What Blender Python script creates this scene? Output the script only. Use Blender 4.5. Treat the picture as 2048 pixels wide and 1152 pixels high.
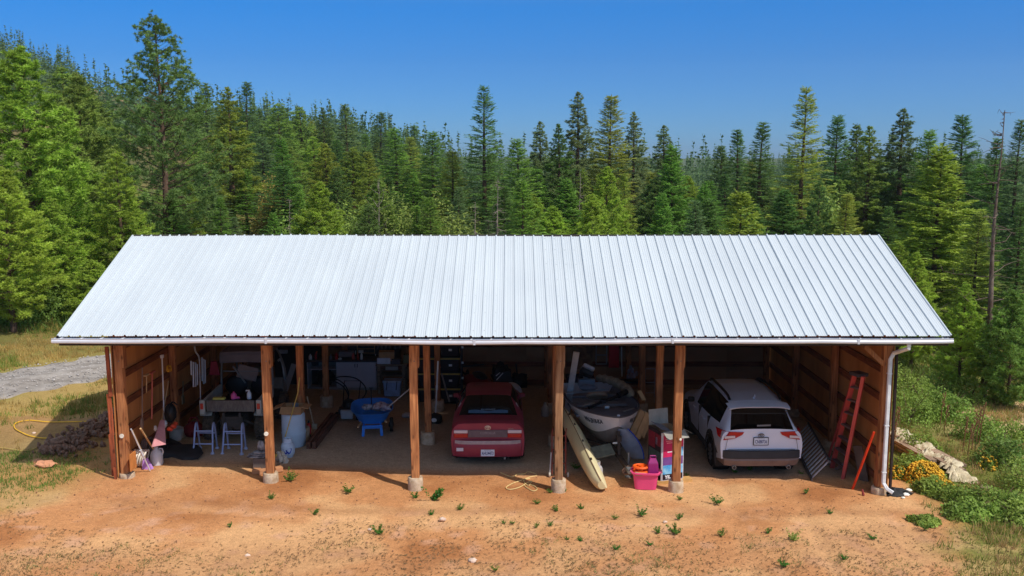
import bpy, math, random
import numpy as np
from mathutils import Vector, Matrix, Euler
for o in list(bpy.data.objects): bpy.data.objects.remove(o)
R = math.radians
S = bpy.context.scene
COL = S.collection
# ---------------- camera, sky, sun, exposure ----------------
F, PITCH, HC = 1900.0, R(8.0), 7.0
cam_d = bpy.data.cameras.new('camera'); cam = bpy.data.objects.new('camera', cam_d); COL.objects.link(cam)
cam.location = (0, 0, HC); cam.rotation_euler = (R(90) - PITCH, 0, 0)
cam_d.lens = F / 2048 * 36; cam_d.sensor_width = 36; cam_d.clip_start = 0.3; cam_d.clip_end = 6000
S.camera = cam
SUN_DIR = Vector((-0.60, 0.47, -1.0)).normalized()
w = bpy.data.worlds.new('World'); S.world = w; w.use_nodes = True
nt = w.node_tree; bg = nt.nodes['Background']
sky = nt.nodes.new('ShaderNodeTexSky'); sky.sky_type = 'NISHITA'; sky.sun_disc = False
sky.sun_elevation = math.asin(-SUN_DIR.z); sky.sun_rotation = math.atan2(-SUN_DIR.x, -SUN_DIR.y)
sky.altitude = 1000; sky.air_density = 1.0; sky.dust_density = 0.5; sky.ozone_density = 2.0
hsn = nt.nodes.new('ShaderNodeHueSaturation'); hsn.inputs['Saturation'].default_value = 1.0; nt.links.new(sky.outputs[0], hsn.inputs['Color'])
# sky tinted by height: dimmed low down, added warm boost overhead to fill shade
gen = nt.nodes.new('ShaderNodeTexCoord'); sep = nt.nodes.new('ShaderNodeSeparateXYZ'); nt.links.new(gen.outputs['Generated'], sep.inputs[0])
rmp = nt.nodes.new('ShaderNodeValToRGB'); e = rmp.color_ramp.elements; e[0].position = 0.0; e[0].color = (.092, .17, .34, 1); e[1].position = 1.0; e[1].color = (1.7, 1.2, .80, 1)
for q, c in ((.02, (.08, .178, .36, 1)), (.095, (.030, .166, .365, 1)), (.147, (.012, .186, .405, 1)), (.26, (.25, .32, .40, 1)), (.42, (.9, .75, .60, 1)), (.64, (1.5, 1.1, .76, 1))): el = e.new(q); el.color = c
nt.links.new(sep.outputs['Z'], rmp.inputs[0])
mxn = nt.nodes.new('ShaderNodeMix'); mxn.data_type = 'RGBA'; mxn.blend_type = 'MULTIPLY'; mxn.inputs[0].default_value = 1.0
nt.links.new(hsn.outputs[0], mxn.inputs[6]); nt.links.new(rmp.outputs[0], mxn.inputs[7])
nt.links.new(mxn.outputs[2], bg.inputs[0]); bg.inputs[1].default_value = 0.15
sl = bpy.data.lights.new('sun', 'SUN'); sun = bpy.data.objects.new('sun', sl); COL.objects.link(sun)
sun.rotation_euler = SUN_DIR.to_track_quat('-Z', 'Y').to_euler(); sun.location = (0, 0, 60)
sl.energy = 2.05; sl.angle = R(0.53); sl.color = (1.0, 0.955, 0.89)
S.view_settings.view_transform = 'Standard'; S.view_settings.look = 'None'
S.view_settings.gamma = 1; S.view_settings.exposure = 0.98
try: S.view_settings.use_curve_mapping = False
except Exception: pass
S.render.engine = 'CYCLES'
S.cycles.max_bounces = 9; S.cycles.diffuse_bounces = 7; S.cycles.volume_bounces = 0
S.cycles.transmission_bounces = 4; S.cycles.transparent_max_bounces = 8

# ---------------- small maths ----------------
CP, SP = math.cos(PITCH), math.sin(PITCH)
def at(px, py, Y):
    "point on the vertical plane at depth Y"
    r = (576 - py) / F
    d = Y / (CP + r * SP)
    return Vector(((px - 1024) / F * d, Y, HC - d * (SP - r * CP)))
def onx(px, py, X):
    "point on a side wall X = const"
    d = X * F / (px - 1024); r = (576 - py) / F
    return Vector((X, d * (CP + r * SP), HC - d * (SP - r * CP)))
def _hash(ix, iy, s):
    h = (ix.astype(np.int64) * 374761393 + iy.astype(np.int64) * 668265263 + s * 1442695041) & 0xffffffff
    h = ((h ^ (h >> 13)) * 1274126177) & 0xffffffff
    return ((h ^ (h >> 16)) & 0xffff) / 65535.0
def vn(x, y, sc=1.0, s=0):
    x = np.asarray(x, float) / sc; y = np.asarray(y, float) / sc
    ix = np.floor(x); iy = np.floor(y); fx = x - ix; fy = y - iy
    fx = fx * fx * (3 - 2 * fx); fy = fy * fy * (3 - 2 * fy)
    a = _hash(ix, iy, s); b = _hash(ix + 1, iy, s); c = _hash(ix, iy + 1, s); d = _hash(ix + 1, iy + 1, s)
    return a + (b - a) * fx + (c - a) * fy + (a - b - c + d) * fx * fy - 0.5
def fbm(x, y, sc=1.0, s=0, o=4):
    t = 0; a = 1
    for k in range(o):
        t = t + a * vn(x, y, sc, s + k * 7); sc *= 0.5; a *= 0.5
    return t
def sm(t): t = np.clip(t, 0, 1); return t * t * (3 - 2 * t)
GX = [-60, -14, -9, -5, -2, 1, 3.5, 8, 14, 60]; GZ = [1.2, .5, .30, .17, .05, 0, -.03, -.08, -.2, -.6]
HA = [-1.2, -.7, -.54, -.42, -.33, -.25, -.17, -.065, 0, .2, .7]
HZ = [62, 52, 42, 29, 18, 11, 7, -2, -6, -8, -8]
def gz(x, y):
    x = np.asarray(x, float); y = np.asarray(y, float)
    z = np.interp(x, GX, GZ)
    a = x / np.maximum(y, 30.0)
    far = sm((y - 55) / 360.0)
    z = z * (1 - far) + np.interp(a, HA, HZ) * far
    z = z + fbm(x, y, 60, 3, 3) * 6 * sm((y - 60) / 200.0)
    z = z + fbm(x, y, 2.6, 11, 3) * 0.07 * (1 - far)
    return z
def gzs(x, y): return float(gz(np.array([x]), np.array([y]))[0])
def gr(px, py, dz=0.0):
    "ground point seen at a pixel"
    r = (576 - py) / F; z = 0.0
    for k in range(14):
        d = (HC - z) / (SP - r * CP); X = (px - 1024) / F * d; Y = d * (CP + r * SP)
        z = 0.5 * z + 0.5 * gzs(X, Y)
    return Vector((X, Y, gzs(X, Y) + dz))

# ---------------- materials ----------------
MATS = {}
def lin(c):
    return tuple(((v / 255) / 12.92 if v / 255 <= 0.04045 else ((v / 255 + 0.055) / 1.055) ** 2.4) for v in c)
def mat(name, col, rough=0.6, metal=0.0, var=0.15, scale=6.0, bump=0.0, bscale=40.0, stretch=(1, 1, 1), col2=None, spec=0.4, coat=0.0, srgb=True):
    if name in MATS: return MATS[name]
    m = bpy.data.materials.new(name); m.use_nodes = True; n = m.node_tree.nodes; l = m.node_tree.links
    b = n['Principled BSDF']; c = lin(col) if srgb else col
    b.inputs['Roughness'].default_value = rough; b.inputs['Metallic'].default_value = metal
    b.inputs['Specular IOR Level'].default_value = spec
    if coat: b.inputs['Coat Weight'].default_value = coat
    tc = n.new('ShaderNodeTexCoord'); mp = n.new('ShaderNodeMapping'); mp.inputs['Scale'].default_value = stretch
    l.new(tc.outputs['Object'], mp.inputs[0])
    no = n.new('ShaderNodeTexNoise'); no.inputs['Scale'].default_value = scale; no.inputs['Detail'].default_value = 5
    l.new(mp.outputs[0], no.inputs['Vector'])
    rp = n.new('ShaderNodeValToRGB'); e = rp.color_ramp.elements
    c2 = (lin(col2) if srgb else col2) if col2 else None
    lo = c2 if c2 else tuple(v * (1 - var) for v in c); hi = c if c2 else tuple(min(1, v * (1 + var)) for v in c)
    e[0].position = 0.32; e[1].position = 0.68; e[0].color = (*lo, 1); e[1].color = (*hi, 1)
    l.new(no.outputs['Fac'], rp.inputs[0])
    oi = n.new('ShaderNodeObjectInfo'); hs = n.new('ShaderNodeHueSaturation')
    ofs = n.new('ShaderNodeVectorMath'); ofs.operation = 'ADD'; sc_ = n.new('ShaderNodeMath'); sc_.operation = 'MULTIPLY'; sc_.inputs[1].default_value = 37.0; l.new(oi.outputs['Random'], sc_.inputs[0]); l.new(mp.outputs[0], ofs.inputs[0]); l.new(sc_.outputs[0], ofs.inputs[1]); l.new(ofs.outputs[0], no.inputs['Vector'])
    mr = n.new('ShaderNodeMapRange'); mr.inputs[3].default_value = 1 - var * .6; mr.inputs[4].default_value = 1 + var * .6
    l.new(oi.outputs['Random'], mr.inputs[0]); l.new(mr.outputs[0], hs.inputs['Value']); l.new(rp.outputs[0], hs.inputs['Color'])
    l.new(hs.outputs[0], b.inputs['Base Color'])
    if bump:
        n2 = n.new('ShaderNodeTexNoise'); n2.inputs['Scale'].default_value = bscale; n2.inputs['Detail'].default_value = 4
        l.new(mp.outputs[0], n2.inputs['Vector'])
        bp = n.new('ShaderNodeBump'); bp.inputs['Strength'].default_value = bump; bp.inputs['Distance'].default_value = 0.02
        l.new(n2.outputs['Fac'], bp.inputs['Height']); l.new(bp.outputs[0], b.inputs['Normal'])
    MATS[name] = m; return m
def wood(name, col, col2, axis='z', rough=0.8):
    st = {'z': (14, 14, 0.9), 'x': (0.9, 14, 14), 'y': (14, 0.9, 14)}[axis]
    m = mat(name, col, rough, 0, 0.14, 2.4, 0.35, 7, st, col2, spec=0.2)
    if not m.get('knots'):
        m['knots'] = 1; n = m.node_tree.nodes; l = m.node_tree.links; b = n['Principled BSDF']; src = b.inputs['Base Color'].links[0].from_socket
        tc = [q for q in n if q.type == 'TEX_COORD'][0]; mp = n.new('ShaderNodeMapping'); k = {'z': (1, 1, .45), 'x': (.45, 1, 1), 'y': (1, .45, 1)}[axis]; mp.inputs['Scale'].default_value = k; l.new(tc.outputs['Object'], mp.inputs[0])
        vo = n.new('ShaderNodeTexVoronoi'); vo.inputs['Scale'].default_value = 7.0; l.new(mp.outputs[0], vo.inputs['Vector'])
        r_ = n.new('ShaderNodeMapRange'); r_.inputs[1].default_value = .08; r_.inputs[2].default_value = .22; r_.inputs[3].default_value = .38; r_.inputs[4].default_value = 1.0; l.new(vo.outputs['Distance'], r_.inputs[0])
        big = n.new('ShaderNodeTexNoise'); big.inputs['Scale'].default_value = 1.1; l.new(tc.outputs['Object'], big.inputs['Vector'])
        r2 = n.new('ShaderNodeMapRange'); r2.inputs[1].default_value = .35; r2.inputs[2].default_value = .65; r2.inputs[3].default_value = .72; r2.inputs[4].default_value = 1.15; l.new(big.outputs['Fac'], r2.inputs[0])
        mm = n.new('ShaderNodeMath'); mm.operation = 'MULTIPLY'; l.new(r_.outputs[0], mm.inputs[0]); l.new(r2.outputs[0], mm.inputs[1])
        h_ = n.new('ShaderNodeHueSaturation'); l.new(mm.outputs[0], h_.inputs['Value']); l.new(src, h_.inputs['Color']); l.new(h_.outputs[0], b.inputs['Base Color'])
    return m
def leafmat(name, tint=1.0, trans=0.25):
    m = bpy.data.materials.new(name); m.use_nodes = True; n = m.node_tree.nodes; l = m.node_tree.links
    b = n['Principled BSDF']; b.inputs['Roughness'].default_value = 0.55; b.inputs['Specular IOR Level'].default_value = 0.25
    oi = n.new('ShaderNodeObjectInfo'); tc = n.new('ShaderNodeTexCoord')
    no = n.new('ShaderNodeTexNoise'); no.inputs['Scale'].default_value = 1.3; no.inputs['Detail'].default_value = 6
    l.new(tc.outputs['Object'], no.inputs['Vector'])
    hs = n.new('ShaderNodeHueSaturation')
    mr = n.new('ShaderNodeMapRange'); mr.inputs[1].default_value = .3; mr.inputs[2].default_value = .7
    mr.inputs[3].default_value = 0.68; mr.inputs[4].default_value = 1.5
    l.new(no.outputs['Fac'], mr.inputs[0]); l.new(mr.outputs[0], hs.inputs['Value'])
    mh = n.new('ShaderNodeMapRange'); mh.inputs[3].default_value = 0.485; mh.inputs[4].default_value = 0.515
    l.new(oi.outputs['Random'], mh.inputs[0]); l.new(mh.outputs[0], hs.inputs['Hue'])
    l.new(oi.outputs['Color'], hs.inputs['Color'])
    l.new(hs.outputs[0], b.inputs['Base Color'])
    tr = n.new('ShaderNodeBsdfTranslucent'); l.new(hs.outputs[0], tr.inputs[0])
    mx = n.new('ShaderNodeMixShader'); mx.inputs[0].default_value = trans
    l.new(b.outputs[0], mx.inputs[1]); l.new(tr.outputs[0], mx.inputs[2])
    l.new(mx.outputs[0], n['Material Output'].inputs[0]); MATS[name] = m; return m
def glass_dark(name='dark_glass', c=(8, 9, 11)):
    return mat(name, c, 0.06, 0, 0.0, spec=0.6)

# ---------------- mesh helpers ----------------
class MB:
    def __init__(s): s.v = []; s.f = []; s.m = []; s.T = None
    def _a(s, vs, fs, m=0):
        b = len(s.v)
        for p in vs:
            p = Vector(p); s.v.append(tuple(s.T @ p) if s.T is not None else tuple(p))
        for f in fs: s.f.append([b + i for i in f]); s.m.append(m)
        return s
    def box(s, c, d, rot=None, m=0, taper=1.0):
        hx, hy, hz = d[0] / 2, d[1] / 2, d[2] / 2
        vs = [Vector((x * hx * (taper if z < 0 else 1), y * hy * (taper if z < 0 else 1), z * hz)) for z in (-1, 1) for x, y in ((-1, -1), (1, -1), (1, 1), (-1, 1))]
        if rot is not None:
            M = rot if isinstance(rot, Matrix) else Euler(rot).to_matrix()
            vs = [M @ p for p in vs]
        c = Vector(c)
        return s._a([c + p for p in vs], [(3, 2, 1, 0), (4, 5, 6, 7), (0, 1, 5, 4), (1, 2, 6, 5), (2, 3, 7, 6), (3, 0, 4, 7)], m)
    def bar(s, a, b, w, h, m=0, up=(0, 0, 1)):
        a = Vector(a); b = Vector(b); d = (b - a); L = d.length; d.normalize()
        u = Vector(up)
        if abs(d.dot(u)) > 0.97: u = Vector((0, 1, 0))
        x = d.cross(u).normalized(); z = x.cross(d)
        M = Matrix((x, d, z)).transposed()
        return s.box((a + b) / 2, (w, L, h), M, m)
    def cyl(s, a, b, r0, r1=None, n=12, m=0, cap=True):
        a = Vector(a); b = Vector(b); r1 = r0 if r1 is None else r1
        d = (b - a).normalized(); u = Vector((0, 0, 1)) if abs(d.z) < 0.9 else Vector((1, 0, 0))
        x = d.cross(u).normalized(); y = d.cross(x)
        vs = [];
        for c, r in ((a, r0), (b, r1)):
            for i in range(n):
                t = 2 * math.pi * i / n; vs.append(c + x * (r * math.cos(t)) + y * (r * math.sin(t)))
        fs = [(i, (i + 1) % n, n + (i + 1) % n, n + i) for i in range(n)]
        if cap: fs += [tuple(range(n - 1, -1, -1)), tuple(range(n, 2 * n))]
        return s._a(vs, fs, m)
    def tube(s, pts, r, n=6, m=0, closed=False):
        pts = [Vector(p) for p in pts]; N = len(pts); vs = []; fs = []; pu = None
        for i, p in enumerate(pts):
            q0 = pts[i - 1] if (i > 0 or closed) else p; q1 = pts[(i + 1) % N] if (i < N - 1 or closed) else p
            d = (q1 - q0).normalized()
            if pu is None:
                u = Vector((0, 0, 1)) if abs(d.z) < 0.9 else Vector((1, 0, 0))
                x = d.cross(u).normalized()
            else:
                x = (pu - d * pu.dot(d)).normalized()
            pu = x; y = d.cross(x); rr = r[i] if isinstance(r, (list, tuple)) else r
            for k in range(n):
                t = 2 * math.pi * k / n; vs.append(p + x * (rr * math.cos(t)) + y * (rr * math.sin(t)))
        for i in range(N if closed else N - 1):
            a = i * n; b = ((i + 1) % N) * n
            for k in range(n): fs.append((a + k, a + (k + 1) % n, b + (k + 1) % n, b + k))
        if not closed: fs += [tuple(range(n - 1, -1, -1)), tuple(range((N - 1) * n, N * n))]
        return s._a(vs, fs, m)
    def lathe(s, prof, c=(0, 0, 0), n=20, m=0, axis='z'):
        vs = []; c = Vector(c)
        for r, z in prof:
            for i in range(n):
                t = 2 * math.pi * i / n; a, b = r * math.cos(t), r * math.sin(t)
                vs.append(c + (Vector((a, b, z)) if axis == 'z' else (Vector((z, a, b)) if axis == 'x' else Vector((b, z, a)))))
        fs = []
        for j in range(len(prof) - 1):
            for i in range(n): fs.append((j * n + i, j * n + (i + 1) % n, (j + 1) * n + (i + 1) % n, (j + 1) * n + i))
        fs.append(tuple(range(n - 1, -1, -1))); fs.append(tuple(range((len(prof) - 1) * n, len(prof) * n)))
        return s._a(vs, fs, m)
    def grid(s, P, m=0, flip=False):
        nr, nc = len(P), len(P[0]); vs = [p for row in P for p in row]; fs = []
        for i in range(nr - 1):
            for j in range(nc - 1):
                q = (i * nc + j, i * nc + j + 1, (i + 1) * nc + j + 1, (i + 1) * nc + j)
                fs.append(q[::-1] if flip else q)
        return s._a(vs, fs, m)
    def blob(s, c, r, n=10, noise=0.15, seed=0, m=0):
        rnd = random.Random(seed); ph = [rnd.uniform(0, 6) for _ in range(6)]; vs = []; fs = []; c = Vector(c)
        for i in range(n + 1):
            th = math.pi * i / n
            for j in range(2 * n):
                p = math.pi * j / n
                q = 1 + noise * (math.sin(3 * p + ph[0] + 2 * th) * math.sin(2 * th + ph[1]) + .6 * math.sin(5 * p + ph[2]) * math.sin(4 * th + ph[3]) * math.sin(th) + .4 * math.sin(7 * th + ph[4] + 6 * p) * math.sin(th))
                vs.append(c + Vector((r[0] * q * math.sin(th) * math.cos(p), r[1] * q * math.sin(th) * math.sin(p), r[2] * q * math.cos(th))))
        for i in range(n):
            for j in range(2 * n):
                a = i * 2 * n + j; b = i * 2 * n + (j + 1) % (2 * n); fs.append((a, a + 2 * n, b + 2 * n, b))
        return s._a(vs, fs, m)
    def mesh(s, name, mats, smooth=False, ang=None):
        me = bpy.data.meshes.new(name); me.from_pydata(s.v, [], s.f)
        if not isinstance(mats, (list, tuple)): mats = [mats]
        for k in mats: me.materials.append(k)
        if len(mats) > 1: me.polygons.foreach_set('material_index', s.m)
        if smooth:
            me.polygons.foreach_set('use_smooth', [True] * len(me.polygons))
            if ang: me.set_sharp_from_angle(angle=R(ang))
        me.update(); return me
    def build(s, name, mats, parent=None, smooth=False, ang=35, bevel=0, label=None):
        o = bpy.data.objects.new(name, s.mesh(name, mats, smooth, ang)); COL.objects.link(o)
        if parent is not None: o.parent = parent
        if bevel:
            bv = o.modifiers.new('bevel', 'BEVEL'); bv.width = bevel; bv.segments = 2; bv.limit_method = 'ANGLE'
        if label: o['label'] = label
        return o
def thing(name, label, cat, loc=(0, 0, 0), rz=0.0, group=None):
    o = bpy.data.objects.new(name, None); COL.objects.link(o); o.empty_display_size = .2
    o.location = loc; o.rotation_euler = (0, 0, rz); o['label'] = label; o['category'] = cat
    if group: o['group'] = group
    return o
def tag(o, label, cat, group=None):
    o['label'] = label; o['category'] = cat
    if group: o['group'] = group
    return o
def solo(name, mb, mats, label, cat, group=None, base=None, **k):
    "a thing that is one mesh; mesh given in world space, origin moved to its base"
    vs = np.array(mb.v)
    b = np.array(base) if base is not None else np.array([vs[:, 0].mean(), vs[:, 1].mean(), vs[:, 2].min()])
    mb.v = [tuple(p) for p in (vs - b)]
    o = mb.build(name, mats, None, **k); o.location = tuple(b); return tag(o, label, cat, group)
def npmesh(name, V, T, mats, mi=None, smooth=False):
    me = bpy.data.meshes.new(name); V = np.asarray(V, np.float32); T = np.asarray(T, np.int32); k = T.shape[1]
    me.vertices.add(len(V)); me.vertices.foreach_set('co', V.ravel())
    me.loops.add(T.size); me.loops.foreach_set('vertex_index', T.ravel())
    me.polygons.add(len(T)); me.polygons.foreach_set('loop_start', np.arange(0, T.size, k, dtype=np.int32))
    me.polygons.foreach_set('loop_total', np.full(len(T), k, np.int32))
    if not isinstance(mats, (list, tuple)): mats = [mats]
    for q in mats: me.materials.append(q)
    if mi is not None: me.polygons.foreach_set('material_index', np.asarray(mi, np.int32))
    if smooth: me.polygons.foreach_set('use_smooth', np.ones(len(T), bool))
    me.update(calc_edges=True); return me
def link(name, me, parent=None, loc=(0, 0, 0), label=None):
    o = bpy.data.objects.new(name, me); COL.objects.link(o); o.location = loc
    if parent is not None: o.parent = parent
    if label: o['label'] = label
    return o
def copy_tree(o, parent=None):
    c = o.copy(); COL.objects.link(c); c.parent = parent
    for ch in list(o.children): copy_tree(ch, c)
    return c
def text_mb(txt, size, fn=None, ext=0.0, bold=0.0, width=None):
    "letters as a mesh, centred; fn maps (u, v) to a point"
    cu = bpy.data.curves.new('t', 'FONT'); cu.body = txt; cu.size = size; cu.align_x = 'CENTER'; cu.align_y = 'CENTER'; cu.offset = bold; cu.resolution_u = 2
    o = bpy.data.objects.new('t', cu); COL.objects.link(o)
    dg = bpy.context.evaluated_depsgraph_get(); me = o.evaluated_get(dg).to_mesh()
    mb = MB(); vs = [tuple(v.co) for v in me.vertices]; fs = [tuple(p.vertices) for p in me.polygons]
    o.evaluated_get(dg).to_mesh_clear(); bpy.data.objects.remove(o); bpy.data.curves.remove(cu)
    if width:
        xs = [v[0] for v in vs]; k = width / (max(xs) - min(xs)); vs = [(v[0] * k, v[1], v[2]) for v in vs]
    mb._a([fn(v[0], v[1]) if fn else v for v in vs], fs); return mb
def catmull(pts, n=6):
    P = [Vector(p) for p in pts]; out = []
    for i in range(len(P) - 1):
        p0 = P[max(0, i - 1)]; p1 = P[i]; p2 = P[i + 1]; p3 = P[min(len(P) - 1, i + 2)]
        for k in range(n):
            t = k / n
            out.append(0.5 * ((2 * p1) + (p2 - p0) * t + (2 * p0 - 5 * p1 + 4 * p2 - p3) * t * t + (3 * p1 - p0 - 3 * p2 + p3) * t ** 3))
    out.append(P[-1]); return out
# ---------------- ground ----------------
def axis(lo, hi, step, ends, g=1.16):
    a = list(np.arange(lo, hi, step)); s = step; x = hi
    while x < ends[1]: a.append(x); s *= g; x += s
    a.append(ends[1]); b = []; s = step; x = lo - step
    while x > ends[0]: b.append(x); s *= g; x -= s
    b.append(ends[0]); return np.array(b[::-1] + a)
gx = axis(-15, 15, .09, (-2500, 2500), 1.06); gy = axis(14, 31, .085, (-300, 3500), 1.05)
XX, YY = np.meshgrid(gx, gy)
near = sm((60 - np.abs(YY - 20)) / 20) * sm((40 - np.abs(XX)) / 10)
FX = [-14, -9.5, -8.1, -5.07, -2.03, .98, 3.43, 7.74, 9.5, 14]
ZZ = gz(XX, YY) + near * (fbm(XX, YY, .55, 31, 3) * .022 + fbm(XX * 3, YY, .5, 77, 2) * .004)
# shallow wheel tracks in the soft dirt in front of the bays
trk = np.exp(-((XX - 5.9 - (YY - 19) * .12) / .16) ** 2) + np.exp(-((XX - 4.5 - (YY - 19) * .12) / .16) ** 2) + np.exp(-((YY - 17.6 - .25 * np.sin(XX * .5)) / .22) ** 2) * .8
ZZ = ZZ - near * trk * .035 * (vn(XX, YY, .3, 5) + .9)
def mixc(a, b, t): return a * (1 - t[..., None]) + b * t[..., None]
def L3(*c): return np.array(lin(c))
C = np.zeros(XX.shape + (3,)); C[:] = L3(190, 134, 88)
n1 = fbm(XX, YY, 1.6, 41, 4); n2 = fbm(XX, YY, .35, 51, 3); n3 = fbm(XX, YY, 5, 61, 3)
C = mixc(C, L3(206, 158, 110), sm((n1 + .05) * 3.0)); C = mixc(C, L3(166, 110, 68), sm((-n1 - .12) * 3.2))
C = mixc(C, L3(204, 158, 128), sm((n2 - .1) * 2.5) * sm((19.0 - YY) / 2) * .55)
band = np.exp(-((YY - 17.9 - .35 * fbm(XX, YY, 2, 9, 2)) / .22) ** 2) * sm((XX + 9) / 2)
C = mixc(C, L3(146, 98, 64), band * .4)
C = mixc(C, L3(168, 122, 84), sm((16.7 + .12 * XX + n1 * 1.2 - YY) / .9) * .6 * (.6 + .4 * sm(n2 * 4)))
C = mixc(C, L3(214, 168, 122), np.clip(trk, 0, 1) * .35 * (.5 + vn(XX, YY, .4, 6)))
inside = sm((XX + 9.2) / .5) * sm((8.3 - XX) / .5) * sm((YY - 19.9) / .8) * sm((28.6 - YY) / .4)
C = mixc(C, L3(184, 162, 138), inside * .92)
C = mixc(C, L3(132, 108, 86), sm((-9.0 - XX) / 1.5) * sm((YY - 19.3) / .8) * .5)  # ground colour darkened left of the barn to deepen its shade
# vegetation
lg = sm((-11.3 - XX + n1 * 1.6 + np.maximum(YY - 23, 0) * .9) / 1.2) * sm((YY - 19.6 + n1) / 1.5)
lg = np.maximum(lg, sm((YY - 24.6 + n1 * 2) / 1.5) * sm((-8.7 - XX) / .5))
lg = np.maximum(lg, sm((-8.2 - XX + n1 * 1.8 - (18.5 - YY) * .5) / 1.0) * .4)
rg = sm((XX - 8.4 + n1 * 1.2 + np.maximum(18 - YY, 0) * .55 - sm((16.6 - YY) / 2) * .8) / .9)
bk = sm((YY - 29.5) / 3)
dry = mixc(np.broadcast_to(L3(166, 140, 84), C.shape), L3(120, 120, 58), sm(n3 * 2 + .35))
grn = mixc(np.broadcast_to(L3(112, 114, 54), C.shape), L3(176, 150, 98), sm(n3 * 2.2 + n2 + .1))
clr = np.exp(-(((XX - 14.2) / 2.2) ** 2 + ((YY - 24.5) / 2.4) ** 2)); grn = mixc(grn, L3(204, 172, 130), sm(clr * 2))
C = C * (1 - lg[..., None]) + dry * lg[..., None]; C = C * (1 - rg[..., None]) + grn * rg[..., None]
ff = mixc(np.broadcast_to(L3(92, 98, 48), C.shape), L3(140, 122, 70), sm(n3 * 2.4 + .1))
ff = mixc(ff, L3(72, 86, 48), sm((YY - 90) / 80))
C = C * (1 - bk[..., None]) + ff * bk[..., None]
hl = sm((YY - 120) / 100) * sm((-.22 - XX / np.maximum(YY, 30)) / .08)
C = mixc(C, L3(158, 128, 92), hl * sm(fbm(XX, YY, 50, 91, 3) * 3 + .5))
gm = bpy.data.materials.new('dirt_and_grass'); gm.use_nodes = True; N = gm.node_tree.nodes; Lk = gm.node_tree.links
gb = N['Principled BSDF']; gb.inputs['Roughness'].default_value = .95; gb.inputs['Specular IOR Level'].default_value = .1
ca = N.new('ShaderNodeVertexColor'); ca.layer_name = 'Col'
tcg = N.new('ShaderNodeTexCoord')
na = N.new('ShaderNodeTexNoise'); na.inputs['Scale'].default_value = 9; na.inputs['Detail'].default_value = 8; na.inputs['Roughness'].default_value = .7
Lk.new(tcg.outputs['Object'], na.inputs['Vector'])
mg = N.new('ShaderNodeMapRange'); mg.inputs[1].default_value = .25; mg.inputs[2].default_value = .75; mg.inputs[3].default_value = .78; mg.inputs[4].default_value = 1.2
Lk.new(na.outputs['Fac'], mg.inputs[0])
nb2 = N.new('ShaderNodeTexNoise'); nb2.inputs['Scale'].default_value = 38; nb2.inputs['Detail'].default_value = 5
Lk.new(tcg.outputs['Object'], nb2.inputs['Vector'])
mg2 = N.new('ShaderNodeMapRange'); mg2.inputs[1].default_value = .3; mg2.inputs[2].default_value = .6; mg2.inputs[3].default_value = .72; mg2.inputs[4].default_value = 1.06
Lk.new(nb2.outputs['Fac'], mg2.inputs[0])
mu = N.new('ShaderNodeMath'); mu.operation = 'MULTIPLY'; Lk.new(mg.outputs[0], mu.inputs[0]); Lk.new(mg2.outputs[0], mu.inputs[1])
hg = N.new('ShaderNodeHueSaturation'); Lk.new(ca.outputs['Color'], hg.inputs['Color']); Lk.new(mu.outputs[0], hg.inputs['Value'])
Lk.new(hg.outputs[0], gb.inputs['Base Color'])
bpn = N.new('ShaderNodeBump'); bpn.inputs['Strength'].default_value = .6; bpn.inputs['Distance'].default_value = .03
Lk.new(na.outputs['Fac'], bpn.inputs['Height']); Lk.new(bpn.outputs[0], gb.inputs['Normal'])
nr, nc = XX.shape; idx = np.arange(nr * nc).reshape(nr, nc)
Q = np.stack([idx[:-1, :-1], idx[:-1, 1:], idx[1:, 1:], idx[1:, :-1]], -1).reshape(-1, 4)
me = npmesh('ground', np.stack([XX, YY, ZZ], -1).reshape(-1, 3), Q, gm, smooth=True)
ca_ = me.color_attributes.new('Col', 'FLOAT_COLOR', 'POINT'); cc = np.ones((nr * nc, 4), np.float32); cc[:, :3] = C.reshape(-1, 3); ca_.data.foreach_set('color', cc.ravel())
g = link('ground', me); g['kind'] = 'structure'
# gravel drive on the left
path = catmull([(-24, 12, 0), (-18.4, 20, 0), (-14.6, 26.1, 0), (-12.4, 29.6, 0), (-10, 35, 0), (-8.5, 43, 0), (-9, 60, 0)], 24)
P = []
for i, p in enumerate(path):
    d = (path[min(i + 1, len(path) - 1)] - path[max(i - 1, 0)]).normalized(); nrm = Vector((d.y, -d.x, 0)); row = []
    for k in range(25):
        u = (k - 12) / 12 * (1.45 + .12 * math.sin(i * .9 + k)); q = p + nrm * u
        z = gzs(q.x, q.y) + .035 + .045 * math.exp(-(u / .35) ** 2) - .02 * math.exp(-((abs(u) - .8) / .25) ** 2) - (.07 if k in (0, 24) else 0)
        row.append((q.x, q.y, z))
    P.append(row)
rm = mat('gravel', (168, 160, 152), .95, 0, .25, 3.0, .9, 60, spec=.1, col2=(132, 124, 116))
o = MB().grid(P, flip=True).build('gravel_road', rm, smooth=True, ang=180); o['kind'] = 'structure'
rn = np.random.RandomState(3)
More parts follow.
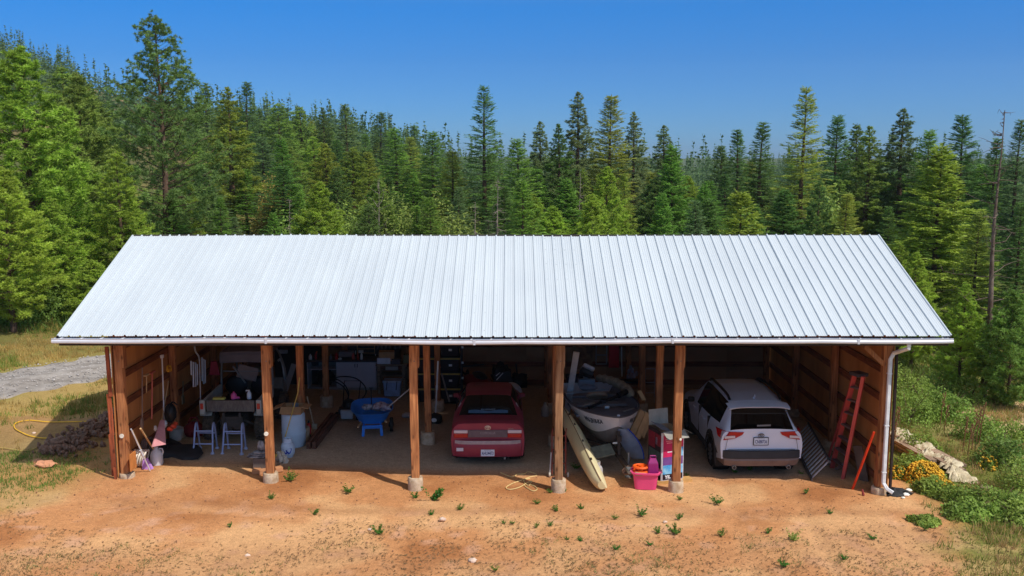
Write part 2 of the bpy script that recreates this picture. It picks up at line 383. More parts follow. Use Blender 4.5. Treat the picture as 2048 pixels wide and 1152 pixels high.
def chips(n, pts, size, flat=.45):
    "irregular little stones: squashed octahedra"
    base = np.array([(1, 0, 0), (-1, 0, 0), (0, 1, 0), (0, -1, 0), (0, 0, 1), (0, 0, -1)], float)
    T0 = np.array([(0, 2, 4), (2, 1, 4), (1, 3, 4), (3, 0, 4), (2, 0, 5), (1, 2, 5), (3, 1, 5), (0, 3, 5)])
    V = base[None] * rn.uniform(.6, 1.2, (n, 6, 1)) * size[:, None, None]; V[:, :, 2] *= flat
    a = rn.uniform(0, 6.28, n); c, s_ = np.cos(a)[:, None], np.sin(a)[:, None]
    x = V[:, :, 0] * c - V[:, :, 1] * s_; y = V[:, :, 0] * s_ + V[:, :, 1] * c
    V = np.stack([x, y, V[:, :, 2]], -1) + pts[:, None, :]
    return V.reshape(-1, 3), (T0[None] + 6 * np.arange(n)[:, None, None]).reshape(-1, 3)
ii = rn.randint(0, len(path) - 1, 4500); pts = []
for i in ii:
    p = path[i]; d = (path[i + 1] - p); nrm = Vector((d.y, -d.x, 0)).normalized(); u = rn.normal(0, .3) if rn.rand() < .5 else rn.uniform(-1.5, 1.5)
    q = p + d * rn.rand() + nrm * u; pts.append((q.x, q.y, 0))
pts = np.array(pts); pts[:, 2] = gz(pts[:, 0], pts[:, 1]) + .06
V, T = chips(len(pts), pts, rn.uniform(.015, .045, len(pts)))
o = link('loose_gravel', npmesh('loose_gravel', V, T, mat('gravel_chip', (185, 178, 172), .9, 0, .3, 3))); tag(o, 'loose grey gravel scattered along the drive', 'gravel'); o['kind'] = 'stuff'

# ---------------- pole barn ----------------
PX = [-8.10, -5.07, -2.03, .98, 3.45, 7.72]; PXI = [-8.10, -5.07, -2.03, 1.05, 3.54, 7.72]; PY = [19.2, 22.25, 25.3, 28.3]
EY, EZ, RY, RZ, BY = 18.68, 3.40, 22.68, 5.06, 29.0
SL = (RZ - EZ) / (RY - EY); BZ = RZ - SL * (BY - RY)
def roofz(y): return EZ + SL * (y - EY) if y < RY else RZ - SL * (y - RY)
barn = thing('pole_barn', 'long open-fronted timber pole barn with a pale ribbed metal roof', 'barn', (-.2, 23.8, 0.1))
BO = Vector(barn.location)
def bpart(name, mb, m, parent=barn, c=None, **k):
    "part of the barn, given in world space; c = the part's own origin"
    c = Vector(c) if c is not None else BO
    mb.v = [tuple(Vector(v) - c) for v in mb.v]
    o = mb.build(name, m, parent, **k)
    o.location = c - BO if parent is barn else c - BO - Vector(parent.location)
    return o
W_POST = wood('post_wood', (202, 138, 88), (146, 88, 54))
W_POST2 = wood('post_wood_weathered', (182, 140, 102), (134, 94, 64))
W_GIRT = wood('girt_wood', (152, 92, 56), (108, 60, 38), 'y'); W_GIRTX = wood('girt_wood_back', (140, 88, 62), (102, 62, 46), 'x')
W_PANEL = mat('plywood_inside', (206, 144, 84), .85, 0, .12, 1.6, .2, 30, (1, 1, .35), (172, 112, 64), spec=.15)
W_BACK = mat('plywood_back', (178, 138, 100), .85, 0, .12, 1.6, .2, 30, (.35, 1, 1), (146, 108, 76), spec=.15)
CONC = mat('cast_concrete', (206, 186, 160), .9, 0, .15, 9, .7, 50, col2=(168, 142, 112), spec=.15)
STL = mat('dull_bolt', (120, 112, 106), .6, .5)
CAPM = mat('white_plastic_cap', (238, 232, 214), .5)
rnd = random.Random(5)
def gnd(x, y): return gzs(x, y)
for r_, y in enumerate(PY):
    for c_, x in enumerate(PX if r_ == 0 else PXI):
        if r_ == 3: y2 = 28.24
        else: y2 = y
        edge = c_ in (0, 5)
        z0 = gnd(x, y2); front = r_ == 0
        fh = [.10, .20, .27, .26, .24, .14][c_] if front else (.3 if not edge else .2)
        if r_ == 3: fh = .02
        top = roofz(y2) - .24
        mb = MB(); n = 9; wv = rnd.uniform(-.012, .012)
        wd = .165 if front else .155
        prev = None; P4 = []
        for i in range(n):
            t = i / (n - 1); z = z0 + fh - .03 + (top - z0 - fh + .03) * t
            ox = wv * math.sin(t * 5 + c_) ; oy = wv * .6 * math.cos(t * 4)
            h = wd / 2 * (1 + .02 * math.sin(t * 11 + c_ * 2)); b = .012
            ring = [(-h + b, -h), (h - b, -h), (h, -h + b), (h, h - b), (h - b, h), (-h + b, h), (-h, h - b), (-h, -h + b)]
            P4.append([(x + ox + a, y2 + oy + d, z) for a, d in ring] + [(x + ox - h + b, y2 + oy - h, z)])
        mb.grid(P4); mb._a(P4[-1][:8], [tuple(range(8))])
        if front:   # the bolted splice block that thickens the head of each front post
            mb.box((x + .02, y2 + .02, top - .42 + .12), (.17 + .012, .17 + .012, .84))
        if c_ == 4 and r_ > 0: mb.box((x - .085, y2, (z0 + fh + top) / 2), (.012, .10, top - z0 - fh))
        po = bpart('post', mb, W_POST if (r_ or c_ not in (3,)) else W_POST2, c=(x, y2, z0), smooth=False)
        if c_ == 3 and front: po['label'] = 'weathered knotty brown post'
        if r_ < 3:
            fr = .155 if front else .175
            mb = MB(); mb.lathe([(fr * 1.03, -.12), (fr * 1.02, fh * .5), (fr, fh - .015), (fr - .012, fh), (.02, fh - .004)], (x + (.0 if c_ else .02), y2, z0), 22)
            for k, v in enumerate(mb.v):
                mb.v[k] = (v[0] + .006 * math.sin(k * 1.7), v[1] + .006 * math.cos(k * 2.3), v[2])
            bpart('footing', mb, CONC, po, c=(x, y2, z0), smooth=True, ang=50)
        if front:
            for q_ in (-.58, -.12): bpart('bolt', MB().cyl((x + .02, y2 - .098, top + q_), (x + .02, y2 - .07, top + q_), .013, None, 6), STL, po, c=(x, y2, z0))
        if front and c_ in (0, 1, 4):
            hz = z0 + {0: .92, 1: 1.06, 4: 1.16}[c_]; ox = {0: .0, 1: -.03, 4: .05}[c_]; rr = .045 if c_ != 4 else .024
            mb = MB(); mb.lathe([(rr, .0), (rr, .018), (rr * .75, .026), (rr * .55, .018), (rr * .3, .02)], (x + ox, y2 - wd / 2 - .03, hz), 18, axis='y')
            bpart('round_cap', mb, CAPM, po, c=(x, y2, z0), smooth=True)
# joints of the gutter
# header beams under the roof, rows of posts
for r_, y in enumerate(PY):
    zz = roofz(y) - .24 - .0; mb = MB()
    y_ = y if r_ < 3 else 28.24
    bpart('beam', mb.box((-.19, y_ - .1125 if r_ else y_ + .1175, zz - .15), (16.3, .06, .28)), wood('beam_wood', (150, 92, 52), (112, 64, 36), 'x'))
for k in range(14):
    x = -8.85 + k * 1.33
    mb = MB(); mb.bar((x, EY + .05, roofz(EY + .05) - .09), (x, RY, RZ - .09), .04, .14)
    mb.bar((x, RY, RZ - .09), (x, BY - .05, roofz(BY - .05) - .09), .04, .14); bpart('rafter', mb, wood('rafter_wood', (170, 112, 66), (130, 80, 46), 'y'))
# side walls: girts and sheathing panels
for side, X in ((-1, -8.10), (1, 7.72)):
    gi = [.40, 1.0, 1.6, 2.2, 2.8] if side < 0 else [.15, .7, 1.3, 1.9, 2.5]
    for z in gi:
        for b in range(3):
            y0, y1 = PY[b] + (.0 if b else -.02), PY[b + 1] - .004
            mb = MB().box((X + side * .102, (y0 + y1) / 2, z + .2 * (side < 0)), (.042, y1 - y0, .145 + rnd.uniform(-.01, .01)), (rnd.uniform(-.004, .004), 0, 0))
            bpart('girt', mb, W_GIRT)
    y = 19.13; k = 0
    while y < 28.4:
        y1 = min(y + 1.22, 28.43); zb = gnd(X, (y + y1) / 2) - .12
        xa, xb = X + side * .126, X + side * .142; off = .003 * (k % 2)
        za, zc = roofz(y) - .18, roofz(y1 + .01) - .18
        vs = [(xa + off, y, zb), (xb + off, y, zb), (xb + off, y1 + .01, zb), (xa + off, y1 + .01, zb), (xa + off, y, za), (xb + off, y, za), (xb + off, y1 + .01, zc), (xa + off, y1 + .01, zc)]
        if y < RY < y1:
            vs = vs[:4] + [(xa + off, y, za), (xb + off, y, za), (xb + off, RY, RZ - .18), (xa + off, RY, RZ - .18), (xb + off, y1 + .01, zc), (xa + off, y1 + .01, zc)]
            fs = [(0, 1, 2, 3), (4, 7, 6, 5), (7, 9, 8, 6), (0, 4, 5, 1), (2, 8, 9, 3), (1, 5, 6, 8, 2), (0, 3, 9, 7, 4)]
        else: fs = [(0, 1, 2, 3), (4, 7, 6, 5), (0, 4, 5, 1), (2, 6, 7, 3), (1, 5, 6, 2), (0, 3, 7, 4)]
        bpart('wall_panel', MB()._a(vs, fs), W_PANEL, c=(xa, y, zb)); y = y1; k += 1
# corner boards nailed down the outside of the left front corner
RED = wood('weathered_red_siding', (176, 92, 58), (110, 58, 40))
for k, (dx, w_, z0, z1, dy) in enumerate(((-.20, .10, .35, 1.25, -.02), (-.215, .09, 1.22, 2.1, .02), (-.19, .08, 2.05, 3.1, 0), (-.155, .05, .30, .55, -.07))):
    bpart('corner_board', MB().bar((-8.10 + dx, 19.12 + dy, z0), (-8.10 + dx - .02, 19.12 + dy, z1), w_, .028, up=(0, 1, 0)), RED)
bpart('corner_board', MB().bar((7.72 + .19, 19.10, 0), (7.72 + .17, 19.10, 3.1), .045, .06, up=(0, 1, 0)), wood('dark_siding', (70, 56, 52), (44, 34, 32)))
# back wall
y = 28.36
for z in (.12, .68, 1.28, 1.88): bpart('girt', MB().box((-.19, 28.345 - .02, z), (15.7, .04, .15)), W_GIRTX)
x = -8.1
while x < 7.7:
    x1 = min(x + 1.22, 7.75)
    bpart('wall_panel', MB().box(((x + x1) / 2, 28.365 + .003 * (int(x * 7) % 2), 1.15), (x1 - x + .01, .016, 2.5)), W_BACK, c=(x, 28.36, 0)); x = x1
bpart('corner_brace', MB().bar((7.25, 19.16, 3.1), (7.66, 19.16, 2.72), .05, .09), W_POST)
# roof: 3 ft ribbed sheets with 9 inch major ribs and small stiffening ribs between
RM = mat('white_steel_roofing', (196, 203, 206), .34, .06, .03, 1.2, 0, 60, (1, .3, 1), spec=.5, col2=(190, 197, 201))
x0, x1 = -9.08, 8.75; NP = 20; pw = (x1 - x0) / NP
def prof(wd):
    p = [(0, 0)]; r = wd / 4
    for k in range(4):
        b = k * r
        if k: p += [(b - .016, 0)]
        p += [(b + .0, .030), (b + .028, .030), (b + .038, 0)]
        for q in (.40, .62, .83):
            p += [(b + r * q - .016, 0), (b + r * q - .007, .004), (b + r * q + .007, .004), (b + r * q + .016, 0)]
    p += [(wd - .016, 0), (wd, .0282), (wd + .022, .0282)]; return p
pr = prof(pw)
def panel(name, ya, za, yb, zb, seg):
    L = math.hypot(yb - ya, zb - za); ny, nz = -(zb - za) / L, (yb - ya) / L; P = []
    for i in range(seg + 1):
        t = i / seg; P.append([(px, ya + (yb - ya) * t + ny * pz, za + (zb - za) * t + nz * pz) for px, pz in pr])
    mb = MB().grid(P)
    if nz < 0: mb.f = [f[::-1] for f in mb.f]
    return mb.mesh(name, RM)
mf = panel('roof_panel', 0, 0, RY - EY + .03, (RY - EY + .03) * SL, 8); mbk = panel('roof_panel', BY - RY, -(BY - RY) * SL, 0, 0, 4)
for i in range(NP):
    dz = rnd.uniform(0, .004) + .012 * math.sin(i * .45); tw = rnd.uniform(-.0008, .0008)
    o = link('roof_panel', mf, barn, Vector((x0 + i * pw, EY - .04 + rnd.uniform(-.012, .012) - (.02 if i >= 10 else 0), EZ + dz)) - BO); o.rotation_euler = (tw * 2, 0, tw)
    o = link('roof_panel', mbk, barn, Vector((x0 + i * pw, RY, RZ + dz)) - BO)
mb = MB()
for t in (.04, .20, .36, .52, .68, .84, .97):
    for i in range(NP):
        for k in range(4):
            yy = EY + (RY - EY) * t + rnd.uniform(-.02, .02); mb.cyl((x0 + i * pw + (k + .235) * pw / 4, yy, roofz(yy) + .0), (x0 + i * pw + (k + .235) * pw / 4, yy, roofz(yy) + .014), .011, .011, 5)
o = bpart('roof_screws', mb, mat('screw_head', (86, 92, 98), .5, .5)); o['kind'] = 'stuff'
DK = mat('dark_trim', (58, 50, 46), .8, 0, .2)
mb = MB(); mb.bar((x0 - .02, RY + .03, RZ + .012), (x1 + .02, RY + .03, RZ + .012), .09, .045); bpart('ridge_closure', mb, DK)
for X in (x0 - .018, x1 + .018):
    mb = MB(); mb.bar((X, EY, EZ - .075), (X, RY, RZ - .075), .024, .15); mb.bar((X, RY, RZ - .075), (X, BY, BZ - .075), .024, .15); bpart('barge_board', mb, DK)
bpart('fascia_board', MB().bar((x0, EY + .035, EZ - .11), (x1, EY + .035, EZ - .11), .03, .17), DK)
# gutter, slightly sagging, with hangers
GM = mat('white_gutter_paint', (206, 208, 214), .4, .05, .05)
gp = [(0.0, .0), (-.105, .0), (-.125, .018), (-.128, .05), (-.112, .075), (-.118, .098), (-.106, .102), (-.100, .078), (-.112, .05), (-.108, .018), (-.006, .014), (-.006, .10), (0, .10)]
def sag(x): return .018 * math.sin((x + 9) * .55) * math.sin((x + 9) * .21) - .012 * abs(math.sin((x + 9) * 1.03)) + .0
GL = 48; P = []
for i in range(GL + 1):
    X = -9.17 + (8.79 + 9.17) * i / GL; P.append([(X, EY + .015 + a, EZ - .128 + sag(X) + b) for a, b in gp])
mb = MB().grid(P); mb._a(P[0], [tuple(range(len(gp)))]); mb._a(P[-1], [tuple(range(len(gp) - 1, -1, -1))]); bpart('gutter', mb, GM)
for k in range(44):
    X = -8.98 + k * .409 + rnd.uniform(-.02, .02); bpart('gutter_hanger', MB().bar((X, EY + .02, EZ - .020 + sag(X)), (X - .03, EY - .098, EZ - .029 + sag(X)), .028, .012), GM)
for X in (-4.9, -.75, 3.2, 6.9): bpart('gutter_joint', MB().box((X, EY - .115, EZ - .078 + sag(X)), (.045, .005, .104)), GM)
# downspout on the right corner
ds = [(7.93, EY - .04, EZ - .15), (7.93, EY - .04, EZ - .24), (7.80, 19.03, EZ - .42), (7.745, 19.055, EZ - .55), (7.745, 19.055, .22), (7.80, 18.98, .11), (7.90, 18.92, .05)]
mb = MB(); P = []
for i, p in enumerate(ds):
    p = Vector(p); d = (Vector(ds[min(i + 1, 6)]) - Vector(ds[max(i - 1, 0)])).normalized(); xx = d.cross(Vector((0, 1, 0))).normalized() if abs(d.y) < .9 else Vector((1, 0, 0)); yy = d.cross(xx).normalized()
    P.append([p + xx * (a * .04) + yy * (b * .032) for a, b in ((-1, -.6), (-.6, -1), (.6, -1), (1, -.6), (1, .6), (.6, 1), (-.6, 1), (-1, .6), (-1, -.6))])
mb.grid(P); mb._a(P[-1][:8], [tuple(range(8))]); dsp = bpart('downspout', mb, mat('white_downspout', (226, 226, 226), .4))
for z in (2.55, 1.45, .45): bpart('strap', MB().box((7.745, 19.055, z), (.09, .074, .022)), mat('white_downspout', (226, 226, 226)), dsp)

# ---------------- summer air ----------------
hz = MB().box((0, 0, 0), (1500, 1500, 150)).build('haze', mat('air', (255, 255, 255))); hz.location = (0, 560, 50)
hm = bpy.data.materials.new('haze'); hm.use_nodes = True; hn = hm.node_tree; hn.nodes.remove(hn.nodes['Principled BSDF'])
pv = hn.nodes.new('ShaderNodeVolumePrincipled'); pv.inputs['Color'].default_value = (.88, .93, 1.0, 1); pv.inputs['Density'].default_value = 0.00015; pv.inputs['Anisotropy'].default_value = 0.2
hn.links.new(pv.outputs[0], hn.nodes['Material Output'].inputs['Volume']); hz.data.materials.clear(); hz.data.materials.append(hm); hz['kind'] = 'stuff'; hz['label'] = 'thin blue summer haze between the barn and the far slopes'; hz['category'] = 'haze'
# ---------------- trees ----------------
LEAF = leafmat('needles', trans=.4); BROAD = leafmat('leaves', trans=.4)
BARK = mat('pine_bark', (112, 88, 72), .95, 0, .25, 5, .6, 30, (1, 1, .3), (70, 58, 50), spec=.1)
BARKG = mat('dead_grey_wood', (158, 146, 134), .95, 0, .2, 5, .3, 30, col2=(112, 100, 90), spec=.1)
def unit(v): return v / np.maximum(np.linalg.norm(v, axis=-1, keepdims=True), 1e-9)
def spikes(c, d, L, wd, rs):
    "thin triangles from c along d"
    n = len(c); p = unit(np.cross(d, rs.normal(size=(n, 3)))); h = (wd / 2)[:, None] * p
    b = c; t = c + d * L[:, None]
    V = np.stack([b - h, b + h, t], 1).reshape(-1, 3); return V
def conifer(seed, H, Rm, kind, base=.12, dens=1.0, taper=.9, tuft=.26, lean=0.0, leafw=.030, top=1.0):
    """returns (crown verts, limb MB). kind 'pine' = round tufts on rising limbs, 'fir' = flat drooping sprays"""
    rs = np.random.RandomState(seed); wood_ = MB(); V = []
    tp = [(0, 0, -.4)]; 
    for i in range(1, 9):
        t = i / 8; tp.append((lean * t * H + .04 * math.sin(t * 7 + seed), .04 * math.cos(t * 5 + seed), H * t))
    rad = [max(.012, .0135 * H * (1 - t / 8) ** .85) for t in range(9)]
    wood_.tube(tp, rad, 7)
    def tx(z): t = z / H; return np.array([lean * t * H + .04 * math.sin(t * 7 + seed), .04 * math.cos(t * 5 + seed), z])
    z = H * base; az = rs.uniform(0, 6.28)
    C_, D_, L_, W_ = [], [], [], []
    while z < H * .985:
        t = (z - H * base) / (H * (1 - base))
        if kind == 'pine': prof_ = (min(1, t / .16) ** .6) * (1 - t ** 1.7) ** taper * .97 + .03 * (1 - t)
        else: prof_ = (min(1, (t + .08) / .14) ** .6) * (1 - t) ** taper * .985 + .015 * (1 - t)
        nb = int(rs.randint(4, 7)) if kind == 'pine' else int(rs.randint(5, 8))
        for k in range(nb):
            az += 2.399 + rs.normal(0, .25); Lb = Rm * prof_ * rs.uniform(.62, 1.12) * (top if t > .8 else 1)
            if Lb < .05: Lb = .05
            zz = z + rs.uniform(-.15, .15) * (H / 14)
            if kind == 'pine': el0 = rs.uniform(-.05, .35) + .5 * t; curve = .35
            else: el0 = rs.uniform(-.25, .05) + .75 * t ** 1.5; curve = .12 if t < .7 else .3
            p = tx(zz); n = max(3, int(Lb / .32)); pts = [p]
            a = az; el = el0
            for q in range(n):
                a += rs.normal(0, .10); el += curve / n + rs.normal(0, .05)
                p = p + np.array([math.cos(a) * math.cos(el), math.sin(a) * math.cos(el), math.sin(el)]) * (Lb / n); pts.append(p)
            pts = np.array(pts)
            if Lb > .35: wood_.tube([tuple(x) for x in pts[::max(1, n // 3)]] + [tuple(pts[-1])], [max(.006, .012 * Lb * (1 - j / 5)) for j in range(len(pts[::max(1, n // 3)]) + 1)], 3)
            if kind == 'pine':
                nt = max(2, int(Lb * 8.0 * dens))
                u = rs.uniform(.38, 1.02, nt) ** .8; f = np.clip(u * n, 0, n - .001); i0 = f.astype(int)
                cp = pts[i0] + (pts[i0 + 1] - pts[i0]) * (f - i0)[:, None]
                sp = .21 * Lb * (1.05 - u)[:, None] + .05
                cp = cp + rs.normal(size=(nt, 3)) * np.array([1, 1, .55]) * sp
                nbl = 24; c = np.repeat(cp, nbl, 0); d = unit(rs.normal(size=(nt * nbl, 3)) + np.array([0, 0, .55]))
                L = rs.uniform(.7, 1.1, nt * nbl) * tuft * (.8 - .35 * t); C_.append(c + d * (.15 * L[:, None])); D_.append(d); L_.append(L); W_.append(np.full(nt * nbl, leafw) * rs.uniform(.8, 1.5, nt * nbl))
            else:
                nt = max(3, int(Lb * 8.5 * dens)); u = rs.uniform(.12, 1.0, nt); f = np.clip(u * n, 0, n - .001); i0 = f.astype(int)
                cp = pts[i0] + (pts[i0 + 1] - pts[i0]) * (f - i0)[:, None]
                ax = unit(pts[i0 + 1] - pts[i0]); side = unit(np.cross(ax, [0, 0, 1.0])) * np.where(rs.rand(nt) < .5, -1, 1)[:, None]
                dirs = unit(ax * .75 + side * rs.uniform(.3, 1.1, (nt, 1)) + np.array([0, 0, -.18]) + rs.normal(size=(nt, 3)) * .15)
                tl = (.20 + .34 * Lb * (1 - u) + .1) * rs.uniform(.6, 1.1, nt)
                nseg = 12
                s_ = np.tile(np.linspace(.05, 1, nseg), nt); c = np.repeat(cp, nseg, 0) + np.repeat(dirs * tl[:, None], nseg, 0) * s_[:, None]
                sd = np.repeat(unit(np.cross(dirs, [0, 0, 1.0])), nseg, 0) * np.where(np.tile(np.arange(nseg) % 2, nt), -1, 1)[:, None]
                d = unit(np.repeat(dirs, nseg, 0) * .7 + sd * .8 + rs.normal(size=(nt * nseg, 3)) * .28 + np.array([0, 0, -.1]))
                C_.append(c); D_.append(d); L_.append(rs.uniform(.10, .20, nt * nseg) * (tuft / .26) * (1 - .4 * t)); W_.append(np.full(nt * nseg, leafw * 1.5))
        z += (.30 if kind == 'pine' else .24) * (H / 12) ** .5 * rs.uniform(.8, 1.25) / max(.75, dens ** .3) * (1.0 if t < .85 else .7)
    C_.append(np.array([tx(H * q) for q in np.linspace(.93, 1, 40)])); D_.append(unit(rs.normal(size=(40, 3)) * .5 + np.array([0, 0, 1]))); L_.append(np.full(40, .12)); W_.append(np.full(40, .03))
    c = np.concatenate(C_); V = spikes(c, np.concatenate(D_), np.concatenate(L_), np.concatenate(W_), rs)
    T = np.arange(len(V)).reshape(-1, 3); return npmesh('crown', V, T, LEAF), wood_.mesh('trunk', BARK, True, 60)
def snag(seed, H, n, Rm, up=.1, mt=None, lo=.25):
    rs = np.random.RandomState(seed); wood_ = MB()
    wood_.tube([(.03 * math.sin(i), .03 * math.cos(i * 1.3), H * i / 8 - .2) for i in range(9)], [max(.012, .013 * H * (1 - i / 8.3)) for i in range(9)], 7)
    br = MB()
    for k in range(n):
        z = H * rs.uniform(lo, .98); a = rs.uniform(0, 6.28); L = Rm * (1.1 - z / H) * rs.uniform(.4, 1.2) + .08; el = rs.uniform(-.3, .3) + up
        p = np.array([0, 0, z]); pts = [tuple(p)]
        for q in range(4):
            p = p + np.array([math.cos(a) * math.cos(el), math.sin(a) * math.cos(el), math.sin(el)]) * L / 4; a += rs.normal(0, .25); el += rs.normal(0, .2) + .06; pts.append(tuple(p))
            if rs.rand() < .6:
                q2 = p + rs.normal(size=3) * L * .16; br.tube([tuple(p), tuple(q2)], [.007, .003], 3)
        br.tube(pts, [.018 * H / 9, .013, .01, .007, .004], 4)
    return wood_.mesh('trunk', mt or BARKG, True, 60), br.mesh('branches', mt or BARKG)
# colours are albedos; a tree of one kind keeps its own tint
PB = lin((150, 176, 66)); PM = lin((132, 158, 72)); PD = lin((110, 136, 70)); PG = lin((132, 148, 92))
FD = lin((98, 130, 62)); FM = lin((118, 154, 62)); FY = lin((146, 164, 62)); FO = lin((146, 158, 64)); FBL = lin((112, 136, 84))
KIND = {
 'pA': conifer(1, 14, 3.3, 'pine', .16, 1.0, .66, .27, leafw=.030),
 'pB': conifer(2, 12, 2.9, 'pine', .08, 1.25, .8, .30, leafw=.038),
 'pC': conifer(3, 13, 1.6, 'pine', .22, 1.3, .8, .22),
 'pD': conifer(4, 13, 2.0, 'pine', .15, 1.25, .7, .24),
 'pS': conifer(5, 5.5, 1.7, 'pine', .03, 1.5, .7, .24),
 'fA': conifer(11, 14, 2.5, 'fir', .10, 1.0, .85, .27, top=1.25),
 'fB': conifer(12, 12, 2.3, 'fir', .04, 1.25, .75, .28),
 'fC': conifer(13, 12, 1.7, 'fir', .05, 1.2, .85, .26),
 'fD': conifer(14, 10, 2.5, 'fir', .03, 1.35, .7, .30, leafw=.038),
 'fS': conifer(15, 5.5, 1.5, 'fir', .02, 1.6, .8, .24),
 'fE': conifer(16, 13, 2.0, 'fir', .05, 1.3, .62, .28)}
KH = dict(pA=14, pB=12, pC=13, pD=13, pS=5.5, fA=14, fB=12, fC=12, fD=10, fS=5.5, fE=13)
def plant(kind, px, top, Y, col, label, cat='tree', group=None, wide=1.0, name=None, X=None):
    "a conifer rooted at depth Y with its tip at image height `top` (used once, to read the height off the photograph)"
    p = at(px, top, Y); X = p.x; z0 = gzs(X, Y); H = max(1.2, p.z - z0); k = H / KH[kind]
    t = thing(name or ('pine_tree' if kind[0] == 'p' else 'fir_tree'), label, cat, (X, Y, z0 - .05), random.Random(int(px * 7 + Y)).uniform(0, 6.28), group)
    cw = (k ** .75) * wide
    cw *= 1.15 if Y < 58 else 1.48
    t.scale = (cw, cw, k)
    cr, tk = KIND[kind]
    o = link('crown', cr, t); j = random.Random(int(px * 13 + Y)).uniform(.88, 1.12); o.color = (col[0] * j, col[1] * j, col[2] * j, 1); link('trunk', tk, t); return t
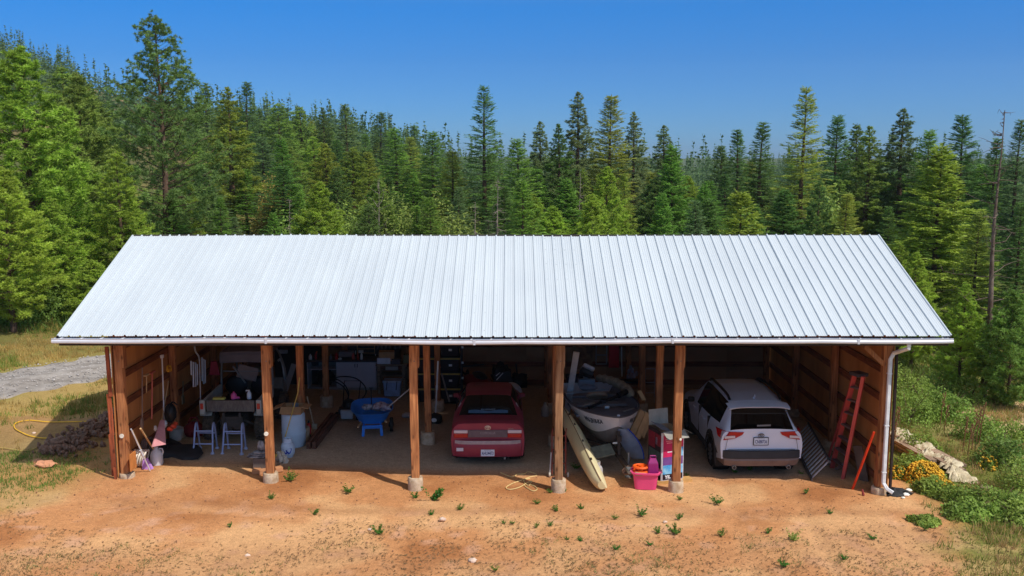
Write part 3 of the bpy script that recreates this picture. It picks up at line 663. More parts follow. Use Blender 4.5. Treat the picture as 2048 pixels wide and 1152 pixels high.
HERO = [
 ('pB', 38, 88, 40, PB, 'tall bushy bright green pine at the left edge, bare brown trunk in the undergrowth', 1.25),
 ('pB', 152, 143, 52, PM, 'broad pine between the left-edge pine and the tallest pine', 1.1),
 ('pA', 312, 33, 45, PD, 'tallest pine, open candelabra top, standing behind the left end of the roof', 1.05),
 ('pD', 232, 300, 40, PB, 'bushy mid-height pine just left of the tallest pine', 1.2),
 ('pC', 455, 172, 62, FO, 'slim ragged pine with a thin straight trunk right of the tallest pine', 1.2),
 ('fC', 410, 165, 120, PD, 'small dark spire of a distant fir just right of the tallest pine', 1.3),
 ('fC', 492, 163, 130, PD, 'second dark distant fir poking above the left tree line', 1.3),
 ('pD', 556, 205, 120, PM, 'round-topped pine on the skyline above the left part of the roof', 1.5),
 ('pD', 600, 212, 130, PM, 'broad skyline pine with a second top, left of the bare-trunk pine', 1.5),
 ('pC', 645, 214, 125, PD, 'skyline pine with a long bare pale trunk below its crown', 1.2),
 ('fC', 690, 208, 140, PD, 'sharp dark fir on the skyline right of the bare-trunk pine', 1.4),
 ('fC', 762, 224, 145, PD, 'lone pointed fir on the falling skyline', 1.5),
 ('fC', 828, 250, 160, PD, 'small pointed fir low on the falling skyline', 1.4),
 ('fB', 562, 276, 75, FM, 'dark green fir below the skyline above the left part of the roof', 1),
 ('pD', 650, 284, 68, FO, 'olive brown-tinged pine behind the roof, left of centre', 1.15),
 ('pD', 705, 292, 66, FO, 'rusty olive pine beside the olive brown one behind the roof', 1.25),
 ('fE', 790, 255, 80, FM, 'bright green layered fir, left of the tall spire fir', 1.2),
 ('fB', 865, 262, 78, FM, 'full green fir left of the tall spire fir', 1.15),
 ('fE', 905, 300, 66, FO, 'olive fir directly left of the tall spire fir', 1.1),
 ('fA', 968, 170, 64, FD, 'tall spire fir with a sparse ladder-like top near the middle of the roof', .92),
 ('fB', 1034, 276, 60, FM, 'bright green fir just right of the tall spire fir', 1.05),
 ('pC', 1080, 241, 72, PG, 'grey-green open pine right of the tall spire fir', 1.1),
 ('pC', 1117, 246, 66, FD, 'very dark narrow pine between two grey-green pines', 1.05),
 ('pC', 1156, 182, 74, PG, 'tall airy blue-green pine with a rounded crown, right of centre', 1.15),
 ('fE', 1222, 188, 66, FO, 'tallest dense brown-green fir right of the airy blue-green pine', .95),
 ('pC', 1268, 222, 76, PG, 'open grey pine leaning out right of the tallest dense fir', 1.05),
 ('pC', 1328, 249, 82, PG, 'lone open-topped pine with gaps of sky, right of centre', 1.25),
 ('fD', 1345, 290, 54, FM, 'broad bright green fir with swept branches below the lone open-topped pine', .9),
 ('pB', 1215, 330, 46, PB, 'bushy light green pine right behind the roof, below the tallest dense fir', .95),
 ('pB', 1185, 385, 42, PB, 'short bushy pine touching the ridge right of centre', .9),
 ('fD', 1408, 368, 50, FM, 'small swept fir standing in the gap of the skyline', .8),
 ('fD', 1325, 385, 46, FM, 'short full fir in front of the broad bright green fir', .8),
 ('fB', 1442, 290, 78, FD, 'dark fir at the right side of the skyline gap', 1),
 ('fC', 1476, 258, 72, FD, 'slim dark fir right of the skyline gap', 1.1),
 ('fC', 1525, 243, 66, FD, 'dark pointed fir left of the big yellow-green fir', 1.15),
 ('fS', 1480, 384, 40, FY, 'small golden-green fir standing against dark firs behind the roof', 1.2),
 ('fA', 1612, 172, 54, FO, 'big yellow-green fir with a ragged top behind the right part of the roof', 1.15),
 ('fB', 1676, 229, 64, FD, 'dark fir right beside the big yellow-green fir', .95),
 ('pD', 1716, 246, 68, PD, 'dark rounded pine, first right of the dark fir beside the yellow-green one', .95),
 ('pC', 1740, 250, 62, PM, 'slim green pine standing before the dark rounded pine', 1.2),
 ('pC', 1808, 215, 62, FBL, 'tall blue-green pine above the right end of the roof', 1.25),
 ('fB', 1860, 258, 60, FM, 'mid green fir between the tall blue-green pine and the dark spire', .95),
 ('fB', 1926, 228, 58, FD, 'dark broad spire fir above the large lime-green fir', .95),
 ('fD', 1884, 290, 38, FY, 'large lime-green fir beyond the right end of the roof', 1.25),
 ('fE', 1960, 420, 34, FO, 'olive fir low at the right, behind the dead snag', 1.0),
 ('fC', 1995, 275, 62, FD, 'dark fir partly hidden behind the dead snag', 1),
 ('fC', 2042, 238, 56, FBL, 'tall dark fir cut by the right edge of the picture', 1.2),
 ('pD', 1800, 480, 34.5, PB, 'young light green pine hugging the right gable of the barn', .9),
 ('pB', 1835, 500, 31.5, PB, 'bushy young pine beside the right gable, nearer than its neighbour', .8),
 ('pB', 1932, 560, 27.8, PB, 'bright young pine on the right, lowest of the young pines', .75),
 ('pS', 2030, 580, 26.6, PM, 'young pine at the right edge, next to the snag foot', .9),
 ('fE', 2044, 400, 33, FD, 'dark fir filling the right edge behind the snag', .9),
 ('pB', 4, 330, 34, PB, 'pine cut by the left edge of the picture', 1.1),
 ('pB', 100, 390, 37.5, PB, 'light green pine low between the two big left pines', 1.0),
 ('pS', 185, 520, 36, PB, 'small dense pine beside the left gable of the barn', 1.3),
 ('pB', 262, 400, 41, PB, 'bushy pine whose crown meets the left end of the ridge', 1.0),
]
for k_, px, top, Y, col, lab, wd_ in HERO: plant(k_, px, top, Y, col, lab, wide=wd_)
# the ranks of trees between the singled-out ones
SKX = [0, 100, 250, 400, 470, 560, 640, 700, 780, 860, 930, 1000, 1060, 1150, 1290, 1400, 1440, 1560, 1700, 1850, 1950, 2060]
SKY_ = [75, 95, 150, 195, 205, 215, 228, 235, 255, 270, 290, 300, 306, 305, 312, 322, 318, 312, 300, 296, 300, 290]
rnd = random.Random(77)
ZONES = [(0, 330, 'left of the tallest pine'), (330, 700, 'behind the left third of the roof'), (700, 1010, 'behind the roof, left of the tall spire fir'), (1010, 1400, 'behind the roof, right of the tall spire fir'), (1400, 1780, 'behind the right third of the roof'), (1780, 2100, 'beyond the right end of the roof')]
def zone(px):
    for a, b, s_ in ZONES:
        if a <= px < b: return s_
    return ZONES[-1][2]
cnt = 0
SHAPE = dict(pA='open', pB='bushy', pC='slender', pD='rounded', fB='full', fC='narrow', fD='broad', fE='layered', fS='small')
SHORT = {152: 'the broad left pine', 38: 'the tall left-edge pine', 312: 'the tallest pine', 455: 'the slim ragged pine', 562: 'the dark fir below the skyline', 650: 'the olive brown pine', 705: 'the rusty olive pine', 790: 'the bright layered fir', 865: 'the full green fir', 968: 'the tall spire fir', 1034: 'the fir right of the spire fir', 1080: 'the grey-green open pine', 1156: 'the airy blue-green pine', 1222: 'the tallest dense fir', 1328: 'the lone open-topped pine', 1408: 'the small swept fir', 1442: 'the fir at the skyline gap', 1525: 'the dark pointed fir', 1612: 'the big yellow-green fir', 1716: 'the dark rounded pine', 1808: 'the tall blue-green pine', 1884: 'the large lime-green fir', 2008: 'the dead snag'}
def nearest(px, top):
    k = min(SHORT, key=lambda q: abs(q - px)); d = px - k
    return ('just ' if abs(d) < 12 else '') + ('below ' if abs(d) < 12 else 'left of ' if d < 0 else 'right of ') + SHORT[k]
for layer, (n_, Ya, Yb, lo, hi) in enumerate(((44, 42, 56, 345, 440), (56, 58, 82, 300, 400), (44, 84, 120, 14, 95), (44, 125, 210, 0, 45))):
    for i in range(n_):
        px = -10 + 2080 * (i + rnd.uniform(.05, .95)) / n_; Y = rnd.uniform(Ya, Yb); sk = np.interp(px, SKX, SKY_)
        if layer > 1 and px < 330 and rnd.random() < .75: continue
        top = max(rnd.uniform(lo, hi), sk + 30) if layer < 2 else sk + rnd.uniform(lo, hi) + (0 if px < 700 else 4)
        if layer == 0 and (px < 250 or px > 1790): top = rnd.uniform(330, 480)
        pine = rnd.random() < (.62 if px < 520 else .30)
        kind = rnd.choice(['pB', 'pD', 'pC']) if pine else rnd.choice(['fB', 'fC', 'fD', 'fE', 'fE'])
        if pine: col, cn = rnd.choice([(PB, 'light green'), (PM, 'green'), (PM, 'green')]) if px < 520 else rnd.choice([(PM, 'green'), (PD, 'dark'), (PB, 'light green')])
        else: col, cn = rnd.choice([(FM, 'green'), (FM, 'green'), (FD, 'dark'), (FO, 'olive'), (FBL, 'blue-green')])
        depth = ['front rank', 'second rank', 'third rank', 'far rank'][layer]
        kn = 'pine' if pine else 'fir'; z_ = zone(px)
        plant(kind, px, top, Y, col, '%s %s %s %s, %s' % (SHAPE[kind], cn, kn, nearest(px, top), depth), wide=rnd.uniform(.95, 1.25) * (1.15 if layer > 1 else 1), group='%s %ss in the %s %s' % (cn, kn, depth, z_)); cnt += 1
# dead trees
def deadtree(px, top, Y, H0, seed, n, Rm, label, mt=None, up=.1, lo=.2):
    p = at(px, top, Y); z0 = gzs(p.x, Y); k = (p.z - z0) / H0; a, b = snag(seed, H0, n, Rm, up, mt, lo)
    t = thing('dead_tree', label, 'dead tree', (p.x, Y, z0)); t.scale = (k ** .8, k ** .8, k); link('trunk', a, t); link('branches', b, t)['kind'] = 'stuff'
deadtree(2008, 207, 27.6, 9, 3, 46, 1.7, 'tall bare grey snag at the right with long dead side branches', mat('snag_bark', (128, 112, 100), .95, 0, .25, 5, .5, 30, col2=(88, 70, 60)), lo=.22)
deadtree(995, 352, 45, 9, 5, 110, 1.9, 'dead grey fir with fine drooping twigs in front of the tall spire fir', up=-.25, lo=.1)
deadtree(950, 400, 47, 9, 6, 60, 1.0, 'thin dead grey tree left of the dead fir', up=-.2)
deadtree(757, 365, 46, 7, 8, 20, 3.2, 'bare forked dead tree with upswept grey limbs behind the roof', up=.7, lo=.35)
deadtree(578, 395, 46, 7, 9, 60, 1.0, 'small dead conifer with brownish twigs behind the left part of the roof', up=-.1)
deadtree(1160, 340, 52, 8, 10, 25, 1.0, 'thin bare trunk among the pines right of centre', up=.0, lo=.5)
# far wooded slopes, one mass
rs = np.random.RandomState(9)
n = 3600; a = rs.uniform(-.66, .66, n); Yf = rs.uniform(170, 620, n) ; a[:1500] = rs.uniform(-.66, -.1, 1500)
Xf = a * Yf; keep = ~((vn(Xf, Yf, 38, 4) + .5 * vn(Xf, Yf, 14, 8) > .02) & (a < -.3)); Xf, Yf = Xf[keep], Yf[keep]; n = len(Xf); Zf = gz(Xf, Yf)
VV = []
for v in range(6):
    m_ = 120; z = rs.beta(1.0, 1.5, m_); r = (1 - z) ** .85 * .17 * rs.uniform(.45, 1.1, m_) + .012; t = rs.uniform(0, 6.28, m_)
    c = np.stack([r * np.cos(t), r * np.sin(t), .08 + .92 * z], 1); out = np.stack([np.cos(t), np.sin(t), rs.uniform(-.5, .3, m_)], 1)
    trunk_ = np.array([(-.006, 0, 0), (.006, 0, 0), (0, 0, 1.02)] + [(0, -.006, 0), (0, .006, 0), (0, 0, 1.02)])
    VV.append(np.concatenate([trunk_, spikes(c - out * .035, unit(out + rs.normal(size=(m_, 3)) * .5), rs.uniform(.05, .10, m_) * (1.2 - z * .85), rs.uniform(.028, .05, m_), rs)]))
pick = rs.randint(0, 6, n); hh = rs.uniform(8, 15, n); base = np.array(VV)[pick]
V = base * hh[:, None, None]; V[:, :, 0] *= 1.15; V[:, :, 1] *= 1.15
V = V + np.stack([Xf, Yf, Zf - .3], 1)[:, None, :]
o = link('distant_forest', npmesh('distant_forest', V.reshape(-1, 3), np.arange(V.shape[0] * V.shape[1]).reshape(-1, 3), LEAF)); o.color = (*lin((96, 118, 72)), 1)
tag(o, 'distant conifer forest covering the far slopes and hillside', 'forest'); o['kind'] = 'stuff'
# ---------------- shrubs, grass ----------------
def leaves(c, r, n, size, rs, up=.35, shell=.45):
    "n leaf quads through an ellipsoid"
    d = unit(rs.normal(size=(n, 3))); q = rs.uniform(shell, 1, n) ** .6
    lump = 1 + .22 * np.sin(d[:, 0] * 5 + r[0] * 9) * np.cos(d[:, 1] * 4 + r[1] * 5)
    p = d * (q * lump)[:, None] * np.array(r); p[:, 2] = np.abs(p[:, 2])
    p = p + np.array(c); nrm = unit(d + rs.normal(size=(n, 3)) * .6 + np.array([0, 0, up])); u = unit(np.cross(nrm, rs.normal(size=(n, 3)))); v = np.cross(nrm, u)
    s_ = (rs.uniform(.6, 1.25, n) * size)[:, None]
    return np.stack([p - u * s_, p - v * s_ * .5, p + u * s_, p + v * s_ * .5], 1).reshape(-1, 3)
def shrub(px, py, r, n, size, col, label, cat='shrub', seed=0, group=None, name='shrub', mt=None, X=None, Y=None, flowers=None):
    rs = np.random.RandomState(seed + int(px)); p = gr(px, py) if X is None else Vector((X, Y, gzs(X, Y)))
    t = thing(name, label, cat, p, 0, group)
    V = [leaves((0, 0, 0), r, n, size, rs)]
    for k in range(5):
        a = rs.uniform(0, 6.28); q = rs.uniform(.3, .9)
        V.append(leaves((r[0] * q * math.cos(a), r[1] * q * math.sin(a), 0), (r[0] * .5, r[1] * .5, r[2] * rs.uniform(.5, 1.15)), n // 6, size, rs))
    V = np.concatenate(V); o = link('foliage', npmesh('foliage', V, np.arange(len(V)).reshape(-1, 4), mt or BROAD), t); o.color = (*col, 1)
    mb = MB()
    for k in range(7):
        a = rs.uniform(0, 6.28); mb.tube([(0, 0, -.05), (r[0] * .3 * math.cos(a), r[1] * .3 * math.sin(a), r[2] * .5), (r[0] * .7 * math.cos(a), r[1] * .7 * math.sin(a), r[2] * .9)], [.012, .009, .005], 3)
    mb.build('stems', BARK, t)
    if flowers:
        m_ = flowers[1]; d = unit(rs.normal(size=(m_, 3))); d[:, 2] = np.abs(d[:, 2]); p = d * np.array(r) * rs.uniform(.85, 1.1, (m_, 1))
        V, T = chips(m_, p, rs.uniform(.02, .045, m_), .8); link('flowers', npmesh('flowers', V, T, flowers[0]), t)
    return t
GRN = lin((130, 156, 68)); GRD = lin((108, 140, 64)); GRL = lin((140, 160, 72)); GRY = lin((134, 146, 68)); OR = lin((150, 130, 66))
YEL = mat('goldenrod_yellow', (206, 160, 40), .7, 0, .15, 9); 
sh = [(28, 690, 36, (2.2, 1.6, 1.5), GRD, 'dark green bush in the undergrowth at the left edge, beyond the drive'),
 (95, 680, 38, (2.0, 1.5, 1.7), GRN, 'leafy bush right of the left-edge bush, beyond the drive'),
 (165, 672, 38, (2.0, 1.4, 1.8), GRN, 'full green bush beyond the drive, next to the roof corner'),
 (215, 678, 37, (1.6, 1.2, 1.3), GRL, 'light green bush closest to the left roof corner'),
 (130, 640, 44, (1.4, 1.4, 2.0), GRY, 'yellowing bush standing behind the green bushes at left')]
for k, (px, py, Y_, r, col, lab) in enumerate(sh):
    p = at(px, py, Y_); shrub(px, py, r, 3000, .07, col, lab, seed=k, X=p.x, Y=Y_)
for k, (px, Y_, tp_, col, lab) in enumerate(((550, 60, 370, OR, 'orange-leaved bush showing between the left conifers'), (590, 62, 420, lin((160, 142, 66)), 'second orange-tinged bush between the left conifers'), (800, 50, 400, GRY, 'round yellow-green broadleaf tree behind the ridge, left of the dead firs'), (890, 50, 405, GRY, 'yellow-green drooping broadleaf tree just left of the dead firs'), (1650, 50, 400, GRL, 'light green broadleaf clump under the big yellow-green fir'), (700, 52, 420, GRL, 'light green broadleaf clump left of the forked dead tree'), (1500, 46, 440, GRN, 'low green clump touching the ridge left of the yellow-green fir'), (620, 50, 425, GRN, 'leafy green clump behind the left part of the ridge'))):
    p = at(px, tp_, Y_); z0 = gzs(p.x, Y_); H = p.z - z0; shrub(px, 0, (2.0, 2.0, H), 3500, .10, col, lab, cat='broadleaf tree', name='broadleaf_tree', seed=40 + k, X=p.x, Y=Y_)
def blades(pts, h, wd, per, rs, spread=.05, lean=.35):
    n = len(pts) * per; c = np.repeat(pts, per, 0) + np.concatenate([rs.normal(0, spread, (n, 2)), np.zeros((n, 1))], 1)
    d = unit(np.concatenate([rs.normal(0, lean, (n, 2)), np.ones((n, 1))], 1)); L = rs.uniform(.5, 1.2, n) * np.repeat(h, per)
    return spikes(c, d, L, np.full(n, wd) * rs.uniform(.7, 1.4, n), rs)
def field(name, label, n, dens, per, h, wd, col, seed, spread=.06, lean=.35):
    rs = np.random.RandomState(seed); P = []
    while sum(len(q) for q in P) < n:
        x, y, dd = dens(rs, 4000); k = rs.rand(len(x)) < dd; P.append(np.stack([x[k], y[k]], 1))
    P = np.concatenate(P)[:n]; z = gz(P[:, 0], P[:, 1]) - .01; pts = np.concatenate([P, z[:, None]], 1)
    V = blades(pts, rs.uniform(h[0], h[1], n), wd, per, rs, spread, lean)
    o = link(name, npmesh(name, V, np.arange(len(V)).reshape(-1, 3), BROAD)); o.color = (*col, 1); tag(o, label, name.split('_')[-1]); o['kind'] = 'stuff'; return o
def road_d(x, y):
    px_ = np.interp(y, [p.y for p in path], [p.x for p in path]); return np.abs(x - px_)
def dL(rs, m):
    x = rs.uniform(-24, -8.6, m); y = rs.uniform(20.5, 38, m); f = sm((-x - 11.2 + fbm(x, y, 1.6, 41, 4) * 1.6 + np.maximum(y - 23, 0) * .9) / 1.6) * (road_d(x, y) > 1.9)
    return x, y, f * np.clip(.55 + 1.2 * fbm(x, y, 1.2, 19, 2), .05, 1)
field('dry_grass', 'dry straw-coloured grass on both sides of the gravel drive', 5200, dL, 9, (.08, .26), .018, lin((176, 152, 88)), 1)
field('green_grass', 'patches of green grass along the drive and under the left trees', 2600, lambda rs, m: (lambda x, y, f: (x, y, f * (fbm(x, y, 2, 33, 2) > .08)))(*dL(rs, m)), 9, (.08, .26), .02, lin((120, 138, 60)), 2)
def dL2(rs, m):
    x = rs.uniform(-11.5, -7.4, m); y = rs.uniform(15.2, 20.8, m); return x, y, sm((-x - 8.0 + fbm(x, y, 1.1, 23, 3) * 2.2 - np.abs(y - 19.4) * .35) / 1.5) * .9
field('low_green_grass', 'low green grass growing at the left edge of the bare dirt', 900, dL2, 8, (.04, .14), .016, lin((116, 134, 60)), 3)
def dR(rs, m):
    x = rs.uniform(6.5, 24, m); y = rs.uniform(15, 33, m); f = sm((x - 8.4 + fbm(x, y, 1.6, 41, 4) * 1.2 + np.maximum(18 - y, 0) * .55 - sm((16.6 - y) / 2) * .8) / .9)
    f = f * np.where((y > 18.4) & (y < 28) & (x < 8.1), 0, 1); return x, y, f * np.clip(.5 + 1.1 * fbm(x, y, 1.0, 29, 2), .05, 1)
field('meadow_grass', 'green and yellow meadow grass spreading right of the barn', 9500, dR, 9, (.05, .26), .018, lin((122, 132, 62)), 4)
field('straw_grass', 'dry tan grass patches in the meadow right of the barn', 5200, lambda rs, m: (lambda x, y, f: (x, y, f * (fbm(x, y, 2.4, 71, 2) > -.05)))(*dR(rs, m)), 9, (.06, .28), .016, lin((184, 158, 104)), 5)
def dB(rs, m):
    x = rs.uniform(8, 26, m); y = rs.uniform(28, 44, m); return x, y, np.clip(.6 + 1.2 * fbm(x, y, 2, 13, 2), .1, 1)
field('forest_undergrowth', 'tangled green undergrowth beneath the trees right of the barn', 4200, dB, 9, (.15, .6), .04, lin((104, 122, 52)), 6, .15, .6)
field('left_undergrowth', 'mixed green undergrowth beneath the trees left of the barn', 3600, lambda rs, m: (lambda x, y: (x, y, np.clip(.6 + 1.2 * fbm(x, y, 2, 17, 2), .1, 1) * (road_d(x, y) > 2.5)))(rs.uniform(-28, -9, m), rs.uniform(34, 48, m)), 9, (.2, .8), .05, lin((94, 116, 48)), 7, .2, .6)
# shrubs and tall weeds right of the barn
rsh = [(1815, 850, (.9, .8, 1.0), GRN), (1855, 835, (.8, .8, .9), GRD), (1900, 840, (.9, .7, .75), GRN), (1835, 905, (.55, .5, .5), GRD), (1815, 950, (.6, .5, .45), GRN), (1860, 985, (.5, .4, .3), GRL), (1905, 1000, (.55, .4, .3), GRN),
 (1960, 880, (.8, .7, .65), GRN), (2010, 930, (.9, .7, .7), GRD), (2045, 985, (.9, .7, .7), GRN), (1990, 1020, (.9, .6, .45), GRN), (1940, 1030, (.7, .5, .3), GRL), (2030, 880, (.7, .6, .5), GRN), (1850, 1045, (.35, .25, .14), GRL), (1810, 805, (.9, .8, 1.0), GRL), (1870, 790, (1, .9, .9), GRN), (1935, 800, (.9, .9, .7), GRL), (2045, 1045, (.8, .5, .35), GRN)]
rl = ['tall leafy bush against the right wall of the barn', 'dark leafy bush beside the bush at the right wall', 'bush behind the far end of the lumber pile', 'low bush between the wall and the lumber pile', 'bush at the foot of the downspout', 'low bush in front of the goldenrod', 'dark bush in front of the lumber pile', 'bush right behind the lumber pile', 'big dark bush right of the lumber pile', 'bush at the right edge beside the loose plank', 'wide low bush in front of the loose plank', 'pale low clump in front of the lumber pile', 'bush in the meadow below the snag', 'little bush at the edge of the bare dirt', 'pale bush at the barn rear corner', 'bush under the young pines', 'pale bush between the young pines and the meadow', 'low bush at the lower right edge of the picture']
for k, (px, py, r, col) in enumerate(rsh): shrub(px, py, (r[0] * .78, r[1] * .78, r[2] * 1.05), 1150, .036 + .006 * (k % 3), [col, GRL, col, GRN][k % 4], rl[k], seed=k + 60)
shrub(1848, 962, (.42, .35, .42), 500, .03, GRN, 'big clump of yellow goldenrod in bloom before the lumber pile', 'flowers', 5, name='goldenrod', flowers=(YEL, 900))
shrub(1885, 985, (.3, .25, .26), 350, .03, GRN, 'small goldenrod clump at the near end of the lumber pile', 'flowers', 6, name='goldenrod', flowers=(YEL, 200))
shrub(1800, 955, (.25, .2, .25), 300, .03, GRN, 'little goldenrod beside the downspout', 'flowers', 7, name='goldenrod', flowers=(YEL, 120))
shrub(1976, 938, (.2, .2, .3), 200, .03, GRN, 'single goldenrod right of the lumber pile', 'flowers', 8, name='goldenrod', flowers=(YEL, 60))
STK = mat('dry_stalk', (120, 86, 56), .9)
rs = np.random.RandomState(4)
for k, (px, py, H) in enumerate(((1780, 925, 1.3), (1787, 900, 1.1), (1925, 905, .9), (1935, 912, .8), (1943, 900, 1.0), (1950, 905, 1.1), (1958, 890, 1.1), (1880, 850, .9), (1888, 862, .7))):
    p = gr(px, py); mb = MB(); mb.tube([(0, 0, -.02), (.03, 0, H * .5), (.08 + rs.uniform(-.1, .1), 0, H)], [.014, .011, .008], 5)
    for q in range(14): mb.blob((.05 + rs.uniform(-.03, .05), 0, H * (.55 + .45 * q / 14)), (.018, .018, .03), 3, .1, q)
    o = mb.build('dry_stalk', STK); o.location = p; tag(o, ['tall brown dead flower stalk against the barn wall', 'shorter dead flower stalk by the barn wall'][k] if k < 2 else 'brown dead flower stalk standing behind the lumber pile', 'dead stalk', 'dead stalks by the barn wall' if k < 2 else 'dead flower stalks behind the lumber pile')
# weeds on the bare dirt
WM = GRN
weeds = [(578, 962, .19), (866, 1002, .27), (830, 996, .12), (922, 1020, .12), (697, 986, .16), (541, 998, .11), (628, 1030, .12), (757, 1068, .16), (864, 1030, .10), (990, 1142, .10), (1282, 1032, .15), (1356, 1040, .12), (1350, 1068, .18), (1318, 1066, .12), (1434, 1008, .17), (1586, 1082, .16), (1535, 1068, .11), (1162, 1018, .10), (1114, 1022, .12), (1074, 1008, .10), (1100, 1052, .09), (1072, 1056, .09), (1134, 1080, .07), (1162, 1082, .09), (1230, 1038, .09), (1660, 1028, .09), (1612, 988, .10), (1100, 986, .09), (1130, 983, .09), (1152, 938, .14), (1374, 953, .08), (1500, 942, .10), (1470, 946, .10), (1603, 948, .09), (1024, 1048, .07), (1008, 1048, .07), (1444, 1074, .13), (1568, 1134, .14), (1745, 1078, .12), (1850, 1060, .16), (1690, 1120, .1), (460, 1055, .08), (1360, 1000, .09), (1300, 1090, .09), (1232, 1100, .10)]
wl = {0: 'round feathery green weed beside the second footing', 1: 'largest leafy green weed, in front of the third footing', 2: 'small weed between the third footing and the largest weed', 3: 'upright weed right of the largest weed', 4: 'spreading weed midway between the second and third footings', 5: 'small weed below the second footing', 7: 'weed beside a white pebble in the foreground left of centre', 10: 'bushy weed in front of the pink tub', 12: 'larger of two side-by-side weeds in front of the fifth footing', 13: 'smaller of two side-by-side weeds in front of the fifth footing', 14: 'tall leaning weed in front of the white car', 15: 'weed with yellow blades in the litter at right', 29: 'sunlit weed under the tan kayak'}
proto = []
rs = np.random.RandomState(8)
for v in range(5):
    Vs = []; 
    for k in range(9):
        a = rs.uniform(0, 6.28); tip = np.array([math.cos(a), math.sin(a), rs.uniform(.5, 1.5)]) * rs.uniform(.5, .95)
        for q in np.linspace(.25, 1, 5):
            Vs.append(leaves(tip * q, (.22, .22, .16), 7, .11, rs, up=.8, shell=.1))
    V = np.concatenate(Vs); me_ = npmesh('foliage', V, np.arange(len(V)).reshape(-1, 4), BROAD)
    proto.append(me_)
for k, (px, py, s_) in enumerate(weeds):
    o = link('weed', proto[k % 5], None, gr(px, py)); o.scale = (s_, s_, s_ * 1.05); o.rotation_euler = (0, 0, k * 1.3); o.color = (*(lin((74, 124, 44)) if k % 3 else lin((96, 128, 50))), 1)
    if k == 15: o.color = (*GRL, 1)
    tag(o, wl.get(k, 'small green weed sprouting from the bare dirt'), 'weed', 'small weeds sprouting from the bare dirt' if k not in wl else None) if k not in wl else tag(o, wl[k], 'weed')
def dT(rs, m):
    x = rs.uniform(-9, 9.5, m); y = rs.uniform(14.5, 17.6, m); return x, y, sm((fbm(x, y, 1.5, 83, 3) + .05) * 2.5) * sm((16.9 + .10 * x - y) / .8)
field('sparse_tufts', 'sparse grey-green and dry little tufts along the lower edge of the dirt', 420, dT, 12, (.03, .10), .014, lin((132, 132, 76)), 12, .06, .8)
# dry plant litter strewn over the dirt
rs = np.random.RandomState(21)
x = rs.uniform(-9.5, 9.5, 60000); y = rs.uniform(14.4, 18.3, 60000)
dn = sm((fbm(x, y, 1.3, 55, 3) + .12) * 2.2) * sm((18.0 - y + .05 * x) / .8) + .5 * sm((16.9 + .12 * x - y) / .8); k = rs.rand(len(x)) < dn * .13; x, y = x[k], y[k]
pts = np.stack([x, y, gz(x, y) + .012], 1)
n = len(pts); per = 5; c = np.repeat(pts, per, 0) + np.concatenate([rs.normal(0, .012, (n * per, 2)), np.zeros((n * per, 1))], 1)
d = unit(np.concatenate([rs.normal(0, 1, (n * per, 2)), rs.uniform(.1, .8, (n * per, 1))], 1))
V = spikes(c, d, rs.uniform(.015, .05, n * per), rs.uniform(.006, .016, n * per), rs)
o = link('plant_litter', npmesh('plant_litter', V, np.arange(len(V)).reshape(-1, 3), mat('litter_brown', (128, 98, 66), .9, 0, .3, 4, col2=(88, 76, 48)))); tag(o, 'dry brown plant litter strewn over the bare dirt', 'plant litter'); o['kind'] = 'stuff'
x = rs.uniform(-10, 10, 1500); y = rs.uniform(14.6, 20.4, 1500); pts = np.stack([x, y, gz(x, y) + .012], 1)
V, T = chips(len(pts), pts, rs.uniform(.006, .022, len(pts)) ** 1.0, .6)
o = link('pebbles', npmesh('pebbles', V, T, mat('pebble', (178, 132, 100), .9, 0, .3, 3, col2=(124, 84, 60)))); tag(o, 'tiny pebbles and clods scattered over the dirt', 'pebbles'); o['kind'] = 'stuff'
# ---------------- vehicles ----------------
def resamp(row, k):
    out = []
    for i in range(len(row) - 1):
        p0 = row[max(0, i - 1)]; p1 = row[i]; p2 = row[i + 1]; p3 = row[min(len(row) - 1, i + 2)]
        for q in range(k):
            t = q / k; c = 0.5 * ((2 * p1) + (p2 - p0) * t + (2 * p0 - 5 * p1 + 4 * p2 - p3) * t * t + (3 * p1 - p0 - 3 * p2 + p3) * t ** 3)
            l_ = p1 + (p2 - p1) * t; out.append(c * .6 + l_ * .4)
    out.append(row[-1]); return out
def carbody(rows, tags, arches, W, kx=4, ky=5, mi={}):
    """rows: cross-sections from the tail forward, each [(x, y, z)...] from roof centre down to the sill.
    tags {(i, j): name} picks out panes; returns {name: MB}"""
    G = [resamp([Vector(p) for p in r], kx) for r in rows]
    H_ = []
    for i in range(len(G) - 1):
        for q in range(ky):
            t = q / ky; H_.append(([a.lerp(b, t) for a, b in zip(G[i], G[i + 1])], i))
    H_.append((G[-1], len(G) - 1)); out = {}
    for a in range(len(H_) - 1):
        ra, i = H_[a]; rb, _ = H_[a + 1]
        for b in range(len(ra) - 1):
            c = (ra[b] + ra[b + 1] + rb[b] + rb[b + 1]) / 4
            if abs(c.x) > .55 * W and any((c.y - wy) ** 2 + (c.z - wz) ** 2 < rr * rr for wy, wz, rr in arches): continue
            nm = tags.get((i, b // kx), 'body')
            for s in (1, -1):
                q = [ra[b], rb[b], rb[b + 1], ra[b + 1]]; q = [(p.x * s, p.y, p.z) for p in q]
                if s < 0: q = q[::-1]
                key = nm if nm in ('body', 'rear_window', 'windshield') else nm + ('' if s > 0 else '|')
                out.setdefault(key, MB())._a(q, [(0, 1, 2, 3)])
    for r, fl in ((G[0], 1), (G[-1], 0)):      # tail and nose caps
        for b in range(len(r) - 1):
            q = [(r[b].x, r[b].y, r[b].z), (r[b + 1].x, r[b + 1].y, r[b + 1].z), (-r[b + 1].x, r[b + 1].y, r[b + 1].z), (-r[b].x, r[b].y, r[b].z)]
            out['body']._a(q[::-1] if fl else q, [(0, 1, 2, 3)])
    return out
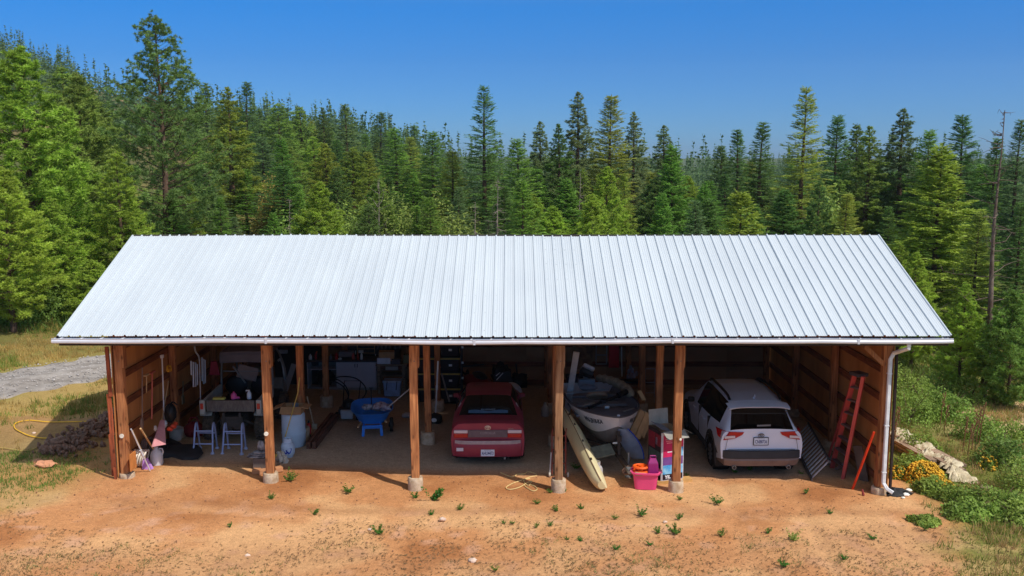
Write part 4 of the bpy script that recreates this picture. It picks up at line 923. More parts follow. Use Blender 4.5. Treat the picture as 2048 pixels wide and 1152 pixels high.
def weld(mb, nd=4):
    d = {}; mp = []; vs = []
    for v in mb.v:
        k = (round(v[0], nd), round(v[1], nd), round(v[2], nd))
        if k not in d: d[k] = len(vs); vs.append(v)
        mp.append(d[k])
    fs = []; ms = []
    for f, m in zip(mb.f, mb.m):
        g = []
        for i in f:
            if mp[i] not in g: g.append(mp[i])
        if len(g) > 2: fs.append(g); ms.append(m)
    mb.v, mb.f, mb.m = vs, fs, ms; return mb
RUB = mat('tyre_rubber', (44, 42, 40), .85, 0, .2, 20, .3, 60, spec=.2); DARKPL = mat('dark_plastic', (52, 52, 54), .6, 0, .1)
ALU = mat('dull_aluminium', (178, 180, 184), .42, .75, .08, 8); STEEL = mat('galvanised_steel', (150, 152, 154), .5, .6, .12, 8)
BLK = mat('black_plastic', (22, 22, 24), .5, 0, .1); GLASS = glass_dark(); RIM = mat('alloy_rim', (120, 124, 130), .35, .7, .05)
PLATEM = mat('plate_white', (214, 222, 232), .5, 0, .03); PLBLUE = mat('plate_blue', (30, 48, 110), .5, 0, 0)
WHT = mat('white_plastic', (226, 226, 222), .45, 0, .05)
def wheel(parent, c, r, w, side, nsp=5):
    o = MB().lathe([(r * .62, -w / 2), (r * .93, -w / 2), (r, -w / 2 + .03), (r, w / 2 - .03), (r * .93, w / 2), (r * .62, w / 2)], c, 28, axis='x').build('wheel', RUB, parent, True, 40)
    mb = MB(); x = c[0] + side * (w / 2 - .012)
    mb.lathe([(.01, -.01 * 1), (r * .62, -.01), (r * .64, .01), (r * .55, .012), (.02, .004)], (x, c[1], c[2]), 20, axis='x')
    for k in range(nsp):
        a = 2 * math.pi * k / nsp; mb.bar((x + side * .014, c[1], c[2]), (x + side * .014, c[1] + r * .58 * math.cos(a), c[2] + r * .58 * math.sin(a)), .05, .02, up=(1, 0, 0))
    mb.build('rim', RIM, o, True); return o
def plate(parent, c, txt, w=.305, h=.152, frame=True, tilt=0):
    mb = MB().box((c[0], c[1], c[2]), (w, .008, h), (tilt, 0, 0)); p = mb.build('licence_plate', PLATEM, parent)
    if frame: MB().box((c[0], c[1] + .003, c[2]), (w + .03, .008, h + .03), (tilt, 0, 0)).build('plate_frame', BLK, p)
    text_mb(txt, .11, lambda u, v: (c[0] + u, c[1] - .0055 + v * math.sin(tilt), c[2] - .012 + v), bold=.002, width=w * .86).build('plate_number', PLBLUE, p)
    text_mb('WASHINGTON', .022, lambda u, v: (c[0] + u, c[1] - .0055, c[2] + .058 + v)).build('plate_state', PLBLUE, p); return p
def emblem(parent, c, w, h, m, nrm='y'):
    mb = MB()
    def ell(cx, cz, a, b, r): mb.tube([(c[0] + cx + a * math.cos(t * math.pi / 12), c[1], c[2] + cz + b * math.sin(t * math.pi / 12)) for t in range(24)], r, 5, closed=True)
    ell(0, 0, w / 2, h / 2, w * .05); ell(0, h * .17, w * .36, h * .18, w * .04); ell(0, 0, w * .13, h * .44, w * .04); return mb.build('emblem', m, parent, True)
# ---- dusty red sedan
sx, sy = -.545, 20.62; zc = gzs(sx, sy + 2)
sed = thing('sedan', 'dusty dark red sedan parked in the middle bay with its tail towards the light', 'car', (sx, sy, zc), R(.6))
CAR1 = mat('dusty_red_paint', (148, 52, 70), .5, .1, .12, 2.2, 0, 0, spec=.4, coat=.15)
CAR1D = mat('dusty_red_paint_roof', (100, 58, 62), .8, 0, .15, 2.5, col2=(92, 66, 66), spec=.3)
def sec(y, zt, xr, zr, xb, zb, xm, zm, xs, zs, dy=0.0):
    return [(0, y, zt), (xr * .55, y, zt - .004), (xr, y + dy, zr), (xb, y + dy, zb), (xm, y, zm), (xs, y, zs)]
rows = [sec(.10, 1.01, .66, .99, .79, .86, .825, .62, .79, .26), sec(.22, 1.035, .68, 1.015, .80, .90, .838, .62, .80, .22), sec(.80, 1.02, .68, 1.00, .81, .92, .842, .62, .80, .22),
        sec(1.36, 1.345, .53, 1.31, .80, .93, .842, .62, .80, .22), sec(1.65, 1.375, .55, 1.335, .80, .93, .842, .62, .80, .22), sec(2.2, 1.38, .56, 1.34, .80, .92, .842, .62, .80, .22), sec(2.62, 1.35, .54, 1.31, .80, .91, .842, .62, .80, .22),
        sec(3.28, 1.0, .68, .97, .80, .88, .84, .6, .80, .22), sec(4.0, .86, .64, .84, .76, .76, .82, .55, .78, .22), sec(4.26, .72, .55, .70, .66, .66, .70, .5, .66, .25)]
tg = {(2, 0): 'rear_window', (2, 1): 'rear_window', (3, 2): 'side_window', (4, 2): 'side_window', (5, 2): 'side_window', (6, 0): 'windshield', (6, 1): 'windshield'}
arch1 = [(.86, .31, .35), (3.32, .31, .35)]
bd = carbody(rows, tg, arch1, .84, mi={})
for nm, mb in bd.items():
    weld(mb)
    if nm == 'body':
        b_ = mb.build('body', [CAR1, CAR1D], sed, True, 28)
        for p in b_.data.polygons:
            if p.center.z > .93 and p.normal.z > .35: p.material_index = 1
    else: mb.build(nm.strip('|'), GLASS, sed, True, 60)
for s in (-1, 1):
    for wy in (.86, 3.32): wheel(sed, (s * .745, wy, .30), .30, .19, s)
    MB().lathe([(.36, 0), (.36, .25)], (s * .74 - .25 * (s > 0), .86, .31), 18, axis='x').build('wheel_housing', BLK, sed)
mb = MB(); P = []
for k in range(21):       # wrap-round bumper
    u = (k - 10) / 10; x = .835 * math.copysign(abs(u) ** .9, u); y = .02 + .10 * abs(u) ** 4 * 1.0 + (.22 if abs(u) > .99 else 0)
    P.append([(x, y + .04, .64), (x, y, .62), (x, y - .03, .56), (x, y - .03, .36), (x, y + .02, .25), (x, y + .2, .23)])
mb.grid(P, flip=True); bmp = mb.build('rear_bumper', CAR1, sed, True, 30)
mb = MB(); mb.grid([[(a[1][0] * .97, a[1][1] - .006, .628), (a[1][0] * .97, a[1][1] - .034, .585), (a[1][0] * .97, a[1][1] - .036, .555)] for a in P], flip=True); mb.build('dusty_bumper_ledge', mat('pale_dust', (172, 150, 146), .9, 0, .15, 12), bmp)
TAILR = mat('red_tail_lens', (176, 8, 22), .25, 0, .03, spec=.6); TAILW = mat('clear_tail_lens', (212, 196, 198), .25, 0, .05, spec=.6)
for s in (-1, 1):
    l_ = MB().box((s * .605, .088, .735), (.31, .05, .095)).build('tail_light', TAILR, sed, bevel=.012)
    MB().box((s * .605, .088, .822), (.31, .05, .07)).build('clear_lens', TAILW, l_, bevel=.01)
GREYP = mat('grey_trim_panel', (104, 88, 92), .55, 0, .1, 10)
pn = MB().box((0, .088, .775), (.88, .03, .165)).build('centre_panel', GREYP, sed, bevel=.006)
text_mb('COROLLA', .075, lambda u, v: (u, .0715, .79 + v), width=.34).build('lettering', mat('badge_grey', (150, 140, 142), .4), pn)
emblem(sed, (0, .082, .915), .13, .085, mat('chrome_badge', (226, 226, 230), .2, .6, 0))
text_mb('TOYOTA', .03, lambda u, v: (.52 + u, .085, .885 + v)).build('maker_lettering', mat('chrome_badge', (226, 226, 230)), sed)
plate(sed, (.0, -.018, .36), 'AHU4473', frame=False); MB().box((-.625, -.016, .44), (.155, .008, .075)).build('bumper_sticker', mat('sticker', (214, 206, 212), .6), sed)
n_ = Vector((0, -.325, .56)).normalized()
def rw(u, v, lift=.008): return (u, .80 + .56 * v - lift * .5, 1.02 + .325 * v + lift)
mb = MB(); mb.grid([[rw(-.46 + .92 * i / 12, .06), rw(-.46 + .92 * i / 12, .20 + .03 * math.sin(i * .8))] for i in range(13)]); mb.build('sun_strip', mat('blue_glass_strip', (84, 116, 142), .3), sed)
text_mb('ILLUMNSIT', .06, lambda u, v: rw(u, .23 + v * 1.6, .012), width=.33).build('window_lettering', mat('white_vinyl', (176, 196, 214), .5), sed)
for s in (-1, 1): MB().box((s * .83, 2.75, .98), (.14, .1, .10)).build('door_mirror', CAR1, sed, bevel=.02); MB().bar((s * .655, 1.28, 1.17), (s * .70, 1.24, 1.08), .006, .03).build('quarter_glint', TAILW, sed)
MB().cyl((.38, .3, .24), (.38, .02, .22), .025).build('tailpipe', STEEL, sed, True)
# ---- white crossover
ax, ay = 5.48, 20.08; za = gzs(ax, ay + 2)
suv = thing('crossover_car', 'white compact crossover with black roof rails parked in the right-hand bay', 'car', (ax, ay, za), R(1.2))
CAR2 = mat('white_pearl_paint', (212, 222, 240), .28, .05, .02, 3, coat=.5, spec=.5)
rows = [sec(.10, 1.13, .70, 1.10, .845, 1.02, .905, .80, .88, .46), sec(.50, 1.575, .585, 1.53, .80, 1.13, .918, .82, .89, .36), sec(.60, 1.625, .60, 1.575, .81, 1.13, .92, .82, .895, .33), sec(1.3, 1.665, .615, 1.61, .845, 1.09, .922, .80, .895, .30), sec(2.1, 1.675, .62, 1.62, .85, 1.06, .922, .80, .895, .30),
        sec(2.75, 1.62, .60, 1.565, .85, 1.04, .922, .80, .895, .30), sec(3.5, 1.13, .73, 1.09, .86, .99, .922, .78, .895, .30), sec(4.25, 1.0, .72, .96, .84, .88, .90, .7, .87, .30), sec(4.56, .82, .60, .80, .74, .76, .78, .6, .76, .32)]
tg = {(0, 0): 'rear_window', (0, 1): 'rear_window', (2, 2): 'side_window', (3, 2): 'side_window', (4, 2): 'side_window', (5, 0): 'windshield', (5, 1): 'windshield'}
arch2 = [(.98, .36, .43), (3.66, .36, .43)]
bd = carbody(rows, tg, arch2, .92, ky=8)
for nm, mb in bd.items():
    weld(mb); b_ = mb.build(nm.strip('|'), CAR2 if nm == 'body' else GLASS, suv, True, 28 if nm == 'body' else 60)
for s in (-1, 1):
    for wy in (.98, 3.66):
        wheel(suv, (s * .80, wy, .345), .345, .23, s, 10)
        MB().lathe([(.44, 0), (.44, .34)], (s * .90 - .34 * (s > 0), wy, .36), 20, axis='x').build('wheel_housing', BLK, suv)
        mb = MB(); 
        P = []
        for k in range(17):
            t = math.pi * (-.08 + 1.16 * k / 16); P.append([(s * .925, wy + .42 * math.cos(t), .36 + .42 * math.sin(t)), (s * .935, wy + .44 * math.cos(t), .36 + .44 * math.sin(t)), (s * .93, wy + .50 * math.cos(t), .36 + .50 * math.sin(t)), (s * .90, wy + .505 * math.cos(t), .36 + .505 * math.sin(t))])
        mb.grid(P, flip=s < 0).build('wheel_arch_trim', DARKPL, suv, True)
    mb = MB(); mb.tube(catmull([(s * .57, .75, 1.63), (s * .58, .95, 1.70), (s * .585, 1.7, 1.725), (s * .58, 2.4, 1.70), (s * .57, 2.62, 1.63)], 4), .032, 6); mb.build('roof_rail', BLK, suv, True)
    MB().box((s * .905, 2.32, .36), (.04, 1.85, .14)).build('sill_trim', DARKPL, suv, bevel=.01)
    l_ = MB(); l_._a([(s * .40, .085, 1.06), (s * .44, .085, 1.00), (s * .60, .072, .925), (s * .84, .09, .885), (s * .93, .30, .93), (s * .925, .50, 1.06), (s * .87, .16, 1.085), (s * .70, .07, 1.075)], [tuple(range(8)) if s < 0 else tuple(range(7, -1, -1))])
    vs = l_.v[:]; l_._a([(x * .985, y + .05, z) for x, y, z in vs], [])
    for k in range(8): l_.f.append([k, (k + 1) % 8, 8 + (k + 1) % 8, 8 + k]); l_.m.append(0)
    for v in range(8): l_.v[v] = (l_.v[v][0], l_.v[v][1] - .012, l_.v[v][2])
    tl = l_.build('tail_light', TAILR, suv); MB().bar((s * .60, .050, .965), (s * .82, .066, .95), .012, .055).build('clear_lens', TAILW, tl)
    MB().box((s * .97, 2.92, 1.07), (.16, .1, .12)).build('door_mirror', BLK, suv, bevel=.03)
    for y_ in (1.65, 2.62): MB().bar((s * .93, y_, .93), (s * .93, y_ + .2, .935), .025, .03).build('door_handle', CAR2, suv)
    for y_ in (1.32, 2.25): MB().box((s * .885, y_, .72), (.08, .008, .75)).build('door_seam', BLK, suv)
    mb = MB(); mb.lathe([(.03, .02), (.034, .0), (.045, .0), (.045, .14), (.036, .14)], (s * .60, .03, .275), 14, axis='y'); et = mb.build('exhaust_tip', STEEL, suv, True, 30); MB().cyl((s * .60, .027, .275), (s * .60, .05, .275), .033).build('bore', BLK, et)
MB().box((-.80, .52, .28), (.22, .012, .26)).build('mud_flap', BLK, suv)
mb = MB(); P = []; P2 = []
for k in range(23):
    u = (k - 11) / 11; x = .915 * math.copysign(abs(u) ** .85, u); y = .0 + .12 * abs(u) ** 5 + (.38 if abs(u) > .99 else 0)
    P.append([(x * .99, y + .05, .66), (x, y, .645), (x, y - .015, .50), (x * .985, y + .0, .48)]); P2.append([(x * .985, y + .0, .48), (x * .98, y - .01, .44), (x * .95, y + .06, .30), (x * .93, y + .25, .27)])
MB().grid(P, flip=True).build('rear_bumper', DARKPL, suv, True, 30); MB().grid(P2, flip=True).build('lower_bumper', mat('dusty_grey_plastic', (122, 106, 100), .7, 0, .1), suv, True, 30)
mb = MB(); P = []
for k in range(17):
    u = (k - 8) / 8; x = .69 * u; P.append([(x, .62, 1.625 - .05 * u ** 4), (x * .99, .40, 1.60 - .05 * u ** 4), (x * .98, .27 + .05 * u * u, 1.575 - .06 * u ** 4), (x * .97, .29 + .05 * u * u, 1.55 - .06 * u ** 4), (x * .96, .50, 1.54 - .05 * u ** 4)])
MB().grid(P, flip=True).build('roof_spoiler', CAR2, suv, True, 40)
mb = MB(); mb.cyl((0, .82, 1.63), (0, .82, 1.66), .03, .025); mb.bar((0, .80, 1.66), (0, .74, 1.72), .012, .05); mb.build('shark_fin_antenna', CAR2, suv, True)
MB().bar((-.10, .145, 1.19), (.20, .14, 1.20), .02, .035).build('rear_wiper', mat('grey_wiper', (120, 120, 122), .5), suv)
plate(suv, (-.02, .075, .855), 'CNB8736')
emblem(suv, (-.02, .07, .99), .13, .085, mat('dark_chrome', (110, 112, 118), .25, .6, 0))
for s in (-1, 1): MB().bar((s * .74, .078, 1.02), (s * .80, .07, .67), .006, .008).build('tailgate_seam', BLK, suv)
MB().bar((-.74, .072, .672), (.74, .072, .672), .006, .008).build('tailgate_seam', BLK, suv)
# ---- utility vehicle with a dump bed
ux, uy = -6.62, 21.75; zu = gzs(ux, uy + 1)
utv = thing('utility_vehicle', 'muddy grey side-by-side utility vehicle with a dump bed and soft roof in the left bay', 'utility vehicle', (ux, uy, zu))
UG = mat('dusty_grey_body', (120, 116, 108), .7, 0, .12, 6, .2, 30); UL = mat('pale_grey_body', (178, 180, 168), .6, 0, .1, 6); ROLL = mat('roll_bar_grey', (126, 124, 120), .5, .2, .1)
MUD = mat('muddy_tyre', (104, 90, 74), .95, 0, .25, 12, .8, 50, col2=(62, 56, 48))
bed = MB().box((0, .72, .80), (1.28, 1.3, .05)).build('dump_bed', BLK, utv)
for s in (-1, 1):
    MB()._a([(s * .67, .02, .80), (s * .67, 1.35, .80), (s * .67, 1.35, 1.12), (s * .67, .02, 1.06), (s * .61, .02, .80), (s * .61, 1.35, .80), (s * .61, 1.35, 1.12), (s * .61, .02, 1.06)], [(0, 1, 2, 3), (7, 6, 5, 4), (3, 2, 6, 7), (0, 3, 7, 4), (1, 5, 6, 2), (0, 4, 5, 1)]).build('bed_side', UL, bed)
    l_ = MB().box((s * .665, .0, .90), (.13, .09, .36)).build('rear_corner', UL, utv, bevel=.03)
    MB().box((s * .665, -.05, .93), (.075, .02, .14)).build('tail_light', mat('red_lens_soft', (196, 62, 50), .3), l_, bevel=.01)
    mb = MB(); P = []
    for k in range(11):
        t = math.pi * (.16 + .6 * k / 10); P.append([(s * .50, .45 + .44 * math.cos(t), .36 + .44 * math.sin(t)), (s * .78, .45 + .44 * math.cos(t), .36 + .42 * math.sin(t))])
    mb.grid(P, flip=s > 0).build('fender', UL, utv, True)
    for wy in (.45, 2.35):
        mb = MB(); mb.lathe([(.16, -.13), (.26, -.14), (.31, -.11), (.325, -.05), (.325, .05), (.31, .11), (.26, .14), (.16, .13)], (s * .62, wy, .325), 26, axis='x')
        for k in range(18):
            a = 2 * math.pi * k / 18
            for q in (-1, 1): mb.box((s * .62 + q * .06, wy + .335 * math.cos(a + q * .09), .325 + .335 * math.sin(a + q * .09)), (.12, .045, .035), (a - math.pi / 2, 0, q * .35))
        wv_ = mb.build('wheel', MUD, utv, True, 40); MB().lathe([(.02, -.02), (.15, 0), (.16, .03), (.1, .05)], (s * .72, wy, .325), 14, axis='x').build('rim', BLK, wv_, True)
    mb = MB(); mb.tube(catmull([(s * .64, 1.42, .85), (s * .63, 1.45, 1.5), (s * .57, 1.5, 1.82), (s * .56, 2.2, 1.86), (s * .62, 2.75, 1.25), (s * .62, 2.85, .9)], 5), .028, 8); mb.build('roll_cage_side', ROLL, utv, True)
    mb = MB(); mb.blob((s * .32, 1.62, 1.02), (.28, .07, .26), 8, .03, 3); mb.build('seat_back', BLK, utv, True)
mb = MB().box((0, .0, .93), (1.12, .05, .27)).build('tailgate', mat('worn_tailgate', (124, 118, 110), .8, 0, .25, 9, .3, 25, (3, 1, 1), (94, 90, 84)), utv, bevel=.01)
mb = MB(); mb.grid([[(x, y, 1.90 + .05 * math.cos(x * 1.8) - .04 * abs(y - 2.05) ** 2 - (.10 if y < 1.45 else 0)) for x in (-.66, -.5, -.25, 0, .25, .5, .66)] for y in (1.42, 1.46, 1.7, 2.0, 2.3, 2.55)], flip=True); mb.grid([[(x, 1.41, z + .05 * math.cos(x * 1.8)) for x in (-.66, -.4, 0, .4, .66)] for z in (1.62, 1.82)]); mb.build('soft_roof', mat('faded_grey_canvas', (116, 112, 116), .95, 0, .1, 5, .2, 12), utv, True)
mb = MB(); mb.bar((-.6, 1.5, 1.42), (.6, 1.5, 1.42), .03, .03); mb.bar((-.35, 1.48, 1.55), (-.05, 1.48, 1.12), .03, .04); mb.build('cage_crossbar', ROLL, utv)
MB().box((0, 1.5, 1.38), (.5, .02, .34), (0, .25, 0)).build('rear_panel', mat('dirty_tan_plastic', (136, 120, 112), .8), utv)
MB().box((0, 2.0, .55), (1.2, 1.3, .3)).build('floor_pan', BLK, utv, bevel=.04); MB()._a([(-.6, 2.6, .5), (.6, 2.6, .5), (.6, 3.1, .55), (-.6, 3.1, .55), (-.6, 2.6, 1.0), (.6, 2.6, 1.0), (.55, 3.1, .8), (-.55, 3.1, .8)], [(4, 5, 6, 7), (0, 4, 7, 3), (1, 2, 6, 5), (2, 3, 7, 6), (0, 1, 5, 4)]).build('hood', UG, utv)
mb = MB(); mb.box((0, .5, .5), (.5, .9, .3)); mb.bar((0, -.1, .36), (0, .4, .42), .06, .06); mb.bar((-.3, .1, .55), (-.5, .4, .33), .04, .04); mb.bar((.3, .1, .55), (.5, .4, .33), .04, .04); mb.bar((-.18, .02, .76), (-.18, .1, .32), .05, .05); mb.bar((.2, .02, .76), (.2, .1, .32), .05, .05); mb.build('chassis', mat('greasy_steel', (84, 78, 72), .7, .3, .2), utv)
def wp(o, x, y, z): return Vector(o.location) + Vector((x, y, z))
bz = 1.09
mb = MB().box((-.28, .08, 0), (.28, .16, .05)); o = solo('foam_pad', MB().box(wp(utv, -.30, .12, 1.08), (.28, .14, .05)), mat('yellow_foam', (210, 200, 96), .9), 'small yellow pad resting on the utility vehicle tailgate', 'pad', bevel=.015)
mb = MB(); p = wp(utv, .04, .14, 1.06); mb.lathe([(.06, 0), (.07, .02), (.07, .10), (.05, .14), (.02, .15), (.02, .18)], p, 12); mb.blob(p + Vector((.09, 0, .03)), (.06, .04, .035), 5, .1, 2); solo('bottle', mb, mat('pink_plastic', (216, 92, 160), .5), 'squat pink bottle on the tailgate of the utility vehicle', 'bottle', smooth=True)
mb = MB(); p = wp(utv, .40, .16, 1.06); mb.lathe([(.05, 0), (.055, .02), (.055, .13), (.03, .17), (.02, .19), (.03, .22)], p, 12); mb.box(p + Vector((-.03, 0, .2)), (.09, .03, .03)); solo('spray_bottle', mb, mat('pale_blue_white', (196, 214, 226), .5), 'white and blue spray bottle on the tailgate of the utility vehicle', 'bottle', smooth=True)
# ---- aluminium boat on its trailer
hx, hy, hd = 2.40, 20.6, R(7)
zb = gzs(2.2, 22)
boat = thing('fishing_boat', 'white and grey aluminium fishing boat, bow towards the light, number on the bow', 'boat', (hx, hy, zb), hd)
BW = mat('boat_white_paint', (226, 220, 218), .45, .1, .08, 3); BG = mat('boat_grey_paint', (98, 100, 112), .6, .1, .12, 4); BI = mat('boat_inside_grey', (128, 130, 140), .6, .2, .15, 4)
LB = 3.75; NS = 22
def half(t): return .81 * (1 - (1 - min(1, t / .46)) ** 2.0) ** .70 if t < .46 else .81 - .05 * (t - .46)
def hull(t, s, out=0.0):
    "t 0..1 bow to stern, s 0 keel .. 1 gunwale (port is -x)"
    w = half(t); zk = .40 + .42 * max(0, 1 - t / .20) ** 2.0 ; zg = 1.20 - .10 * min(1, t * 1.6)
    yb = t * LB + .22 * (1 - s) * max(0, 1 - t / .25)
    c = s ** .42 if s > 0 else 0; zz = zk + (zg - zk) * s ** 1.35
    return Vector((w * (.12 * s + .88 * c) + out, yb, zz))
for s_, nm in ((-1, 'port'), (1, 'starboard')): pass
mb = MB(); Pp = []
for i in range(NS + 1):
    t = (i / NS) ** 1.4; row = [];
    for j in range(-10, 11):
        p = hull(t, abs(j) / 10); row.append((math.copysign(p.x, j) if j else 0, p.y, p.z))
    Pp.append(row)
for i in range(NS):
    for j in range(20):
        mb._a([Pp[i][j], Pp[i][j + 1], Pp[i + 1][j + 1], Pp[i + 1][j]], [(3, 2, 1, 0)], 1 if 5 <= j < 15 else 0)
mb._a(Pp[-1], [tuple(range(21))], 0); weld(mb); hb = mb.build('hull', [BW, mat('boat_bottom_grey', (130, 124, 122), .6, .2, .1)], boat, True, 40)
mb = MB(); Pi = []
for i in range(NS + 1):
    t = max(.012, (i / NS) ** 1.4); row = []
    for j in range(-6, 7):
        s_ = abs(j) / 6; p = hull(min(t, .985), .22 + .78 * s_); xx = max(0, p.x - .03) * (1 if s_ > 0 else 0); row.append((math.copysign(xx, j) if j else 0, p.y + .03, p.z + .015 if s_ > .9 else p.z + .03))
    Pi.append(row)
mb.grid(Pi); mb.build('inner_hull', BI, boat, True, 50)
for s_ in (-1, 1):
    mb = MB(); mb.tube([(s_ * hull((i / NS) ** 1.4, 1).x, hull((i / NS) ** 1.4, 1).y, hull((i / NS) ** 1.4, 1).z + .01) for i in range(NS + 1)], .022, 6); mb.build('gunwale', mat('gunwale_dark', (96, 94, 100), .5, .4), boat, True)
mb = MB(); rw_ = []
for i in range(9):
    t = .004 + .27 * i / 8; p = hull(t, .985); rw_.append([(-max(0.0, p.x - .02), p.y + .02, p.z - .01), (0, p.y + .02, p.z + .015), (max(0.0, p.x - .02), p.y + .02, p.z - .01)])
mb.grid(rw_); dk = mb.build('foredeck', BG, boat, True, 60)
MB().box((0, .10, 1.225), (.06, .05, .04)).build('bow_light', mat('bow_light_white', (230, 230, 236), .3), dk, bevel=.01); MB().box((-.12, .78, 1.24), (.12, .12, .07)).build('anchor_cleat', ALU, dk, bevel=.02)
MB().bar((.2, .45, 1.215), (.52, .75, 1.2), .03, .02).build('bow_rail', ALU, dk)
for y_ in (1.35, 2.2, 3.1): MB().box((0, y_, .93), (1.5, .3, .06)).build('bench_seat', BI, boat, bevel=.01)
def onhull(tc, sc, s_):
    def fn(u, v):
        t = tc + u * s_ / LB; t = max(0.005, t); p = hull(t, sc + v * 1.25); return (s_ * (p.x + .006), p.y - .004, p.z)
    return fn
NUM = mat('black_number_vinyl', (26, 22, 26), .5)
text_mb('WN-2818-KA', .135, onhull(.155, .80, -1), bold=.004, width=.62).build('registration_number', NUM, hb)
text_mb('WN-2818-KA', .135, onhull(.155, .80, 1), bold=.004, width=.62).build('registration_number', NUM, hb)
f_ = onhull(.42, .62, -1); mb = MB()
shp = [(-.02, .20), (.05, .18), (.07, .08), (.03, .10), (.0, .02), (.05, -.08), (.10, -.20), (.04, -.12), (-.03, -.04), (-.07, .04), (-.06, .12)]
mb._a([f_(u * 1.1, v * .9) for u, v in shp], [tuple(range(len(shp) - 1, -1, -1))]); mb.build('fish_decal', mat('fish_decal', (120, 40, 34), .5), hb)
ow = Matrix.Rotation(hd, 3, 'Z')
def bw(x, y, z): return Vector(boat.location) + ow @ Vector((x, y, z))
# things lying in the boat
mb = MB(); q = bw(-.05, 3.45, 1.38); mb.blob(q, (.17, .30, .16), 9, .05, 3); eng = thing('outboard_motor', 'grey outboard motor with a pale cowling tipped over the stern of the boat', 'outboard motor', bw(-.05, 3.5, .8), hd)
mb = MB(); mb.T = Matrix.Translation((0, 0, .62)) @ Matrix.Rotation(-.5, 4, 'X') @ Matrix.Rotation(.5, 4, 'Y'); mb.box((0, 0, 0), (.34, .42, .16)); mb.build('engine_block', DARKPL, eng, bevel=.05)
mb = MB(); mb.T = Matrix.Translation((.03, -.04, .73)) @ Matrix.Rotation(-.5, 4, 'X') @ Matrix.Rotation(.5, 4, 'Y'); mb.box((0, 0, 0), (.32, .48, .10)); mb.build('cowling', mat('cowling_pale', (196, 200, 204), .4), eng, bevel=.05)
mb = MB(); mb.bar((0, .05, .5), (0, .25, -.1), .12, .08); mb.box((0, -.02, .38), (.42, .16, .16)); mb.build('bracket', ALU, eng)
mb = MB(); mb.tube(catmull([bw(.25, 3.5, 1.28), bw(.5, 3.1, 1.30), bw(.74, 2.6, 1.24), bw(.80, 2.1, 1.14)], 5), [.07, .10, .08, .12, .09, .12, .10, .13, .10, .13, .11, .14, .12, .13, .10, .05], 10); solo('canvas_cover', mb, mat('faded_canvas', (178, 164, 136), .95, 0, .2, 9, .8, 18, col2=(128, 118, 96)), 'rolled beige canvas cover slumped over the right gunwale of the boat', 'cover', smooth=True, ang=180)
mb = MB(); mb.lathe([(.02, -.03), (.24, -.03), (.27, .01), (.25, .05), (.05, .055), (.02, .05)], (0, 0, 0), 20); mb.T = None
for k, v in enumerate(mb.v):
    vv = Matrix.Rotation(-.6, 3, 'X') @ Vector((v[0], v[1] * .8, v[2])); mb.v[k] = tuple(bw(-.08, 2.0, 1.18) + vv)
solo('swivel_seat', mb, mat('tan_vinyl', (150, 124, 100), .7), 'round tan swivel seat propped up inside the boat', 'boat seat', smooth=True)
solo('trolling_motor', MB().tube([bw(-.5, .95, 1.20), bw(.45, 1.75, 1.27)], .035, 8).cyl(bw(.38, 1.7, 1.27), bw(.62, 1.9, 1.3), .07, .07, 12).box(bw(-.1, 1.28, 1.25), (.14, .12, .08)), BLK, 'black electric motor laid across the boat behind its foredeck', 'trolling motor')
mb = MB(); 
for k in range(7): mb.tube(catmull([bw(-.62 + .03 * k, 1.2 + .05 * k, 1.15), bw(-.45 + .02 * k, 1.15, 1.22), bw(-.25, 1.25 + .04 * k, 1.18), bw(-.4, 1.45, 1.14)], 4), .012, 5)
solo('rope_coil', mb, mat('grey_rope', (142, 134, 122), .9), 'tangle of grey rope in the boat near its left side', 'rope')
solo('paddle', MB().bar(bw(-.6, 2.45, 1.17), bw(.35, 2.6, 1.19), .03, .03).box(bw(-.68, 2.44, 1.17), (.2, .12, .02)), ALU, 'metal-shafted paddle across the boat in front of the outboard motor', 'paddle')
mb = MB(); mb.blob(bw(-.15, 2.75, 1.22), (.24, .1, .08), 7, .05, 4); solo('boat_cushion', mb, mat('cushion_grey', (120, 122, 130), .8), 'pale grey cushion lying in the boat below the outboard motor', 'cushion', smooth=True)
trl = thing('boat_trailer', 'rusty dark boat trailer carrying the aluminium boat, its tongue pointing out of the barn', 'trailer', (hx, hy, zb), hd)
TRM = mat('rusty_trailer_steel', (96, 78, 66), .8, .3, .25, 8, .3, 30, col2=(62, 54, 50))
MB().bar((0, -.95, .30), (0, 2.6, .36), .09, .09).build('tongue', TRM, trl)
for s_ in (-1, 1):
    MB().bar((s_ * .08, .5, .34), (s_ * .62, 1.3, .36), .06, .07).bar((s_ * .62, 1.3, .36), (s_ * .62, 3.3, .36), .06, .07).build('frame_rail', TRM, trl)
    w_ = MB().lathe([(.12, -.08), (.24, -.08), (.26, -.05), (.26, .05), (.24, .08), (.12, .08)], (s_ * .80, 2.2, .26), 20, axis='x').build('wheel', RUB, trl, True, 40)
    MB().lathe([(.01, 0), (.13, .01), (.12, .05)], (s_ * .84, 2.2, .26), 14, axis='x').build('rim', WHT, w_, True)
MB().bar((0, -.02, .32), (0, .10, .86), .07, .07).bar((-.05, .02, .72), (.05, .02, .72), .12, .12).build('winch_post', TRM, trl)
MB().box((0, -.98, .31), (.11, .26, .09)).cyl((0, -1.08, .27), (0, -1.08, .36), .05).build('coupler', STEEL, trl, bevel=.02)
mb = MB()
for k in range(10):
    a = k * .9; mb.tube(catmull([(.02, -.80, .36), (.12 * math.cos(a), -.82 + .1 * math.sin(a), .30 - .02 * k), (.1 * math.sin(a), -.78, .16 + .01 * k), (-.02, -.84, .34)], 4), .012, 4)
mb.build('tangled_wires', mat('brown_wire', (134, 104, 86), .9), trl)
